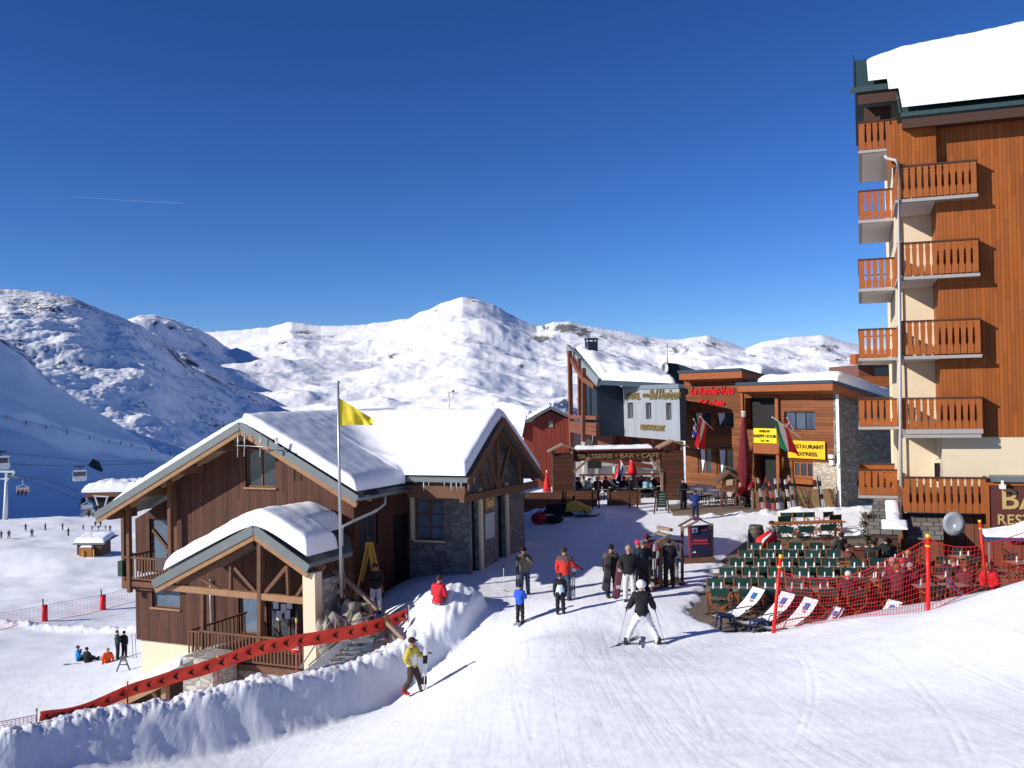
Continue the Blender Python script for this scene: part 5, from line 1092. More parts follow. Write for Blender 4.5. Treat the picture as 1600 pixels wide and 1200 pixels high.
def person(label, pos, h, yaw, pose='stand', la='down', ra='down', jk=(.02,.02,.022), tr=(.02,.02,.022), hat=None, hair=(.04,.025,.018), boots=(.03,.03,.03), gl=(.03,.03,.03), seat=.46, bend=0, group=None, stripe=None, fine=True, hatkind='beanie', jk2=None):
    k = h/1.75; t = thing('person', label, 'person', pos, R(yaw), group)
    if pose == 'sit': pz = seat/k+.10
    elif pose == 'ground': pz = .14
    elif pose == 'ski': pz = .86
    else: pz = .93
    b = Vector((0, -math.sin(R(bend)), math.cos(R(bend)))); f = Vector((0, -math.cos(R(bend)), -math.sin(R(bend))))
    o = Vector((0, 0, pz)); up = lambda z, y=0, x=0: o+b*z-f*y*1.0+Vector((x,0,0))
    V = []; E = []; Rr = []; L = []
    def add(p, r, par, lab): V.append(Vector(p)); Rr.append(r); L.append(lab); i = len(V)-1; (E.append((par, i)) if par is not None else None); return i
    pl = add(o, .145, None, 'T'); w1 = add(up(.18), .135, pl, 'J'); c1 = add(up(.36), .155, w1, 'J'); c2 = add(up(.47), .12, c1, 'J')
    nk = add(up(.56), .058, c2, 'N'); jw = add(up(.64,-.02), .072, nk, 'H'); cr = add(up(.715,-.005), .092, jw, 'H'); add(up(.775,.005), .06, cr, 'H')
    hands = []
    for s, an in ((1, la), (-1, ra)):
        e, w_ = ARMS[an]; sh = up(.455, 0, .175*s)
        def off(v): return Vector((v[0]*s, 0, 0))+b*v[2]-f*v[1]*1.0
        i = add(sh, .075, c1, 'J'); ep = sh+off(e); wp = sh+off(w_)
        i = add(sh.lerp(ep, .5), .062, i, 'J'); i = add(ep, .053, i, 'J'); i = add(ep.lerp(wp, .6), .043, i, 'J'); add(wp, .036, i, 'J'); hands.append((wp, (wp-ep), s))
    feet = []
    for s in (1, -1):
        hp = Vector((.095*s, 0, pz-.06))
        if pose == 'walk': kn = Vector((.10*s, -.17 if s > 0 else .02, .50)); an_ = Vector((.10*s, -.27 if s > 0 else .26, .11 if s > 0 else .15))
        elif pose == 'ski': kn = Vector((.25*s, -.10, .47)); an_ = Vector((.43*s, .02, .11))
        elif pose == 'sit': kn = Vector((.12*s, -.43, pz-.03)); an_ = Vector((.13*s, -.42-.04*s, .11))
        elif pose == 'ground': kn = Vector((.14*s, -.40, .36 if s > 0 else .16)); an_ = Vector((.16*s, -.74, .09))
        else: kn = Vector((.115*s, -.015, .50)); an_ = Vector((.13*s, .02, .11))
        i = add(hp, .105, pl, 'T'); i = add(hp.lerp(kn, .5), .088, i, 'T'); i = add(kn, .070, i, 'T'); i = add(kn.lerp(an_, .45), .066, i, 'T'); i = add(an_, .055, i, 'T')
        d = Vector((s*.02, -1, -.12)) if pose not in ('ground',) else Vector((.1*s, -.5, .8))
        if pose == 'ski': d = Vector((-.45*s, -1, 0))
        add(an_+d.normalized()*.12+Vector((0,0,-.045 if pose != 'ground' else 0)), .045, i, 'F'); feet.append((an_, d.normalized(), s))
    me = bpy.data.meshes.new('body'); me.from_pydata([v*k for v in V], E, []); ob = bpy.data.objects.new('tmpbody', me); COL.objects.link(ob)
    sk = ob.modifiers.new('s', 'SKIN'); ob.modifiers.new('u', 'SUBSURF').levels = 1 if fine else 0
    for i, d in enumerate(me.skin_vertices[0].data): d.radius = (Rr[i]*k, Rr[i]*k*(.82 if L[i] in 'TJ' and i < 4 else 1)); d.use_root = (i == 0)
    dg = bpy.context.evaluated_depsgraph_get(); dg.update(); m2 = bpy.data.meshes.new_from_object(ob.evaluated_get(dg)); bpy.data.objects.remove(ob); bpy.data.meshes.remove(me)
    m2.name = 'body'; m2.materials.clear(); m2.materials.append(SKIN); m2.polygons.foreach_set('use_smooth', [True]*len(m2.polygons))
    body = link('body', m2, t)
    seg = [(V[a]*k, V[c]*k, L[c]) for a, c in E]
    def lab(p):
        bd = 1e9; bl = 'J'
        for a, c, l in seg:
            ab = c-a; q = max(0, min(1, (p-a).dot(ab)/ab.length_squared)); d = (p-a-ab*q).length
            if d < bd: bd = d; bl = l
        return bl
    vs = [v.co.copy() for v in m2.vertices]; ns = [v.normal.copy() for v in m2.vertices]; hem = (pz-.07)*k
    parts = {'J': [], 'T': []}
    for p in m2.polygons:
        l = lab(p.center); c = p.center
        if l == 'N' and (c-V[nk]*k).dot(b) < .0: l = 'J'
        if l == 'T':
            if (c-o*k).dot(b) > -.05*k and abs(c.x) < .2*k and (pose not in ('sit','ground') or c.y > -.08*k): l = 'J'
        if l == 'J' or l == 'T': parts[l].append(tuple(p.vertices))
        if l == 'F': parts['T'].append(tuple(p.vertices))
    for l, nm, col, inf in (('T', 'trousers', tr, .022), ('J', 'jacket', jk, .034)):
        mb = MB(); used = {}
        for f_ in parts[l]:
            for i in f_:
                if i not in used: used[i] = len(mb.v); mb.v.append(tuple(vs[i]+ns[i]*(inf+.010*math.sin(vs[i].z*47+vs[i].x*23+vs[i].y*31+V[0].z*9))*k))
            mb.f.append(tuple(used[i] for i in f_)); mi = 0
            if l == 'J' and jk2 is not None:
                c = sum((vs[i] for i in f_), Vector())/len(f_)
                zz = (c-o*k).dot(b)/k
                if jk2[0] == 'arms' and abs(c.x) > .17*k: mi = 1
                elif jk2[0] == 'yoke' and zz > .38 : mi = 1
                elif jk2[0] == 'lower' and zz < .16: mi = 1
                elif jk2[0] == 'mid' and -.0 < zz < .30 and abs(c.x) < .17*k: mi = 1
            mb.m.append(mi); mb.sm.append(True)
        if mb.f: mb.build(nm, [clothmat(col)]+([clothmat(jk2[1])] if jk2 and l == 'J' else []), body)
    bo = []
    for an_, d, s in feet:
        mb = MB(); an_ = an_*k; mb.tube([an_+Vector((0,0,.10))*k, an_, an_+Vector((0,0,-.06))*k+d*.02*k], [.064*k,.068*k,.062*k], 8); mb.beam(an_-d*.07*k+Vector((0,0,-.06))*k, an_+d*.20*k+Vector((0,0,-.065))*k, .10*k, .085*k); o_ = mb.build('boot', clothmat(boots), body, bevel=.015)
    for wp, d, s in hands:
        mb = MB(); glove(mb, wp*k, d, s, 1.15*k); mb.build('glove', clothmat(gl), body)
    hc = up(.70)*k
    if hat is not None:
        mb = MB(); mb.ball(up(.735,.004)*k, .112*k, 12, 8, (1, 1.05, .88)); 
        if hatkind == 'cap': mb.beam(up(.745,-.09)*k, up(.735,-.19)*k, .15*k, .015*k)
        if hatkind == 'helmet': mb.ball(up(.74,.01)*k, .132*k, 14, 9, (1,1.08,.95))
        mb.v = [v for v in mb.v]; mb.build({'cap':'cap','helmet':'helmet'}.get(hatkind, 'beanie'), clothmat(hat), body)
    else:
        mb = MB(); mb.ball(up(.735,.022)*k, .106*k, 12, 8, (1, 1.0, .92)); mb.build('hair', clothmat(hair), body)
    if fine:
        mb = MB(); c = up(.655,-.098)*k; mb.tube([c+Vector((0,.01,.03))*k, c+Vector((0,-.022,-.005))*k, c+Vector((0,.01,-.012))*k], [.008*k,.014*k,.008*k], 6); mb.build('nose', SKIN, body)
        mb = MB(); [mb.ball(up(.685,-.088, sx*.034)*k, .016*k, 6, 5) for sx in (-1, 1)]; mb.build('sunglasses', plain('dark_lens', (.01,.01,.012), .2), body)
        mb = MB(); c = up(.612,-.092)*k; mb.beam(c+Vector((-.02,0,0))*k, c+Vector((.02,0,0))*k, .012*k, .01*k); mb.build('mouth', plain('lips', (.33,.10,.08)), body)
        mb = MB(); [mb.ball(up(.665,.005,sx*.092)*k, .024*k, 6, 5, (.4,.7,1.1)) for sx in (-1, 1)]; mb.build('ears', SKIN, body)
    return t
def gp(px, py, hp=None, **kw):
    """ground point under the pixel, and the height of something hp pixels tall standing there"""
    p = onground(px, py, **kw); return (p, hp*p.y/FPX) if hp else p
BLK = (.012,.012,.014)
# ---- skis and poles
def ski(parent, base, top, col, col2, w_=.075, side=0):
    base = Vector(base); top = Vector(top); d = (top-base); L = d.length; d.normalize(); n = 12
    s = d.cross(Vector((0,1,0))); s.normalize(); nn = s.cross(d).normalized(); mb = MB(); vs = []
    for i in range(n+1):
        q = i/n; wd = w_*(.5+.14*math.cos(2*math.pi*q))*(1 if 0 < i < n else .35); c = base+d*L*q+nn*(.10*max(0, q-.88)**2*60*.1+.004)
        vs += [c-s*wd-nn*.006, c+s*wd-nn*.006, c+s*wd+nn*.006, c-s*wd+nn*.006]
    fs = [(0,1,2,3)]; fs += [(4*n,4*n+3,4*n+2,4*n+1)]
    for i in range(n):
        for j in range(4): fs.append((4*i+j, 4*i+4+j, 4*i+4+(j+1)%4, 4*i+(j+1)%4))
    mb.add(vs, fs, 0); mb.m = [0, 0]+[0 if (i//4) % 5 < 3 else 1 for i in range(4*n)]
    sk = mb.build('ski', [clothmat(col), clothmat(col2)], parent)
    b = MB(); c = base+d*L*.45+nn*.03; b.beam(c-d*.16, c-d*.07, .055, .06, up=nn); b.beam(c+d*.05, c+d*.15, .055, .05, up=nn); b.build('binding', clothmat((.05,.05,.055)), sk)
    return sk
def skis(label, base, top, col, col2, gap=.1, group=None):
    base = Vector(base); t = thing('skis', label, 'skis', base, 0, group); d = Vector(top)-base
    ski(t, (-gap/2,0,0), d+Vector((-.02,0,0)), col, col2); ski(t, (gap/2,.02,0), d+Vector((.02,.02,0)), col, col2); return t
def pole(label, base, top, col=(.3,.3,.32), group=None, r=.009, snowy=True):
    base = Vector(base); t = thing('ski_pole', label, 'ski pole', base, 0, group); d = Vector(top)-base; b = MB(); b.tube([(0,0,-.05), d], r, 6); b.build('shaft', clothmat(col), t)
    b = MB(); b.tube([d*.9, d*1.0], .018, 6); b.build('grip', clothmat(BLK), t); b = MB(); b.lathe([(.045,0),(.05,.006),(.01,.012)], d*.05, 10); b.build('basket', clothmat(BLK), t); return t
# ---- the plaza people
p, h = gp(645, 1089, 90)
person('person walking by the snow bank in yellow and white jacket, brown cap and red boots', p, h, 68, 'walk', 'hold', 'pocket', (.52,.43,.07), (.055,.038,.03), hat=(.045,.02,.018), hatkind='cap', boots=(.5,.02,.015), jk2=('mid', (.7,.68,.68)))
q = at(664, 1089, p.y+.1); skis('silver and black skis held upright by the walker in the yellow jacket', at(662,1089,p.y-.05), at(665,1011,p.y-.1), (.62,.62,.64), BLK)
p, h = gp(820, 929, 74)
person('standing person in khaki jacket and blue jeans with both hands at the face', p, h, 10, 'stand', 'face', 'face', (.17,.14,.095), (.045,.06,.11), hat=BLK)
t = skis('dark snowboard bag and skis held before the person in khaki', at(810,918,p.y-.35), at(808,868,p.y-.3), BLK, (.1,.1,.12))
pole('white ski pole stuck in the snow left of the person in khaki', gp(788,925), at(786.5,883,gp(788,925).y), (.75,.75,.75))
pole('second pale ski pole beside the person in khaki', gp(789.5,930), at(787.5,886,gp(789.5,930).y), (.6,.6,.62)) if False else None
p, h = gp(813, 975, 62)
person('child in bright blue jacket skiing away with arms bent', p, h, 150, 'stand', 'front', 'front', (.02,.09,.55), BLK, hat=(.015,.02,.06), hair=(.03,.02,.02))
skis('short child skis under the child in blue', p+Vector((-.18,-.35,.03)), p+Vector((.42,.35,.03)), (.6,.6,.6), BLK)
p, h = gp(883, 939, 83)
person('person seen from behind in red and grey padded jacket and blue jeans', p, h, 165, 'stand', 'down', 'out', (.55,.03,.025), (.05,.07,.12), jk2=('yoke', (.10,.06,.06)))
skis('white skis held upright beside the person in the red padded jacket', at(895,935,p.y), at(897,885,p.y), (.62,.62,.6), (.1,.1,.1))
p, h = gp(876, 961, 65)
person('child in black with pale blue and white race bib seen from behind', p, h, 175, 'stand', 'down', 'down', BLK, BLK, hair=(.05,.03,.02), jk2=('mid', (.55,.68,.78)))
p, h = gp(956, 934, 82)
person('person in long black jacket with pale fur collar holding a board', p, h, 8, 'stand', 'down', 'down', (.014,.014,.015), BLK, hat=BLK, jk2=('yoke', (.10,.075,.05)))
t = thing('snowboard', 'dark snowboard carried low at the side of the person with fur collar', 'snowboard', at(945,924,p.y-.2), 0)
b = MB(); b.tube([(0,0,0),(.02,0,.08),(.10,0,.55),(.13,0,1.1),(.12,0,1.2)], [.05,.13,.12,.13,.04], 10); b.v = [(v[0], v[1]*.12, v[2]) for v in b.v]; b.build('deck', clothmat((.05,.045,.05)), t)
b = MB(); b.box(.0,.16,-.07,.02,.3,.42); b.box(.02,.18,-.07,.02,.78,.9); b.build('bindings', clothmat(BLK), t)
p, h = gp(984, 940, 86)
person('person in black jacket and white ski trousers with goggles on a pale cap', p, h, -5, 'stand', 'pocket', 'pocket', BLK, (.58,.57,.53), hat=(.32,.24,.16))
t = thing('snowboard', 'maroon snowboard standing upright left of the white ski trousers', 'snowboard', at(965,936,p.y+.05), 0)
b = MB(); b.tube([(-.06,0,0),(-.05,0,.08),(.03,0,.6),(.14,0,1.2),(.16,0,1.35)], [.05,.13,.11,.13,.04], 10); b.v = [(v[0], v[1]*.12, v[2]) for v in b.v]; b.build('deck', clothmat((.12,.035,.05)), t)
b = MB(); b.box(-.04,.10,-.07,.02,.35,.45); b.box(.03,.17,-.07,.02,.9,1.0); b.build('bindings', clothmat((.4,.4,.4)), t)
p, h = gp(998, 921, 76)
person('person with bright pink beanie half hidden behind the group', p, h, 20, 'stand', 'down', 'down', (.03,.04,.08), BLK, hat=(.8,.03,.10))
p, h = gp(1006, 925, 80)
person('person in dark navy jacket with grey beanie at the right of the group', p, h, 25, 'stand', 'front', 'down', (.014,.022,.035), BLK, hat=(.10,.11,.13))
p, h = gp(1002, 917, 76)
person('person with dark maroon beanie at the back of the group', p+Vector((.25,.3,0)), h*1.04, 170, 'stand', 'down', 'down', (.10,.02,.03), BLK, hat=(.10,.012,.03))
p, h = gp(1004, 1009, 96)
person('skier in white trousers, black jacket and white helmet braking with skis apart', p, h*1.07, 176, 'ski', 'pole', 'pole', BLK, (.72,.72,.74), hat=(.75,.75,.76), hatkind='helmet', bend=6)
skis('white skis set in a wide wedge under the braking skier', p+Vector((-.55,-.55,.03)), p+Vector((.05,.9,.03)), (.7,.7,.7), (.2,.2,.2), gap=.9)
pole('thin ski pole trailing from the right hand of the braking skier', p+Vector((.62,-.1,.02)), p+Vector((.38,.25,.95)))
pole('thin ski pole in the left hand of the braking skier', p+Vector((-.72,-.2,.0)), p+Vector((-.38,.25,.95)))
p, h = gp(1046, 919, 77)
person('person all in black seen from behind at the wooden ski rack', p, h, 172, 'stand', 'front', 'front', BLK, BLK, hair=(.03,.02,.018), hat=None)
p = at(587, 935, 34.7); p.z = Hs(p.x, p.y)+.12; h = 76*p.y/FPX
person('person in dark jacket and shiny white trousers by the yellow trestle', p, h, 15, 'stand', 'front', 'front', (.03,.02,.018), (.62,.63,.68), hair=(.03,.015,.015))
for dx in (0, .12): pole('dark ski pole beside the person in white trousers' if dx == 0 else 'second dark ski pole near the person in white trousers', gp(599,934)+Vector((dx,0,0)), gp(599,934)+Vector((dx-.03,0,1.2)), BLK)
p = gp(684, 944); hh = 1.7
person('person in red jacket sitting on the snow bank seen from behind', p+Vector((0,0,-.05)), 1.75, 150, 'ground', 'front', 'front', (.58,.02,.035), (.25,.24,.23), hair=(.04,.02,.015), bend=10)
p, h = gp(1338, 789, 51)
person('person in black jacket and light jeans walking past the slate wall', p, h, -60, 'walk', 'front', 'down', BLK, (.34,.42,.52), hair=(.03,.02,.02))
p, h = gp(1068, 797, 50)
person('waiter in black with a pale tray by the cafe deck', p, h, 30, 'stand', 'front', 'front', BLK, BLK, hair=(.03,.02,.02))
p, h = gp(1087, 812, 46)
person('person in blue jacket seen from behind near the small sign', p, h, 170, 'stand', 'front', 'front', (.015,.03,.16), (.012,.014,.03), hair=(.03,.02,.02))
# ---- seated group on the left field
p = gp(122, 1034); person('person in bright blue jacket sitting on the left slope', p, 1.7, 120, 'ground', 'face', 'front', (.02,.22,.5), BLK, hat=(.12,.07,.05), group=None)
p = gp(136, 1036); person('person in black sitting between the blue and the orange jacket', p, 1.65, 160, 'ground', 'front', 'front', BLK, BLK, hat=BLK)
p = gp(168, 1036); person('person in orange jacket sitting and leaning back on the left slope', p, 1.65, -150, 'ground', 'back', 'back', (.75,.09,.01), BLK, hat=(.3,.22,.18), bend=-18)
p, h = gp(184, 1031, 46); person('person in dark clothes standing beside the seated group', p, h, 120, 'stand', 'pocket', 'hip', (.02,.05,.05), BLK, hair=(.1,.06,.04))
p, h = gp(189, 1030, 42); person('dark figure close behind the standing person of the seated group', p+Vector((.1,.25,0)), h, 160, 'stand', 'hip', 'pocket', BLK, BLK, hat=BLK)
for px in (208, 213): pole('ski pole stuck in the snow beside the seated group' if px == 208 else 'right ski pole of the two by the seated group', gp(px,1029), gp(px,1029)+Vector((-.05,0,1.35)), BLK, r=.014)
for i, (x, lb) in enumerate(((100,'dark skis lying before the blue jacket on the slope'), (190,'dark skis lying at the feet of the standing pair'))):
    p = gp(x, 1040 if i == 0 else 1034); skis(lb, p+Vector((0,0,.04)), p+Vector((1.7,.15,.06)), (.12,.12,.13), (.4,.4,.4))
t = thing('warning_trestle', 'tiny A shaped marker standing on the left slope', 'marker', gp(193,1050)); b = MB(); b.tube([(-.35,0,0),(-.05,0,.75)], .04, 6); b.tube([(.35,0,0),(.05,0,.75)], .04, 6); b.tube([(-.2,0,.35),(.2,0,.35)], .03, 6); b.box(-.15,.15,-.02,.02,.6,.8); b.build('frame', clothmat((.1,.11,.1)), t)
# ---- tiny skiers far off
FARP = []
def farfig(c1, c2):
    t = thing('person', 'x', 'person', (0,0,0)); b = MB()
    for s in (1,-1): b.tube([(.09*s,0,.9),(.15*s,-.03,.5),(.22*s,0,.05)], [.11,.09,.06], 6, 1)
    b.tube([(0,0,.82),(0,0,1.1),(0,0,1.38),(0,0,1.5)], [.17,.17,.19,.08], 8, 0); b.ball((0,0,1.64), .12, 8, 6, mi=1)
    for s in (1,-1): b.tube([(.2*s,0,1.42),(.3*s,-.05,1.12),(.34*s,-.25,.95)], [.08,.07,.05], 6, 0)
    b.build('body', [clothmat(c1), clothmat(c2)], t); return t
F1 = farfig(BLK, (.02,.03,.05)); F2 = farfig((.03,.05,.09), BLK); F3 = farfig((.35,.02,.03), BLK); used_ = set()
FL = [(2,842,13,0,'dark skier cut by the left edge of the picture'),(14,842,14,0,'dark skier with arms spread at the far left of the field'),(40,830,12,1,'distant skier in pale brown beside the thin post'),(50,840,14,0,'dark skier just right of the thin post'),(71,829,12,1,'distant skier with blue trousers, third from the left'),(98,829,12,0,'lone dark skier upslope between two others'),(107,838,14,0,'dark skier just left of the small snowy hut'),(130,829,9,0,'leftmost skier behind the hut roof'),(144,829,8,1,'second skier behind the hut roof'),(154,829,8,0,'third skier behind the hut roof'),(165,829,9,1,'fourth skier behind the hut roof'),(172,831,11,2,'skier in red right of the hut'),(149,824,10,0,'upper left one of two skiers above the hut'),(157,824,11,0,'upper right one of two skiers above the hut')]
for (px, py, hp, ki, lb) in FL:
    src = (F1, F2, F3)[ki]; o_ = src if ki not in used_ else copytree(src); used_.add(ki)
    p, h = gp(px, py, hp, ymin=60, ymax=288); o_.location = p; o_.scale = (h/1.76,)*3; o_.rotation_euler = (0,0,R(40*px % 360)); o_['label'] = lb; o_['group'] = 'distant skiers on the left field'
# ================================================================== flagpole, banner, stairs
t = thing('flagpole', 'tall bare metal flagpole in front of the timber chalet', 'flagpole', at(533,905,32.3)); tp = at(528,598,32.3)-Vector(t.location)
b = MB(); b.tube([(0,0,-.6), tp*.5, tp], [.055,.05,.04], 10); b.build('pole', M_galv, t); b = MB(); b.ball(tp, .07, 8, 6); b.build('finial', M_galv, t)
fo = at(530,643,32.3); t = thing('yellow_flag', 'plain bright yellow flag flying to the right from the tall pole', 'flag', fo)
n, m = 26, 14; A, B = np.meshgrid(np.linspace(0,1,n), np.linspace(0,1,m)); top = np.interp(A[0], [0,.35,1], [.44,.20,-.29]); bot = np.interp(A[0], [0,.5,1], [-.46,-.45,-.47])
X = A*1.12*(1-.04*B); Z = top[None, :]*(1-B)+bot[None, :]*B; Yf = .07*np.sin(A*9+B*2.2)*A+.05*np.sin(A*17-B*4)*A
mf, ntf, bf = newmat('yellow_flag_cloth'); bf.inputs['Base Color'].default_value = (.72,.56,.02,1); bf.inputs['Roughness'].default_value = .7
tcf = nd(ntf,'ShaderNodeTexCoord'); nzf = nd(ntf,'ShaderNodeTexNoise', i_Scale=3.0); ntf.links.new(tcf.outputs['Object'], nzf.inputs['Vector']); ntf.links.new(mixc(ntf, nzf.outputs[0], (.60,.46,.015), (.80,.64,.03)), bf.inputs['Base Color'])
gridmesh('cloth', X, Yf, Z, mf, t)
M_ban = plain('red_banner_cloth', (.92,.065,.03), .55, var=.06, scale=2)
bp_ = [(62,1112,1127,23.0),(130,1100,1117,24.1),(200,1070,1090,25.1),(262,1050,1071,26.1),(335,1028,1050,27.2),(400,1004,1026,28.2),(460,992,1013,29.2),(540,979,1000,30.6),(600,964,985,31.7),(635,951,968,32.3)]
t = thing('course_banner', 'long red banner with black arrowheads running up along the snow bank', 'banner', at(62,1112,23.0)); o0 = Vector(t.location)
tops = [at(x, y0, Y)-o0 for x, y0, y1, Y in bp_]; bots = [at(x, y1, Y)-o0 for x, y0, y1, Y in bp_]
def along(P, q):
    q = q*(len(P)-1); i = min(int(q), len(P)-2); f = q-i
    p0_, p1_, p2_, p3_ = P[max(i-1,0)], P[i], P[i+1], P[min(i+2,len(P)-1)]
    return .5*((2*p1_)+(p2_-p0_)*f+(2*p0_-5*p1_+4*p2_-p3_)*f*f+(3*p1_-p0_-3*p2_+p3_)*f**3)
N = 160; gv = []; 
for i in range(N+1):
    q = i/N; a_ = along(tops, q); c_ = along(bots, q); gv.append([a_.lerp(c_, j/5)+Vector((0,.03*math.sin(q*60+j),0)) for j in range(6)])
G = np.array([[tuple(v) for v in r] for r in gv]); o_ = gridmesh('cloth', G[..., 0], G[..., 1], G[..., 2], M_ban, t)
b = MB()
for k in range(27):
    q = (k+.6)/27.4; a_ = along(tops, q); c_ = along(bots, q); d = (along(tops, min(1,q+.01))-a_).normalized(); dn = (c_-a_); h_ = dn.length; dn.normalize(); c = a_.lerp(c_, .5); nrm = Vector((.2,-.06,0)).normalized()*0+d.cross(dn)*(-1 if d.cross(dn).y > 0 else 1)*.045
    P2 = lambda x, z: tuple(c+d*x*h_+dn*z*h_+nrm)
    b.add([P2(-.22,0),P2(.28,-.3),P2(.12,0)], [(0,1,2)]); b.add([P2(-.22,0),P2(.12,0),P2(.28,.3)], [(0,1,2)])
b.build('arrowheads', clothmat((.03,.008,.006)), t)
def bpole(label, px, y0, y1, Y, col, tip=None, r=.022):
    t = thing('banner_pole', label, 'pole', at(px, y1, Y), 0, 'poles holding the red banner'); d = at(px, y0, Y)-Vector(t.location); b = MB(); b.tube([(0,0,-.35), d], r, 8); b.build('pole', clothmat(col), t)
    b = MB(); b.tube([d*.93, d*1.03], r*1.5, 8); b.build('cap', clothmat(tip or (.6,.45,.05)), t)
bpole('pale pole at the lower left end of the red banner', 57, 1108, 1142, 22.9, (.5,.45,.42), (.6,.4,.2)); bpole('thin red pole behind the lower part of the red banner', 199, 1066, 1104, 25.0, (.45,.05,.05))
bpole('red pole below the porch holding the red banner', 340, 1026, 1074, 27.3, (.45,.05,.05)); bpole('reddish pole by the metal steps holding the red banner', 463, 968, 1040, 29.4, (.42,.12,.10)); bpole('thin white pole at the upper right end of the red banner', 639, 947, 1001, 32.4, (.6,.5,.45), r=.014)
t = thing('round_warning_sign', 'small round red sign with white bars under the red banner by the porch', 'sign', at(462,1012,29.3))
b = MB(); b.lathe([(.17,-.012),(.17,.012)], n=20); b.v = [(v[0], v[2], v[1]) for v in b.v]; b.build('disc', plain('sign_red', (.62,.03,.03)), t); b = MB(); [b.box(-.09,.09,-.018,-.013,z,z+.025) for z in (-.06,-.01,.04)]; b.build('white_bars', M_white, t)
# timber stair rail
Yr = 32.3
t = thing('timber_stair_rail', 'snow-dusted timber handrail curving down to the right behind the red banner', 'railing', at(525,940,Yr)); o0 = Vector(t.location); W_ = lambda px, py, Y=Yr: at(px, py, Y)-o0
b = MB()
pts = [(522,893,33.0),(538,903,32.8),(557,920,32.6),(575,937,32.4),(590,952,32.2)]
for a_, c_ in zip(pts[:-1], pts[1:]): b.beam(W_(*a_), W_(*c_), .14, .09)
b.build('top_rail', plain('weathered_timber', (.24,.17,.125), .8, scale=4, var=.3), t); b = MB()
for dy in (18, 33):
    pq = [(x, y+dy+(x-522)*.12, Y) for x, y, Y in pts]
    for a_, c_ in zip(pq[:-1], pq[1:]): b.beam(W_(*a_), W_(*c_), .05, .12)
b.build('lower_rails', M_beam, t)
for (x, y0, y1, Y) in ((520,895,938,33.0),(534,902,944,32.8),(557,921,960,32.6),(580,943,968,32.3),(604,958,1002,31.6)):
    b = MB(); b.beam(W_(x,y0,Y), W_(x,y1+8,Y), .12, .12); b.build('rail_post', M_beam, t)
b = MB(); b.beam(W_(604,972,31.6), W_(632,1000,31.0), .1, .13); b.beam(W_(606,985,31.6), W_(622,1006,31.1), .08, .1); b.build('end_rail', plain('weathered_timber', (0,0,0)), t)
# boulders
M_rock = stone('boulder_stone', (.30,.265,.22), (.2,.18,.15), 1.6, var=.35, flat=1, bump=.5)
for i, (px, py, Y, s, lb) in enumerate(((528,985,32.2,(.42,.4,.75),'tall tan boulder beside the metal steps'),(548,960,32.5,(.42,.4,.5),'grey boulder under the timber rail'),(566,985,32.0,(.40,.35,.55),'broad grey boulder behind the red banner'),(514,1005,31.6,(.34,.3,.8),'slanting tan boulder at the porch pillar'),(583,990,31.8,(.25,.3,.4),'small boulder by the foot of the timber rail'))):
    t = MB(); t.ball((0,0,0), 1, 18, 12); V_ = np.array(t.v); nz = fbm(V_[:,0]*1.7+i*3+V_[:,2], V_[:,1]*1.7+V_[:,2]*.8, 3, i)*.5+1; t.v = [tuple(v*k*np.array(s)) for v, k in zip(V_, nz)]
    o_ = t.build('boulder', M_rock, None); o_.location = at(px, py, Y); o_.rotation_euler = (0,.2*(i-2),i*1.3); setp(o_, lb, 'boulder')
# galvanised steps
t = thing('metal_steps', 'galvanised metal steps with tube handrails down to the porch', 'stairs', at(535,1015,31.2)); o0 = Vector(t.location); W_ = lambda px, py, Y=31.2: at(px, py, Y)-o0
b = MB()
for k in range(8):
    px, py = 552-8*k, 1003+7.5*k; b.beam(W_(px-3,py,30.9-.12*k), W_(px+22,py-1,31.3-.12*k), .28, .04)
b.build('treads', M_galv, t)
b = MB(); b.beam(W_(575,1003,31.5), W_(512,1055,30.2), .04, .25); b.beam(W_(545,1000,30.9), W_(480,1052,29.9), .04, .25); b.build('stringers', M_galv, t)
b = MB(); b.prism([tuple(W_(543,1004,31.2)), tuple(W_(583,1000,31.2)), tuple(W_(581,1016,31.2)), tuple(W_(545,1020,31.2))], (0,.9,0)); b.build('landing', plain('blue_grey_sheet', (.20,.24,.27), .5, .3), t)
def rail(pp_):
    b = MB(); b.tube([W_(*p) for p in pp_], .022, 6, smooth=False); return b.build('handrail', M_galv, t)
rail([(470,1042,29.9),(524,960,31.2),(540,970,31.3),(540,1015,31.3)]); rail([(482,1040,29.6),(526,1000,30.6),(541,1008,30.7),(541,1030,30.7)]); rail([(540,975,31.3),(587,960,31.8),(587,1010,31.8)]); rail([(541,1008,30.9),(587,1000,31.6),(610,998,31.6)]); rail([(524,960,31.2),(524,1003,31.2)]); rail([(508,985,30.8),(508,1030,30.8)])
# yellow trestle
t = thing('yellow_trestle', 'tall yellow wooden trestle leaning at the chalet side wall', 'trestle', Vector((at(572,932,35.2).x, 35.2, Hs(at(572,932,35.2).x, 35.2)))); o0 = Vector(t.location); Yt = o0.y
M_yw = plain('yellow_painted_wood', (.46,.25,.035), .6); b = MB()
for (x0,y0,x1,y1,dy) in ((574,848,557,930,0),(576,848,590,934,-.3),(578,850,560,932,.6),(581,850,598,926,.6)): b.beam(at(x0,y0,Yt)-o0, at(x1,y1,Yt+dy)-o0, .10, .06)
b.build('legs', M_yw, t); b = MB(); b.beam(at(571,849,Yt)-o0, at(583,849,Yt)-o0, .14, .1); b.build('head', M_yw, t)
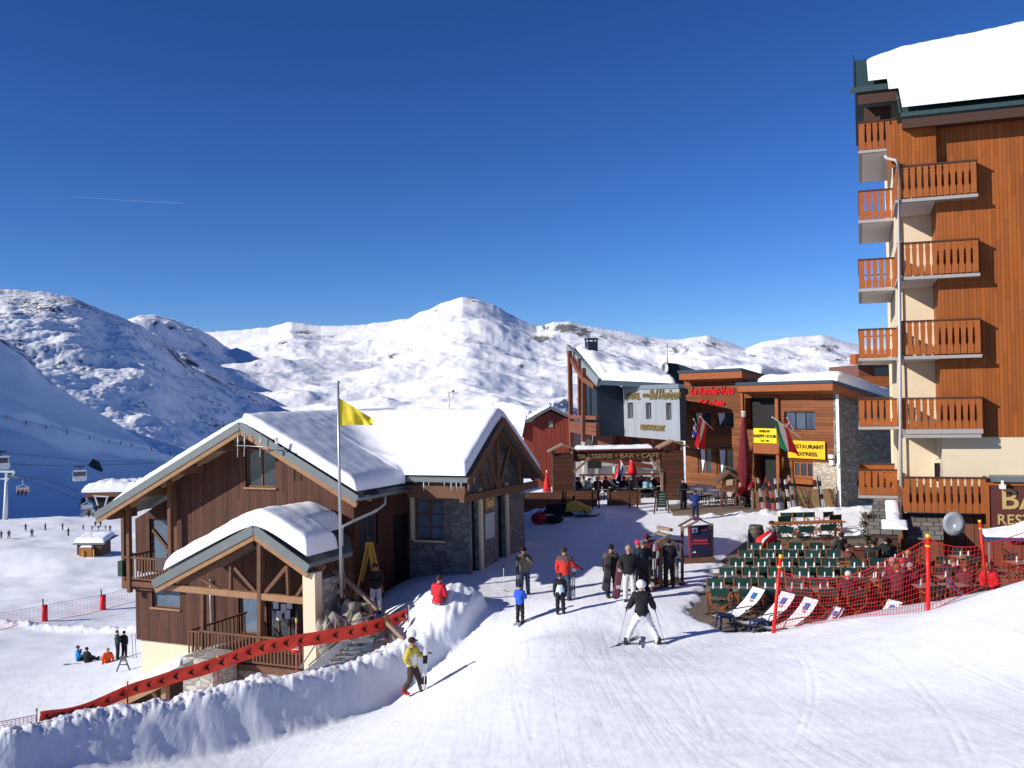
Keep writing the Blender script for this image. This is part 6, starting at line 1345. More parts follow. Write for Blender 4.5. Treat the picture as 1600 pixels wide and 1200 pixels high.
# ================================================================== ski rack and notice boards
t = thing('ski_rack', 'wooden ski rack with slanting rails beside the people in black', 'ski rack', gp(1032,918)); o0 = Vector(t.location); W_ = lambda px, py, dy=0: at(px, py, o0.y+dy)-o0
M_wd = plain('pale_weathered_wood', (.27,.18,.12), .8, scale=5, var=.3); M_wd2 = plain('brown_rack_wood', (.13,.065,.04), .75, scale=5, var=.3)
for (x, y0, y1, dy) in ((1014,845,918,.9),(1066,830,925,.6),(1033,846,922,-.2),(1052,845,915,1.1),(1004,872,915,.8)): b = MB(); b.beam(W_(x,y0,dy), W_(x,y1,dy), .10, .10); b.build('post', M_wd2, t)
b = MB(); b.beam(W_(1007,844,1.0), W_(1031,829,.9), .08, .06); b.beam(W_(1024,849,-.1), W_(1046,835,0), .08, .06); b.build('slanting_rails', M_wd, t)
b = MB(); b.beam(W_(1028,824,.9), W_(1049,828,.1), .12, .1); b.beam(W_(1029,833,.9), W_(1046,837,.1), .2, .06); b.build('ridge_board', M_wd, t)
for q_ in (((1014,845,.9),(1066,846,.7),.08,.08),((1012,905,.3),(1070,912,.3),.25,.08),((1020,920,-.3),(1058,905,.9),.25,.06)): b = MB(); b.beam(W_(*q_[0]), W_(*q_[1]), q_[2], q_[3]); b.build('cross_beam', M_wd2, t)
for x, c1, c2, lb in ((1021,(.5,.5,.5),BLK,'pale skis standing in the wooden rack'),(1027,(.25,.03,.03),(.4,.4,.4),'dark red skis standing in the wooden rack'),(1040,(.35,.22,.12),BLK,'tan skis standing in the wooden rack'),(1057,(.06,.06,.07),(.4,.4,.4),'dark skis at the right side of the wooden rack')):
    skis(lb, at(x,918,o0.y+.3), at(x+2,850,o0.y+.5), c1, c2, group='skis in the wooden rack')
t = thing('notice_board', 'navy notice board with white emblem and red print under a small timber roof', 'notice board', gp(1092,878)); o0 = Vector(t.location); W_ = lambda px, py, dy=0: at(px, py, o0.y+dy)-o0
b = MB(); b.prism([tuple(W_(1079,822)), tuple(W_(1109,820)), tuple(W_(1110,867)), tuple(W_(1081,869))], (0,.1,0)); b.build('panel', clothmat((.014,.013,.045)), t)
b = MB(); b.prism([tuple(W_(1075,820,.02)), tuple(W_(1079,820,.02)), tuple(W_(1081,872,.02)), tuple(W_(1078,875,.02))], (0,.15,0)); b.build('panel_edge', clothmat((.22,.03,.03)), t)
b = MB(); b.prism([tuple(W_(1081.5,825,-.03)), tuple(W_(1090,824.5,-.03)), tuple(W_(1090,832,-.03)), tuple(W_(1081.5,832.5,-.03))], (0,.02,0)); b.build('white_emblem', M_white, t)
b = MB(); b.prism([tuple(W_(1083.5,829,-.045)), tuple(W_(1086,827,-.045)), tuple(W_(1088,829,-.045)), tuple(W_(1088,831,-.045)), tuple(W_(1083.5,831,-.045))], (0,.01,0)); b.build('emblem_mark', clothmat((.04,.04,.05)), t)
b = MB(); [b.prism([tuple(W_(x0,y,-.03)), tuple(W_(x1,y-.4,-.03)), tuple(W_(x1,y+h_,-.03)), tuple(W_(x0,y+h_+.4,-.03))], (0,.02,0)) for x0, x1, y, h_ in ((1094,1105,828,1),(1083,1106,843,3.5),(1081,1108,848.5,2))]; b.build('red_print', clothmat((.36,.03,.05)), t)
b = MB(); b.prism([tuple(W_(1082,864,-.03)), tuple(W_(1088,864,-.03)), tuple(W_(1086,861,-.03))], (0,.02,0)); b.build('small_print', M_white, t)
for x, y0, y1 in ((1066,822,878),(1112,818,872)): b = MB(); b.beam(W_(x,y0,.2), W_(x,y1,.2), .12, .12); b.build('post', M_wd, t)
b = MB(); b.beam(W_(1060,822,.2), W_(1083,809,.5), .1, .06); b.beam(W_(1068,825,-.2), W_(1092,813,-.1), .1, .06); b.beam(W_(1092,811,.2), W_(1114,821,.2), .3, .05); b.beam(W_(1078,806,.4), W_(1094,811,0), .16, .06); b.build('roof_rails', M_wd, t)
b = MB(); b.prism([tuple(W_(1083,806,-.1)), tuple(W_(1091,808,-.1)), tuple(W_(1091,815,-.1)), tuple(W_(1083,813,-.1))], (0,.05,0)); b.build('top_plaque', clothmat((.12,.03,.12)), t)
b = MB(); b.prism([tuple(W_(1066,876,-.4)), tuple(W_(1118,872,-.4)), tuple(W_(1118,877,-.4)), tuple(W_(1070,882,-.4))], (0,1.0,0)); b.build('plinth', M_wd2, t)
# ================================================================== terrace
def terrmat():
    m, nt, b = newmat('wet_terrace_floor'); ge = nd(nt,'ShaderNodeNewGeometry'); P = ge.outputs['Position']
    n1 = nd(nt,'ShaderNodeTexNoise', i_Scale=.7, i_Detail=5.0); nt.links.new(P, n1.inputs['Vector']); n2 = nd(nt,'ShaderNodeTexNoise', i_Scale=6.0, i_Detail=5.0); nt.links.new(P, n2.inputs['Vector'])
    c = mixc(nt, n1.outputs[0], (.07,.062,.055), (.27,.20,.13)); c = mixc(nt, math_(nt,'MULTIPLY',n2.outputs[0],.7), c, (.20,.165,.125)); nt.links.new(c, b.inputs['Base Color'])
    r = nd(nt,'ShaderNodeMapRange', i_To_Min=.35, i_To_Max=.9); nt.links.new(n1.outputs[0], r.inputs[0]); nt.links.new(r.outputs[0], b.inputs['Roughness'])
    bp = nd(nt,'ShaderNodeBump', i_Strength=.3, i_Distance=.03); nt.links.new(n2.outputs[0], bp.inputs['Height']); nt.links.new(bp.outputs[0], b.inputs['Normal']); return m
M_terr = terrmat()
b = MB(); TE = [(x+(-.9 if x < 9 else .3), y+(-.5 if y < 29 else .8 if y > 40 else 0), TZ) for x, y in TERR]; b.add(TE, [tuple(range(len(TE)))]); b.build('terrace_floor', M_terr, kind='structure')
CD = [(8.3,51.7),(13.2,51.9),(16.6,53.4),(17.4,53.6),(12,60.5),(9.0,62)]
b = MB(); dz = Hs(10,52.5)+.14; b.prism([(x, y, dz) for x, y in CD], (0,0,-.6)); b.build('cafe_paving', M_terr, kind='structure')
M_can = plain('dark_green_canvas', (.009,.050,.040), .75, scale=12, var=.25); M_cw = plain('varnished_chair_wood', (.30,.11,.035), .5, scale=8, var=.3)
CHG = 'green canvas chairs on the terrace'
def mkchair():
    t = thing('director_chair', 'x', 'chair', (0,0,0), 0, CHG); w_, d = .27, .23
    b = MB(); b.box(-w_,w_,-d,d,.44,.455); b.build('seat', M_can, t)
    b = MB(); b.add([(-w_-.01,-d-.03,.66),(w_+.01,-d-.03,.66),(w_+.01,-d-.06,.90),(-w_-.01,-d-.06,.90),(-w_-.01,-d-.015,.66),(w_+.01,-d-.015,.66),(w_+.01,-d-.045,.90),(-w_-.01,-d-.045,.90)], [(0,1,2,3),(7,6,5,4),(0,4,5,1),(3,2,6,7),(0,3,7,4),(1,5,6,2)]); b.build('backrest', M_can, t)
    for s in (-1, 1):
        b = MB(); b.beam((s*w_,-d,.44),(s*w_,-d-.04,.91),.04,.03); b.build('back_upright' , M_cw, t); b = MB(); b.beam((s*w_,d,.44),(s*w_,d,.64),.04,.03); b.build('front_upright', M_cw, t)
        b = MB(); b.beam((s*w_,-d-.03,.655),(s*w_,d+.03,.655),.06,.025); b.build('armrest', M_cw, t)
        for y in (-d, d): b = MB(); b.beam((s*w_,y+.012*s,.45),(-s*w_,y+.012*s,.0),.045,.022); b.build('leg', M_cw, t)
        b = MB(); b.beam((s*w_,-d,.02),(s*w_,d,.02),.035,.035); b.build('foot_rail', M_cw, t)
    return t
M_tt = plain('weathered_table_slats', (.26,.22,.20), .55, scale=10, var=.25); M_tl = plain('dark_red_table_frame', (.12,.035,.022), .6)
def mktable(L=.68, W=.68, hgt=.74, top=M_tt):
    t = thing('terrace_table', 'x', 'table', (0,0,0), 0, 'tables on the terrace'); b = MB(); n = 6
    for k in range(n): x = -L/2+L*(k+.5)/n; b.box(x-L/n/2+.006,x+L/n/2-.006,-W/2,W/2,hgt-.025,hgt)
    b.build('tabletop', top, t)
    b = MB(); b.box(-L/2+.04,L/2-.04,-W/2+.04,W/2-.04,hgt-.09,hgt-.028); b.build('frame', M_tl, t)
    for sx in (-1,1):
        for sy in (-1,1): b = MB(); b.box(sx*(L/2-.06)-.025,sx*(L/2-.06)+.025,sy*(W/2-.06)-.025,sy*(W/2-.06)+.025,0,hgt-.093); b.build('leg', M_tl, t)
    return t
def mknap():
    b = MB(); b.lathe([(.035,0),(.042,.02),(.03,.1),(.035,.15),(.012,.2)], n=8); b.v = [(v[0], v[1]*.75, v[2]) for v in b.v]; return setp(b.build('napkin', M_white, None), 'x', 'napkin', 'white folded napkins on the terrace tables')
CH0, TB0, NP0 = mkchair(), mktable(), mknap(); used2 = set(); rnd = random.Random(12)
def put(src, x, y, z, rz, label, scale=1):
    o_ = src if src.name not in used2 else copytree(src); used2.add(src.name); o_.location = (x, y, z); o_.rotation_euler = (0,0,rz); o_['label'] = label
    if scale != 1: o_.scale = (scale,)*3
    return o_
ORD = ['first','second','third','fourth','fifth','sixth','seventh']; ROW = ['front row','second row','third row','fourth row','fifth row']; U_ = R(-9)
for r_, cnt in enumerate((6, 7, 7, 5, 4)):
    for c_ in range(cnt):
        x = 6.15+.74*r_+.79*c_; y = 29.95+1.78*r_-.10*c_; j = lambda s=.04: rnd.uniform(-s, s)
        put(CH0, x+j(), y+j(), TZ+.003, U_+j(.12), f'green canvas chair facing away, {ORD[c_]} from the left in the {ROW[r_]}')
        put(TB0, x+.08+j(.02), y+.56, TZ+.003, U_, f'small slatted table with napkins, {ORD[c_]} from the left in the {ROW[r_]}')
        put(CH0, x+.16+j(), y+1.14+j(), TZ+.003, U_+math.pi+j(.12), f'green chair across the {ORD[c_]} table from the left in the {ROW[r_]}')
        for q in (0, 1): put(NP0, x+.08+(-.15+.26*q)+j(.03), y+.52+j(.1), TZ+.743, j(1), f'{"left" if q == 0 else "right"} white napkin on the {ORD[c_]} table of the {ROW[r_]}')
# larger green chairs and long table at the back
for i, (px, py) in enumerate(((1228,862),(1258,860),(1290,858),(1222,842),(1300,840))): p = onground(px, py); put(CH0, p.x, p.y, TZ+.003, R(-10+7*i), ['green chair left of the long table end','green chair in the middle before the long table','green chair at the right before the long table','green chair beside the seated man with guitar-like red back','green chair behind the right end of the big green chairs'][i] if i != 3 else 'green chair just right of the man in the red armchair', 1.12)
for i, (px, py) in enumerate(((1228,838),(1246,836),(1262,834),(1291,832))): p = at(px, py, 46.5+i*.2); put(CH0, p.x, 46.2, -6.7, math.pi+R(10*i-10), 'dark canvas chair behind the long brown table, %s from the left' % ORD[i])
t = thing('long_table', 'long warm brown wooden table at the back of the terrace', 'table', (13.2,44.6,TZ+.1), R(8)); b = MB(); b.box(-1.7,1.7,-.4,.4,.70,.74); b.build('tabletop', M_cw, t)
for sx in (-1.5,1.5):
    for sy in (-.3,.3): b = MB(); b.box(sx-.035,sx+.035,sy-.035,sy+.035,0,.697); b.build('leg', M_cw, t)
# right part of the terrace, seen through the net
for i, (x, y, a_) in enumerate(((13.1,33.2,.1),(13.6,35.0,0),(14.4,36.8,.1),(11.6,31.6,.2),(12.6,30.4,.1),(14.9,33.6,0),(16.1,35.4,.1),(15.6,38.4,0),(17.4,34.0,.1),(13.9,31.6,0))):
    put(TB0, x, y, TZ+.003, a_, 'slatted right-hand terrace table behind the net, %s counted towards the wall' % (ORD+['eighth','ninth','tenth'])[i])
    for s in (-1, 1): put(CH0, x+.05*s, y+s*.62, TZ+.003, a_+(0 if s < 0 else math.pi)+rnd.uniform(-.2,.2), '%s green chair at the %s right-hand terrace table' % ('near' if s < 0 else 'far', (ORD+['eighth','ninth','tenth'])[i]))
    for q in (0, 1): put(NP0, x-.14+.28*q, y, TZ+.743, 0, '%s napkin on the %s right-hand terrace table' % ('left' if q == 0 else 'right', (ORD+['eighth','ninth','tenth'])[i]))
# ladder-back chairs
def ladder(label, x, y, rz_):
    t = thing('ladder_back_chair', label, 'chair', (x, y, TZ), rz_, 'wooden ladder-back chairs'); b = MB(); b.box(-.21,.21,-.2,.2,.44,.47); b.build('seat', M_cw, t)
    b = MB(); [b.box(-.19,.19,-.215,-.195,z,z+.06) for z in (.6,.74,.88,.98)]; b.build('back_slats', M_cw, t)
    for sx in (-1,1):
        b = MB(); b.beam((sx*.2,-.2,0),(sx*.2,-.22,1.06),.035,.035); b.build('back_leg', M_cw, t); b = MB(); b.box(sx*.19-.018,sx*.19+.018,.16,.195,0,.437); b.build('leg', M_cw, t)
    b = MB(); b.beam((-.2,-.2,.25),(.2,-.2,.25),.025,.025); b.beam((-.2,.18,.2),(.2,.18,.2),.025,.025); b.build('stretcher', M_cw, t)
p = onground(1317, 927); ladder('tall orange ladder-back chair just left of the net pole, facing the diners', p.x, p.y, R(-8)); p = onground(1358, 910); ladder('second ladder-back chair under the diners by the stone roof', p.x, p.y, R(20))
# barrel
t = thing('barrel', 'old dark wooden barrel at the back left corner of the terrace', 'barrel', (Vector(onground(1182,858)).x, onground(1182,858).y, TZ+.02)); k = .95
b = MB(); b.lathe([(.26,0),(.33,.25),(.36,.48),(.33,.72),(.27,.95),(.25,.95),(.25,.92),(.0,.92)], n=20); b.build('staves', planks('barrel_staves', (.085,.06,.045), .09, 'v'), t)
for z, r in ((.1,.29),(.3,.345),(.66,.345),(.86,.30)): b = MB(); b.lathe([(r,z),(r+.012,z),(r+.012,z+.045),(r,z+.045)], n=20); b.build('hoop', M_metal, t)
# deckchairs
M_sling = plain('white_sling', (.74,.73,.74), .7, var=.04); M_lb = plain('blue_print', (.03,.12,.36)); M_or2 = plain('orange_print', (.5,.16,.12)); M_dm = plain('dark_metal_tube', (.03,.03,.035), .4, .4)
def deckchair(label, pos, rz_, sc=1.0):
    t = thing('deckchair', label, 'deckchair', pos, rz_, 'white deckchairs at the terrace edge', sc); n = 16
    prof = [(-.78,.30),(-.62,.27),(-.40,.24),(-.15,.26),(.12,.34),(.36,.50),(.56,.68),(.72,.88)]; q = np.linspace(0, 1, n); px_ = np.interp(q, np.linspace(0,1,8), [p[0] for p in prof]); pz_ = np.interp(q, np.linspace(0,1,8), [p[1] for p in prof])
    A, B = np.meshgrid(np.linspace(-.26,.26,5), q); X = np.tile(px_[:, None], (1,5)); Z = np.tile(pz_[:, None], (1,5)); gridmesh('sling', X, A, Z, M_sling, t, flip=True)
    d = Vector((.36,0,.38)).normalized(); nn = Vector((-d.z,0,d.x))
    for (s0, s1, y0, y1, mt, nm) in ((.05,.25,-.09,.07,M_lb,'blue_mark'), (-.04,.03,-.10,.02,M_or2,'orange_mark')):
        c = Vector((.45,0,.575)); b = MB(); b.add([tuple(c+d*s0+nn*.03+Vector((0,y0,0))), tuple(c+d*s1+nn*.03+Vector((0,y0,0))), tuple(c+d*s1+nn*.03+Vector((0,y1,0))), tuple(c+d*s0+nn*.03+Vector((0,y1,0)))], [(0,1,2,3)]); b.build(nm, mt, t)
    b = MB()
    for s in (-1,1): b.tube([(.74,s*.28,.90),(.52,s*.28,.60),(-.62,s*.28,.02)], .016, 6)
    b.tube([(.74,-.28,.90),(.74,.28,.90)], .016, 6); b.build('back_frame', M_dm, t)
    b = MB()
    for s in (-1,1): b.tube([(-.80,s*.30,.31),(-.35,s*.30,.30),(.55,s*.30,.02)], .016, 6); b.tube([(-.45,s*.31,.30),(-.35,s*.31,.50),(.25,s*.31,.52)], .014, 6)
    b.tube([(-.80,-.30,.31),(-.80,.30,.31)], .016, 6); b.build('seat_frame', M_dm, t); return t
for px, py, Y, a_, s, lb in ((1152,985,28.9,24,1.12,'leftmost white deckchair with blue mark, behind the first navy stool'),(1197,988,28.0,24,1.15,'middle white deckchair with blue mark, behind the second navy stool'),(1234,992,27.4,24,1.1,'third white deckchair with blue mark, right of the red pole'),(1284,990,27.3,22,.85,'white deckchair of which only the top shows behind the snow'),(1370,985,27.3,25,1.0,'left one of two deckchair tops over the snow edge'),(1389,990,26.5,25,1.0,'right one of two deckchair tops over the snow edge')):
    p = at(px, py, Y); deckchair(lb, (p.x, p.y, TZ+.003), R(a_), s)
p = at(1530,912,26.5); deckchair('large white deckchair leaning near the woman in red', (p.x, p.y, -6.2), R(150), 1.1)
# navy stools
M_nv = plain('navy_plastic', (.02,.025,.09), .4, var=.1)
def stool(label, px, py, Y, rz_):
    p = at(px, py, Y); t = thing('plastic_stool', label, 'stool', (p.x, p.y, TZ), rz_, 'navy plastic stools'); b = MB(); b.box(-.22,.22,-.19,.19,.40,.44); b.build('seat', M_nv, t, bevel=.02)
    for sx in (-1,1):
        for sy in (-1,1): b = MB(); b.beam((sx*.24,sy*.21,0),(sx*.18,sy*.15,.40),.05,.05); b.build('leg', M_nv, t)
stool('left navy stool in front of the first deckchair', 1134, 988, 28.3, .15); stool('right navy stool at the foot of the slanting red pole', 1186, 998, 27.6, .1)
# terrace guests
def sit(label, px, py, yaw, jk, tr=BLK, Y=None, z=TZ, **kw):
    p = at(px, py, Y) if Y else onground(px, py); return person(label, (p.x, p.y, z+.01), 1.72, yaw, 'sit', kw.pop('la','table'), kw.pop('ra','table'), jk, tr, **kw)
p = at(1207,868,41.2)
sit('man in dark and white pullover sitting beside the barrel', 1207, 872, 15, (.03,.025,.04), Y=41.2, hair=(.05,.02,.012), jk2=('yoke', (.3,.28,.26)))
t = thing('folded_red_parasol', 'red and white striped folded cloth draped before the man at the barrel', 'cloth', (at(1200,868,40.3).x, 40.3, TZ+.02)); b = MB(); b.tube([(-.45,0,.15),(-.25,0,.62),(.1,0,.85),(.38,0,.78)], [.2,.26,.24,.1], 10); b.build('cloth', F_r, t); b = MB(); b.tube([(-.42,-.2,.3),(-.2,-.24,.75),(.12,-.2,.98)], [.05,.06,.05], 8); b.build('white_stripe', F_w, t)
sit('diner in brown jacket on the ladder-back chair under the net curve', 1326, 922, 115, (.11,.04,.03), Y=34.8, hair=(.05,.03,.02)); sit('diner in dark clothes behind the brown jacket', 1316, 905, 200, (.02,.02,.025), Y=37.5, hat=BLK)
sit('diner in dark green seen from behind under the stone roof', 1366, 918, 165, (.012,.03,.025), Y=35.5, hat=BLK); sit('diner in black at the right edge of the stone roofed entrance', 1386, 915, 150, BLK, Y=36.2, hair=(.03,.02,.02))
sit('white-haired guest in dark red behind the net seen from behind', 1327, 972, 175, (.08,.02,.03), Y=29.6, hair=(.6,.55,.5)); sit('guest in maroon with pale cap at the white tables behind the net', 1396, 950, -70, (.12,.02,.03), Y=31.8, hat=(.5,.3,.3)); sit('blond guest in dark coat behind the net near the tall pole', 1420, 940, 190, (.03,.03,.06), Y=33.2, hair=(.40,.24,.10))
sit('guest with auburn hair below the blond guest', 1404, 965, 150, (.10,.02,.03), Y=30.6, hair=(.28,.09,.03)); sit('guest with red hat between auburn and blond guests', 1412, 950, 100, (.06,.03,.05), Y=31.6, hat=(.5,.03,.03)); sit('guest with grey cap next to the tall net pole', 1424, 966, 170, (.16,.03,.04), Y=30.8, hat=(.35,.30,.28))
sit('guest in dark clothes right of the tall net pole', 1492, 940, 10, (.05,.025,.03), Y=31.4, hair=(.12,.06,.03)); sit('guest with brown hair seen from behind near the snow edge', 1510, 950, 165, (.13,.03,.035), Y=30.6, hair=(.16,.07,.03))
person('woman in bright red leaning over a table at the far right', (at(1553,930,28.5).x, 28.5, TZ+.1), 1.75, -60, 'stand', 'front', 'front', (.62,.012,.02), BLK, hair=(.35,.14,.04), bend=28)
person('guest standing behind the net at the right in maroon', (at(1478,950,33).x, 33, TZ), 1.1, 0, 'stand', 'front', 'front', (.08,.03,.05), BLK, hair=(.05,.03,.02))
for (px, Y) in ((1556,27.6),(1480,30.4)): p = at(px, 900, Y); put(TB0, p.x+.2, Y, TZ+.003+(.3 if px > 1500 else 0), .2, 'table before the woman in bright red' if px > 1500 else 'table beside the guest right of the tall net pole')
# ---- planter and menu counter by the stone entrance
t = thing('menu_counter', 'reddish counter with white plates under the stone slab roof', 'counter', (at(1368,880,37.2).x, 37.2, TZ), FB.ang); b = MB(); b.box(-.9,.5,-.3,.3,.75,.82); b.build('counter_top', M_tl, t); b = MB(); b.box(-.8,.4,-.25,.25,0,.747); b.build('counter_body', M_tl, t)
b = MB(); [b.lathe([(.10,.825),(.13,.84),(.12,.85)], (x,y,0), 12) for x, y in ((-.6,0),(-.25,.1),(.1,-.05),(.3,.1))]; b.build('plates', M_white, t)
t = thing('creeper', 'withered brown creeper climbing the left edge of the stone roofed entrance', 'creeper', (at(1355,830,37.4).x, 37.3, -6.7)); b = MB(); rn = random.Random(5); b.tube([(0,0,-.2),(.05,0,.7),(-.03,0,1.3),(.05,0,1.9)], .03, 6); b.build('stems', M_brn, t)
b = MB()
for k in range(900):
    z = rn.random()*2.0; x = rn.gauss(0,.10)+.1*math.sin(z*3); y = rn.gauss(0,.08); s = .028; a_ = rn.random()*6; v = Vector((x,y,z)); u1 = Vector((math.cos(a_),math.sin(a_),rn.uniform(-.6,.6)))*s; u2 = Vector((-math.sin(a_)*.6,math.cos(a_)*.6,.7))*s; b.add([v-u1-u2,v+u1-u2,v+u1+u2,v-u1+u2], [(0,1,2,3)], rn.randrange(2))
b.build('leaves', [plain('dry_leaves', (.14,.085,.035), .8), plain('olive_leaves', (.06,.07,.03), .8)], t)
# ================================================================== red safety net
M_net = plain('orange_red_netting', (.40,.013,.012), .6); M_rp = plain('red_plastic_pole', (.68,.02,.015), .4); M_yc = plain('yellow_pole_cap', (.7,.5,.03), .4)
NG = 'red poles of the safety net'
def netpole(label, a_, c_, r=.05, cap=True):
    t = thing('net_pole', label, 'pole', c_, 0, NG); d = Vector(a_)-Vector(c_); b = MB(); b.tube([(0,0,-.3), d], r, 12); b.build('pole', M_rp, t); b = MB(); b.tube([d*.985, d*1.03], r*1.15, 12); b.build('cap', M_yc, t)
    b = MB(); b.tube([d*.86, d*.885], r*1.25, 12); b.build('band', M_yc, t); return t
netpole('slanting red pole with yellow band beside the deckchairs', at(1220,870,26.6), at(1206,992,26.6)); netpole('tallest red pole in the middle of the safety net', at(1450,838,22.9), at(1450,955,22.9)); netpole('thin leaning red pole before the maroon signboard', at(1531,815,24.6), at(1541,898,24.6), .035)
def net(name, label, tops, cell=.10, bottom=None, mat=M_net, th=.011, nrow=11, cat='net'):
    t = thing(name, label, cat, tops[0]); o0 = Vector(tops[0]); b = MB(); L = 0; P_ = [Vector(p) for p in tops]
    seg = []; 
    for a_, c_ in zip(P_[:-1], P_[1:]): seg.append((c_-a_).length)
    tot = sum(seg); n = int(tot/cell); rows = []
    for i in range(n+1):
        s = tot*i/n; k = 0
        while k < len(seg)-1 and s > seg[k]: s -= seg[k]; k += 1
        tp_ = P_[k].lerp(P_[k+1], min(1, s/seg[k])); g = bottom(tp_) if bottom else Vector((tp_.x, tp_.y, Hs(tp_.x, tp_.y)+.02)); rows.append([tp_.lerp(g, j/nrow)-o0 for j in range(nrow+1)])
    for r in rows:
        for a_, c_ in zip(r[:-1:1], r[1:]): b.beam(a_, c_, th, th, up=(0,1,0))
    for j in range(nrow+1):
        for i in range(n): b.beam(rows[i][j], rows[i+1][j], th*(2.4 if j in (0, nrow) else 1), th*(2.0 if j in (0, nrow) else 1))
    b.build('mesh', mat, t); return t
def cat_(pts, Y0, Y1):
    return [at(x, y, Y0+(Y1-Y0)*(x-pts[0][0])/(pts[-1][0]-pts[0][0])) for x, y in pts]
def bot1(p):
    Yq = p.y; px = 800+FPX*(p.x/p.y); yy = np.interp(px, [1205,1250,1300,1350,1400,1450,1500,1540,1600,1700], [985,975,972,966,968,957,932,915,905,890]); return at(px, float(yy), Yq)
net('safety_net', 'red safety net hanging in a curve before the right part of the terrace', cat_([(1217,893),(1235,897),(1265,904),(1295,904),(1325,900),(1355,890),(1385,876),(1415,861),(1438,848),(1450,841)], 26.5, 22.9), bottom=bot1, nrow=13, th=.0082, cell=.09)
net('safety_net', 'red safety net running from the tallest pole to the right edge of the picture', cat_([(1451,841),(1470,850),(1490,854),(1515,855),(1540,850),(1570,842),(1600,832),(1680,820)], 22.9, 22.0), bottom=bot1, nrow=11, th=.0082, cell=.09)
# ================================================================== brasserie gateway and snack terrace by the hotel
Yg_ = 57.0; gz0 = Hs(2.5, Yg_)
M_gw = planks('dark_gate_boards', (.085,.032,.018), .25, 'h', var=.35); M_gp = planks('planter_boards', (.16,.07,.035), .2, 'h', var=.35)
t = thing('brasserie_gateway', 'dark timber gateway with snow on its beam and gold lettering BRASSERIE BAR CAFE', 'gateway', (at(950,790,Yg_).x, Yg_, gz0)); o0 = Vector(t.location); W_ = lambda px, py, dy=0: at(px, py, Yg_+dy)-o0
def pillar(x0, x1, yt, nm='pillar'):
    a_ = W_(x0, yt+16); c_ = W_(x1, yt+16); b = MB(); b.box(a_.x, c_.x, 0, 1.2, -.6, a_.z); pl = b.build(nm, M_gw, t)
    b = MB(); zc = a_.z; b.prism([(a_.x-.25,-.2,zc+.18),(a_.x+.5*(c_.x-a_.x),-.2,zc+.60),(c_.x+.3,-.2,zc+.22),(c_.x+.3,-.2,zc+.14),(a_.x+.5*(c_.x-a_.x),-.2,zc+.50),(a_.x-.25,-.2,zc+.1)], (0,1.6,0)); b.build('cap_roof', M_wd, pl)
    b = MB(); [b.box(x-.07,x+.07,y-.07,y+.07,zc,zc+.3) for x in (a_.x+.1,c_.x-.1) for y in (.1,1.1)]; b.build('cap_posts', M_wd, pl)
pillar(863,896,694); pillar(1036,1068,688)
b = MB(); a_ = W_(896,706); c_ = W_(1037,704); b.box(a_.x,c_.x,.2,.9,a_.z-.55,a_.z-.0); b.build('beam', M_gw, t)
b = MB(); b.box(a_.x,c_.x,.1,1.0,a_.z+.003,a_.z+.10); b.build('beam_roof', plain('wine_red_sheet', (.15,.02,.03), .5), t)
roofsnow('beam_snow', t, [(a_.x+.1,c_.x-.6,.12,.98,(1,1,1,1))], lambda U, V: a_.z+.10+0*U, .2, .3, RSNOW, step=.12, seed=2)
b = MB(); addtext(b, 'BRASSERIE • BAR • CAFE', .36, ((a_.x+c_.x)/2,.17,a_.z-.42), (1.25,0,0), (0,0,1), .03, bold=.008); b.build('lettering', plain('dull_gold', (.25,.17,.07), .5), t)
for q_ in ((896,738,921,716),(1016,716,1034,738),(1034,735,1034,768)): b = MB(); b.beam(W_(*q_[:2]), W_(*q_[2:]), .14, .14); b.build('brace', M_wd, t)
for x0, x1, y0, lb in ((815,880,770,'long low plank screen left of the gateway'), (880,932,768,'plank screen between the snowmobile and the tall planters'), (950,1000,768,'plank screen with snow heaped before it under the gateway')):
    tt = thing('plank_screen', lb, 'screen', (at(x0,795,Yg_-1.5).x, Yg_-1.5, gz0-.3)); L = at(x1,795,Yg_-1.5).x-tt.location.x; hh_ = (at(x0,y0,Yg_-1.5).z)-tt.location.z; b = MB(); b.box(0,L,0,.12,0,hh_); b.build('boards', M_gp, tt); b = MB(); b.box(-.05,.1,-.04,-.003,0,hh_+.05); b.box(L-.1,L+.05,-.04,-.003,0,hh_+.05); b.build('posts', M_wd2, tt)
# back structures seen through the gateway
t = thing('terrace_shelter', 'pale walled terrace shelter with white posts seen through the gateway', 'shelter', (at(900,745,66).x, 66, -6.4)); o0 = Vector(t.location); W_ = lambda px, py, dy=0: at(px, py, 66+dy)-o0
b = MB(); b.prism([tuple(W_(900,722)),tuple(W_(1035,722)),tuple(W_(1035,745)),tuple(W_(900,745))], (0,.2,0)); b.build('wall', plain('pale_grey_wall', (.42,.40,.38)), t)
for x in (911,959,986,1019): b = MB(); b.prism([tuple(W_(x-1.5,714,-.3)),tuple(W_(x+1.5,714,-.3)),tuple(W_(x+1.5,750,-.3)),tuple(W_(x-1.5,750,-.3))], (0,.15,0)); b.build('post', M_white, t)
b = MB(); b.prism([tuple(W_(918,720,-.4)),tuple(W_(940,720,-.4)),tuple(W_(940,732,-.4)),tuple(W_(918,732,-.4))], (0,.1,0)); b.build('dark_board', M_black, t)
b = MB(); b.prism([tuple(W_(905,741,-.5)),tuple(W_(1030,739,-.5)),tuple(W_(1030,742,-.5)),tuple(W_(905,744,-.5))], (0,.1,0)); b.prism([tuple(W_(940,716,-.5)),tuple(W_(1020,726,-.5)),tuple(W_(1020,733,-.5)),tuple(W_(940,722,-.5))], (0,.1,0)); b.build('rails', M_tl, t)
flag('french_flag', 'blue white red flag hanging inside the brasserie gateway', at(980,739,60), at(968,716,60), [F_b, F_w, F_r], 1.0, (-.35,0,-.2), 'rev')
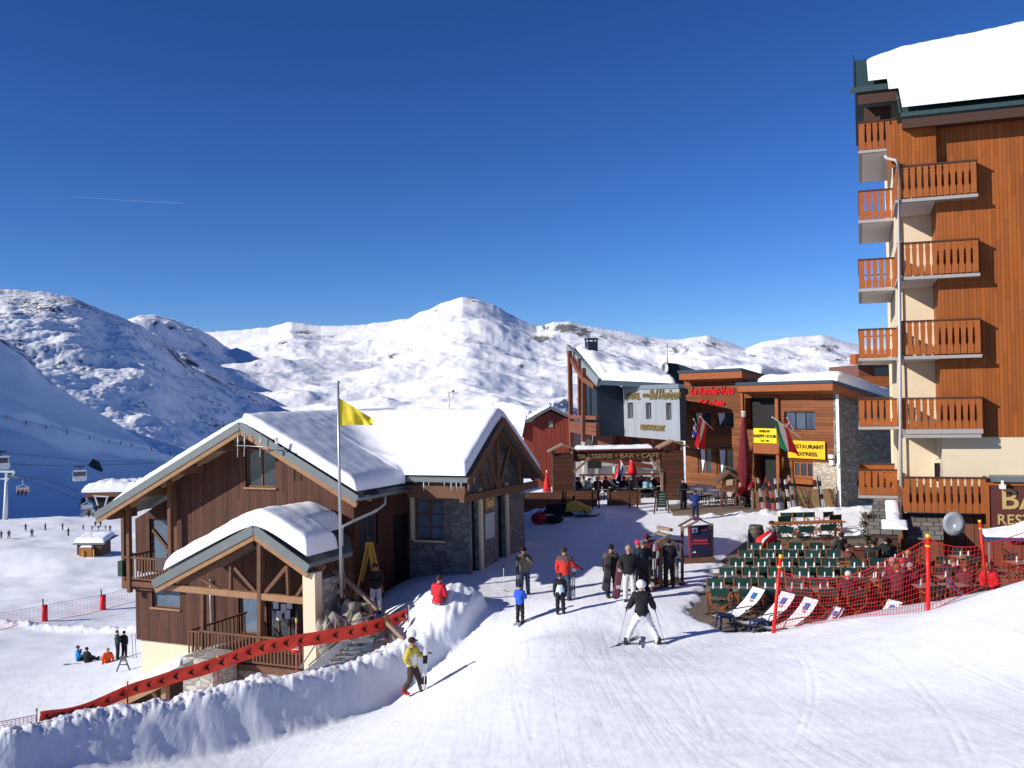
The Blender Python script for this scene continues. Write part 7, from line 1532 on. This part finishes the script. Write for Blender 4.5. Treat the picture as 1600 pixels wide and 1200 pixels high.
t = thing('folded_red_parasol', 'small folded red parasol inside the brasserie gateway', 'parasol', at(988,742,60)); b = MB(); b.lathe([(.30,0),(.26,.3),(.12,.8),(.04,1.05)], n=10); b.build('canopy', F_r, t); b = MB(); b.tube([(0,0,-1.6),(0,0,1.15)], .04, 6); b.build('pole', M_white, t)
t = thing('folded_red_parasol', 'folded red parasol left of the gateway pillar', 'parasol', at(855,768,60)); b = MB(); b.lathe([(.28,0),(.22,.3),(.08,.9),(.03,1.2)], n=10); b.build('canopy', F_r, t); b = MB(); b.tube([(0,0,-.6),(0,0,1.3)], .04, 6); b.build('pole', M_white, t)
# guests and furniture of the snack terrace
GS = [(872,58.6,(.02,.02,.03),'dark guest left end of the snack terrace'),(888,59.2,(.10,.04,.03),'guest in brown by the left pillar'),(903,58.8,(.02,.03,.05),'guest in navy just inside the gateway'),(912,59.6,(.35,.33,.32),'guest in grey behind the white shirt'),(921,58.4,(.7,.7,.7),'guest in white shirt under the BRASSERIE lettering'),(934,59.0,(.02,.02,.03),'dark guest right of the white shirt'),(947,59.4,(.12,.03,.03),'guest in wine red under the BAR lettering'),(958,60.2,(.02,.03,.03),'dark guest by the tricolour flag'),(975,59.0,(.03,.03,.05),'guest in navy below the folded red parasol'),(990,59.8,(.3,.25,.2),'guest in beige below the folded red parasol'),(1003,59.0,(.10,.03,.03),'guest in dark red near the right pillar'),(1011,58.4,(.25,.48,.55),'guest in pale blue jacket near the right pillar'),(1022,59.6,(.025,.02,.02),'guest in black against the right pillar')]
for i, (px, Y, c, lb) in enumerate(GS): p = at(px, 770, Y); person(lb, (p.x, Y, gz0+.15), 1.7, (i*67) % 360, 'sit', 'table', 'front', c, BLK, hair=((.05,.03,.02),(.2,.1,.04),(.02,.02,.02))[i % 3], fine=False)
DC = clothmat((.03,.03,.035))
def dchair():
    t = thing('dark_chair', 'x', 'chair', (0,0,0), 0, 'dark chairs of the cafes'); b = MB(); b.box(-.22,.22,-.22,.22,.43,.47); b.build('seat', DC, t); b = MB(); b.box(-.22,.22,-.24,-.21,.6,.9); b.tube([(-.21,-.22,.45),(-.21,-.23,.9)], .015, 6); b.tube([(.21,-.22,.45),(.21,-.23,.9)], .015, 6); b.build('backrest', DC, t)
    for sx in (-1,1):
        for sy in (-1,1): b = MB(); b.tube([(sx*.22,sy*.22,0),(sx*.2,sy*.2,.43)], .016, 6); b.build('leg', DC, t)
    return t
def rtable():
    t = thing('round_table', 'x', 'table', (0,0,0), 0, 'round tables of the cafes'); b = MB(); b.lathe([(.38,.72),(.40,.735),(.38,.75)], n=16); b.build('tabletop', plain('grey_table_top', (.25,.23,.22), .4), t); b = MB(); b.tube([(0,0,.02),(0,0,.72)], .03, 8); b.build('stem', DC, t); b = MB(); b.lathe([(.25,0),(.25,.02),(.05,.04)], n=12); b.build('foot', DC, t); return t
D0, T0 = dchair(), rtable(); used3 = set()
def put3(src, x, y, z, rz_, lb):
    o_ = src if src.name not in used3 else copytree(src); used3.add(src.name); o_.location = (x,y,z); o_.rotation_euler = (0,0,rz_); o_['label'] = lb
OR2 = ORD+['eighth','ninth','tenth']
for i, px in enumerate((880,912,944,972,1000,1018)):
    p = at(px, 780, 57.9+.3*(i % 2)); put3(T0, p.x, p.y, gz0+.12, 0, f'round table of the brasserie terrace, {OR2[i]} from the left')
    for s in (-1,1): put3(D0, p.x+s*.6, p.y-.1, gz0+.12, s*1.5, f'dark chair {"left" if s < 0 else "right"} of the {OR2[i]} brasserie table')
for i, (px, Y) in enumerate(((1082,55.2),(1096,56.8),(1108,54.2),(1122,56.0),(1152,54.6),(1170,56.2))):
    p = at(px, 780, Y); put3(T0, p.x, p.y, dz, 0, f'round table on the cafe paving, {OR2[i]} from the left')
    for s in (-1,1): put3(D0, p.x+s*.58, p.y+.1*s, dz, s*1.5, f'dark chair {"left" if s < 0 else "right"} of the {OR2[i]} cafe table')
p = at(1150,770,54.4); person('guest with red jacket sitting at the cafe tables', (p.x+.2,54.2,dz), 1.7, 40, 'sit', 'table', 'front', (.5,.03,.03), BLK, hair=(.05,.03,.02), fine=False); p = at(1143,770,55); person('guest in pale clothes at the cafe tables beside the parasol', (p.x,55.2,dz), 1.7, 120, 'sit', 'table', 'front', (.4,.35,.3), BLK, hair=(.1,.05,.03), fine=False)
p = at(1182,770,55); person('guest in dark red by the ski row', (p.x,56.4,dz), 1.7, 200, 'sit', 'table', 'front', (.4,.02,.03), BLK, hat=BLK, fine=False)
o_ = onground(1096,760,50,60); t = thing('snow_pile', 'white heap of snow behind the cafe tables', 'snow heap', (at(1090,765,58.5).x,58.5,dz)); b = MB(); b.ball((0,0,.2), 1, 20, 12, (1.35,.7,.62)); V_ = np.array(b.v); nz = fbm(V_[:,0]*2.2, V_[:,1]*2+V_[:,2]*2, 4, 3)*.35+1; b.v = [tuple(v*k) for v, k in zip(V_, nz)]; b.build('heap', RSNOW, t)
# little menu hut, chalk board
t = thing('menu_hut', 'small brown roofed menu stand before the cafe', 'menu stand', (at(1139,798,52.6).x, 52.6, Hs(11.5,52.6))); o0 = Vector(t.location); W_ = lambda px, py, dy=0: at(px, py, 52.6+dy)-o0
b = MB(); b.prism([tuple(W_(1121,752)),tuple(W_(1140,736)),tuple(W_(1157,748)),tuple(W_(1157,751)),tuple(W_(1140,740)),tuple(W_(1121,756))], (0,.9,0)); b.build('roof', M_wd2, t)
b = MB(); b.prism([tuple(W_(1130,750,.1)),tuple(W_(1151,748,.1)),tuple(W_(1151,768,.1)),tuple(W_(1130,769,.1))], (0,.12,0)); b.build('board', M_gp, t); b = MB(); b.prism([tuple(W_(1135,750,.06)),tuple(W_(1145,749,.06)),tuple(W_(1145,758,.06)),tuple(W_(1135,759,.06))], (0,.03,0)); b.build('menu', plain('menu_paper', (.45,.35,.2)), t)
for x0, x1 in ((1130,1126),(1133,1135),(1150,1158),(1150,1148)): b = MB(); b.beam(W_(x0,755,.3), W_(x1,792,.3 if x0 != 1133 else .9), .1, .1); b.build('post', M_wd2, t)
t = thing('chalkboard', 'green chalkboard menu on a dark easel in front of the gateway', 'chalkboard', onground(1034,803)); o0 = Vector(t.location); W_ = lambda px, py, dy=0: at(px, py, o0.y+dy)-o0
b = MB(); b.prism([tuple(W_(1027,768,.15)),tuple(W_(1041,768,.15)),tuple(W_(1042,793)),tuple(W_(1026,793))], (0,.05,0)); b.build('slate', clothmat((.02,.045,.035)), t)
b = MB(); [b.beam(W_(1029.5,y,.02), W_(1039,y,.02), .02, .03) for y in (772,776,780,784,788)]; b.build('chalk_writing', clothmat((.25,.3,.27)), t)
for x0, x1, dy in ((1026,1022,0),(1042,1045,0),(1028,1026,.9),(1040,1041,.9)): b = MB(); b.beam(W_(x0,766,.1), W_(x1,803,dy), .07, .06); b.build('easel_leg', clothmat((.07,.03,.02)), t)
# planters: small clipped trees in front of the gateway
for px, lb in ((926,'left dark little conifer before the plank screens'),(936,'second little conifer before the plank screens'),(984,'slim little conifer right of the plank screens'),(996,'last little conifer before the gateway')):
    p = onground(px, 794, 50, 60); t = thing('small_conifer', lb, 'tree', p, 0, 'little conifers before the gateway'); b = MB(); b.tube([(0,0,-.1),(0,0,1.7)], [.05,.02], 6); b.build('trunk', M_brn, t); b = MB(); rn = random.Random(px)
    for k in range(420):
        z = .15+1.75*rn.random(); r = (.26*(1-(z/2.0))+.04)*math.sqrt(rn.random())*1.2; a_ = rn.random()*6.28; v = Vector((r*math.cos(a_), r*math.sin(a_), z)); d = Vector((math.cos(a_), math.sin(a_), rn.uniform(-.5,.3))).normalized()*.09; s = Vector((-math.sin(a_), math.cos(a_), .2))*.02; b.add([v-s, v+d, v+s], [(0,1,2)])
    b.build('crown', plain('conifer_needles', (.012,.025,.022), .8), t)
# snowmobile and bundle
t = thing('snowmobile', 'yellow and black snowmobile parked in the shade by the plank screen', 'snowmobile', onground(888,806,45,60), R(-8)); s = 1.15
b = MB(); b.prism([(-1.2,-.22,.35),(-1.1,-.22,.62),(-.2,-.22,.66),(.05,-.22,.45),(.05,-.22,.3)], (0,.44,0)); b.build('seat', clothmat(BLK), t, bevel=.03)
b = MB(); b.prism([(-.15,-.32,.25),(-.05,-.3,.72),(.25,-.28,.86),(.75,-.25,.62),(1.25,-.22,.38),(1.2,-.25,.22)], (0,.6,0)); b.build('cowl', plain('snowmobile_yellow', (.50,.34,.03), .35), t, bevel=.05)
b = MB(); b.prism([(.15,-.24,.84),(.32,-.2,1.06),(.36,-.2,1.06),(.35,-.24,.82)], (0,.44,0)); b.build('windscreen', clothmat((.02,.02,.02)), t)
b = MB(); b.tube([(.0,-.35,.98),(.1,0,.92),(.0,.35,.98)], .02, 6); b.build('handlebar', M_dm, t)
b = MB(); b.prism([(-1.3,-.2,.02),(-1.35,-.2,.2),(-1.2,-.2,.34),(0,-.2,.32),(.3,-.2,.08),(.2,-.2,.0)], (0,.4,0)); b.build('track', M_black, t)
for sy in (-.42,.42): b = MB(); b.tube([(.4,sy,.03),(1.1,sy,.03),(1.5,sy,.06),(1.7,sy,.18)], [.05,.05,.045,.03], 6); b.beam((1.0,sy,.06),(.8,sy*.5,.4),.05,.05); b.build('ski_runner', M_dm, t)
t = thing('kit_bag', 'red and black kit bag lying in the shaded snow left of the snowmobile', 'bag', onground(852,818,45,56)); b = MB(); b.ball((-.3,0,.28), .5, 14, 9, (.9,.7,.62), 0); b.ball((.4,0,.2), .45, 14, 9, (1.2,.8,.5), 1); b.build('bag', [clothmat((.30,.02,.03)), clothmat(BLK)], t); b = MB(); b.tube([(-.5,-.1,.5),(-.3,-.1,.68),(-.05,-.1,.5)], .025, 6); b.build('handle', clothmat(BLK), t)
# row of skis against tan windbreaks by the cafe
for x0, x1, lb in ((1176,1228,'tan windbreak panel behind the row of skis'),(1228,1262,'middle tan windbreak panel before the cafe'),(1263,1304,'right tan windbreak panel before the cafe stonework')):
    Yw = 52.9; p = at(x0,785,Yw); t = thing('windbreak', lb, 'windbreak', (p.x, Yw, Hs(p.x, Yw)-.1)); L = at(x1,785,Yw).x-p.x; b = MB(); b.prism([(0,0,0),(0,0,1.0),(L*.15,0,1.12),(L*.85,0,1.14),(L,0,1.02),(L,0,0)], (0,.05,0)); b.build('panel', plain('tan_panel', (.26,.16,.075), .7, scale=3, var=.25), t); [(b := MB()).box(q_-.04,q_+.04,-.05,.1,0,1.15).build('panel_post', M_wd, t) for q_ in (0, L)]
SK = [(1186,(.5,.03,.03)),(1190,(.35,.35,.36)),(1196,(.3,.03,.04)),(1201,(.04,.04,.06)),(1206,(.55,.1,.08)),(1213,(.5,.5,.52)),(1219,(.1,.1,.14)),(1231,(.55,.55,.55)),(1238,(.3,.3,.33)),(1244,(.05,.05,.05)),(1281,(.03,.03,.03)),(1284,(.4,.4,.42))]
NM = ['first','second','third','fourth','fifth','sixth','seventh','eighth','ninth','tenth','eleventh','twelfth']
for i, (x, c) in enumerate(SK):
    rn = random.Random(i); base = at(x+3, 792, 52.4); base.z = Hs(base.x, base.y); skis(f'skis planted before the cafe windbreaks, {NM[i]} from the left', base, base+Vector((-.25+rn.random()*.3,.3,1.5+.25*rn.random())), c, BLK, group='skis planted before the cafe')
# ================================================================== lifts, hut and netting on the left
def rayhit(px, py):
    dg = bpy.context.evaluated_depsgraph_get(); d = ray(px, py).normalized(); ok, loc, *_ = S.ray_cast(dg, Vector((0,0,0)), d); return loc if ok else None
def leftpost(label, px, y0, y1, w_=9):
    p = onground(px, y1, 40, 140); k = p.y/FPX; t = thing('padded_post', label, 'post', p, 0, 'red padded posts on the left slope'); b = MB(); b.tube([(0,0,-.2),(0,0,(y1-y0)*k*.72)], w_*k*.5, 10); b.build('red_pad', plain('red_pad', (.62,.02,.03), .5), t); b = MB(); b.tube([(-.1*w_*k,0,.2),(-.3*w_*k,0,(y1-y0)*k)], .12*w_*k, 8); b.build('post', clothmat((.1,.06,.06)), t); return p
pa = leftpost('left red padded post on the netted slope', 70, 936, 971); pb = leftpost('right red padded post on the netted slope', 161, 921, 953)
M_pn = plain('pale_red_netting', (.62,.22,.2), .7)
p1 = onground(0,985,40,140); p2 = onground(212,940,40,160)
up_ = Vector((0,0,1.25)); net('slope_netting', 'pale red netting strung between the padded posts', [p1+Vector((-8,-3,1.2)), p1+up_, pa+up_, pb+up_, p2+up_], cell=.4, nrow=6, th=.012, mat=M_pn)
p1 = at(-30,1142,22.5); net('slope_netting', 'pale red netting at the lower left corner joining the red banner', [at(-40,1135,22.0), at(0,1128,22.4), at(56,1117,22.8)], cell=.08, nrow=10, th=.008, mat=M_pn, bottom=lambda p: Vector((p.x,p.y,p.z-.42)))
# snowy hut
p = onground(146,866,100,200); t = thing('ski_school_hut', 'small brown hut with thick snow on its roof in the left field', 'hut', p, R(-6), None, p.y/150*.8)
M_hut = planks('hut_boards', (.10,.045,.025), .3, 'v'); b = MB(); b.box(-2.6,2.2,-1.2,2.4,-.3,2.3); b.build('wall', M_hut, t)
b = MB(); b.box(-1.6,.9,-2.2,-1.203,-.3,1.6); b.build('porch_box', plain('orange_brown_boards', (.30,.12,.03), .7), t)
b = MB(); b.prism([(-3.4,-1.5,2.0),(-2.9,-1.5,2.35),(-2.5,3,3.2),(-3.3,3,2.9)], (6.2,0,0)); b.build('roof', M_metal, t)
def zh(U, V): return 2.35+.2*(V+1.5)
roofsnow('roof_snow', t, [(-2.9,2.9,-1.5,2.9,(1,1,1,1))], zh, .75, .7, RSNOW, step=.25, seed=8); roofsnow('porch_snow', t, [(-1.5,.8,-2.1,-1.25,(1,1,1,1))], lambda U, V: 1.6+0*U, .3, .3, RSNOW, step=.12, seed=9)
b = MB(); b.box(-.03,.03,-.6,-.54,2.5,4.1); b.build('flue', M_metal, t); b = MB(); b.box(1.2,1.35,-2.3,-2.1,-.3,1.2); b.box(-.8,-.65,-2.5,-2.3,-.3,1.1); b.build('marker_posts', plain('yellow_post', (.6,.42,.08)), t)
# chairlift
def liftbox(P0, P1, n=12, sag=0):
    return [P0.lerp(P1, i/n)-Vector((0,0,sag*4*(i/n)*(1-i/n))) for i in range(n+1)]
p = at(8,806,232); k = p.y/FPX; t = thing('lift_pylon', 'white chairlift pylon with T head at the far left', 'pylon', p); o0 = Vector(p)
W_ = lambda px, py, dy=0: at(px, py, p.y+dy)-o0
M_py = plain('white_steel', (.62,.63,.64), .5); b = MB(); b.tube([(0,0,-1), W_(10,752)], [.45*1.3,.36], 12); b.build('column', M_py, t)
b = MB(); b.beam(W_(-22,736.5), W_(23,737), .5, .45); b.beam(W_(10,752), W_(10,738), .5, .5); b.beam(W_(23,737), W_(19,744), .4, .35); b.beam(W_(0,748), W_(14,748), .4, .3); b.build('crosshead', M_py, t); b = MB(); b.beam(W_(14,744,-.3), W_(30,746,-.3), .4, .35); b.beam(W_(-14,744,-.3), W_(-2,745,-.3), .4, .35); b.build('sheaves', M_metal, t)
def cable(label, pts, r=.05):
    t = thing('lift_cable', label, 'cable', pts[0], 0, 'lift cables'); b = MB(); b.tube([Vector(q)-Vector(pts[0]) for q in pts], r, 5); b.build('cable', M_dm, t)
cable('lower chairlift cable running from the pylon to the lift station', [at(-60,738,p.y-10), at(24,745,p.y), at(60,757,p.y+6), at(128,782,p.y+14)]); cable('upper chairlift cable from the pylon to the station', [at(-60,733,p.y-10), at(24,742,p.y), at(70,750,p.y+6), at(150,776,p.y+14)])
cable('upper gondola cable across the shaded hillside', [at(-60,703,200), at(60,712,215), at(130,720,225), at(240,722,245)], .045); cable('lower gondola cable across the shaded hillside', [at(-60,722,190), at(100,728,205), at(240,724,235)], .045)
def cabin(label, px, y0, y1, Y):
    k = Y/FPX; h_ = (y1-y0)*k; t = thing('gondola_cabin', label, 'gondola', at(px, y1, Y), R(20), 'gondola cabins'); w_ = h_*.42
    b = MB(); b.box(-w_,w_,-w_*.8,w_*.8,0,h_*.34); b.build('body', M_py, t, bevel=.1); b = MB(); b.box(-w_*.92,w_*.92,-w_*.75,w_*.75,h_*.343,h_*.62); b.build('glazing', M_glass, t)
    b = MB(); b.box(-w_,w_,-w_*.82,w_*.82,h_*.623,h_*.69); [b.box(sx*w_-.06,sx*w_+.06,-w_*.82,-w_*.7,h_*.34,h_*.62) for sx in (-1,1)]; b.build('roof', M_py, t); b = MB(); b.tube([(0,0,h_*.69),(.1,0,h_*.86),(0,0,h_*1.0)], .09, 6); b.box(-w_*.9,w_*.7,-.2,.2,h_*.90,h_*.97); b.build('hanger', M_dm, t)
cabin('gondola cabin cut by the left edge of the picture', 1, 704, 733, 190); cabin('gondola cabin hanging over the shaded hillside', 125, 728, 751, 205)
def liftchair(label, px, y0, y1, Y, riders):
    k = Y/FPX; h_ = (y1-y0)*k; t = thing('lift_chair', label, 'lift chair', at(px, y1, Y), R(15), 'chairs of the chairlift'); b = MB(); b.box(-h_*.34,h_*.34,-.3,.4,h_*.12,h_*.17); b.build('seat', clothmat((.25,.25,.27)), t); b = MB(); b.tube([(-h_*.36,-.3,h_*.15),(-h_*.36,-.3,h_*.55),(0,-.2,h_*.72),(h_*.36,-.3,h_*.55),(h_*.36,-.3,h_*.15)], .06, 6); b.tube([(0,-.2,h_*.72),(0,0,h_)], .06, 6); b.build('frame', M_py, t)
    b = MB(); b.box(-h_*.33,h_*.33,.3,.36,h_*.2,h_*.5); b.build('backrest', M_py, t)
    return t
liftchair('occupied lift chair hanging right of the pylon', 36, 750, 774, 226, True); c0 = at(36,773,226)
for i, (dx, c) in enumerate(((-.9,(.3,.05,.05)),(0,(.06,.06,.08)),(.9,(.55,.03,.05)))): person(['left','middle','right'][i]+' rider on the occupied lift chair', (c0.x+dx, 225.8, c0.z-.1), 1.75, 0, 'sit', 'table', 'table', c, BLK, hat=BLK, fine=False, seat=.6)
liftchair('lift chair just leaving the station building', 136, 778, 800, 236, False)
# lift station
Ys_ = 245; t = thing('lift_station', 'lift station with thick snow on its brown roof, half hidden by the chalet eave', 'lift station', at(170,806,Ys_)); o0 = Vector(t.location); W_ = lambda px, py, dy=0: at(px, py, Ys_+dy)-o0
b = MB(); b.prism([tuple(W_(134,776)),tuple(W_(134,772)),tuple(W_(142,771)),tuple(W_(214,771)),tuple(W_(214,800)),tuple(W_(160,800))], (0,9,0)); b.build('hall', M_black, t)
b = MB(); b.prism([tuple(W_(131,778,-1)),tuple(W_(136,771,-1)),tuple(W_(214,770,-1)),tuple(W_(214,776,-1)),tuple(W_(148,776,-1))], (0,12,0)); b.build('roof', plain('rust_brown_roof', (.19,.07,.035), .7), t)
a_ = W_(130,771); c_ = W_(216,771); roofsnow('roof_snow', t, [(a_.x,c_.x,-1,11,(1.4,1,1,1))], lambda U, V: a_.z+.25+0*U, 2.3, 2.2, RSNOW, step=.8, seed=12, lump=.2)
b = MB(); b.beam(W_(146,775,-2), W_(170,776,-2), .3, .3); b.beam(W_(148,775,-2), W_(153,790,-2), .3, .3); b.beam(W_(168,776,-2), W_(164,790,-2), .3, .3); b.build('steel_frame', M_py, t); b = MB(); b.beam(W_(129,790,-2.5), W_(142,790,-2.5), .3, 1.1); b.beam(W_(128,802,-2), W_(128,813,-2), .5, .5); b.build('machinery', M_metal, t)
# trees beside the station
for px, py, hp, lb in ((130,797,20,'dark fir left of the lift station'),(139,806,18,'dark fir below the lift station'),(150,808,16,'third dark fir beside the chalet eave')):
    k = 238/FPX; t = thing('fir_tree', lb, 'tree', at(px, py, 238), 0, 'dark firs by the lift station'); H0 = hp*k; b = MB(); b.tube([(0,0,-.3),(0,0,H0)], [.2,.04], 6); b.build('trunk', M_brn, t); b = MB(); rn = random.Random(px)
    for q in range(380):
        z = H0*(.08+.9*rn.random()); r = (H0*.42*(1-z/H0)+.1)*math.sqrt(rn.random()); a_ = rn.random()*6.28; v = Vector((r*math.cos(a_), r*math.sin(a_), z)); d = Vector((math.cos(a_), math.sin(a_), -.35))*.5; s_ = Vector((-math.sin(a_), math.cos(a_), .1))*.14; b.add([v-s_, v+d, v+s_], [(0,1,2)])
    b.build('crown', plain('conifer_needles', (0,0,0)), t)
# rock outcrop, piste poles on the hillside, summit station, nearby things
hp_ = rayhit(146, 732)
if hp_:
    b = MB(); b.ball((0,0,0), 1, 18, 12); V_ = np.array(b.v); nz = fbm(V_[:,0]*1.5, V_[:,1]*1.5+V_[:,2], 3, 2)*.5+1; s_ = hp_.y/FPX; b.v = [tuple(v*k*np.array((9*s_,9*s_,13*s_))) for v, k in zip(V_, nz)]; o_ = b.build('rock_outcrop', plain('dark_rock', (.045,.05,.045), .9, scale=.3, var=.5), None); o_.location = hp_+Vector((0,2,0)); o_.rotation_euler = (0,-.45,0); setp(o_, 'dark rock outcrop sticking out of the shaded hillside', 'rock')
for i, (px, py) in enumerate(((10,654),(41,663),(72,670),(105,678),(140,687),(171,692),(189,695),(205,699),(237,705),(266,711))):
    q = rayhit(px, py)
    if q and q.y < 1300:
        k = q.y/FPX; t = thing('piste_marker', 'x', 'marker', q, 0, 'red markers along the hillside piste'); b = MB(); b.tube([(0,0,-.5),(0,0,5.2*k)], .75*k, 6); b.build('marker_pole', M_rp, t); b = MB(); b.tube([(0,0,5.2*k),(0,0,6.2*k)], .5*k, 6); b.build('marker_tip', DC, t); t['label'] = 'red piste marker on the shaded hillside, %s from the left' % (OR2[i] if i < 10 else 'last')
q = rayhit(733, 470)
if q is None or q.y < 2000: q = at(735, 469, 4600)
k = q.y/FPX; t = thing('summit_station', 'tiny lift station on top of the highest mountain', 'lift station', at(739, 468.5, q.y-5)); b = MB(); b.box(-3*k,5*k,-10,10,-2*k,2.4*k); b.build('hall', plain('summit_wall', (.5,.5,.52)), t); b = MB(); b.prism([(-4*k,-12,2.4*k),(0,-12,4.2*k),(6*k,-12,2.4*k)], (0,24,0)); b.build('roof', M_metal, t); b = MB(); b.tube([(-6*k,0,-2*k),(-6*k,0,5*k)], .3*k, 6); b.build('mast', M_metal, t)

# vapour trail far off
t = thing('vapour_trail', 'faint thin white vapour trail high in the sky at the left', 'vapour trail', at(112,307,9000))
mv, ntv, bv = newmat('thin_vapour'); bv.inputs['Base Color'].default_value = (.95,.95,1,1); bv.inputs['Alpha'].default_value = .09; bv.inputs['Roughness'].default_value = 1
b = MB(); L_ = at(288,318,9000)-Vector(t.location); b.tube([(0,0,0), L_*.5+Vector((0,0,-4)), L_*.97, L_], [1.5,3.5,5.0,2.5], 8); b.build('vapour', mv, t)
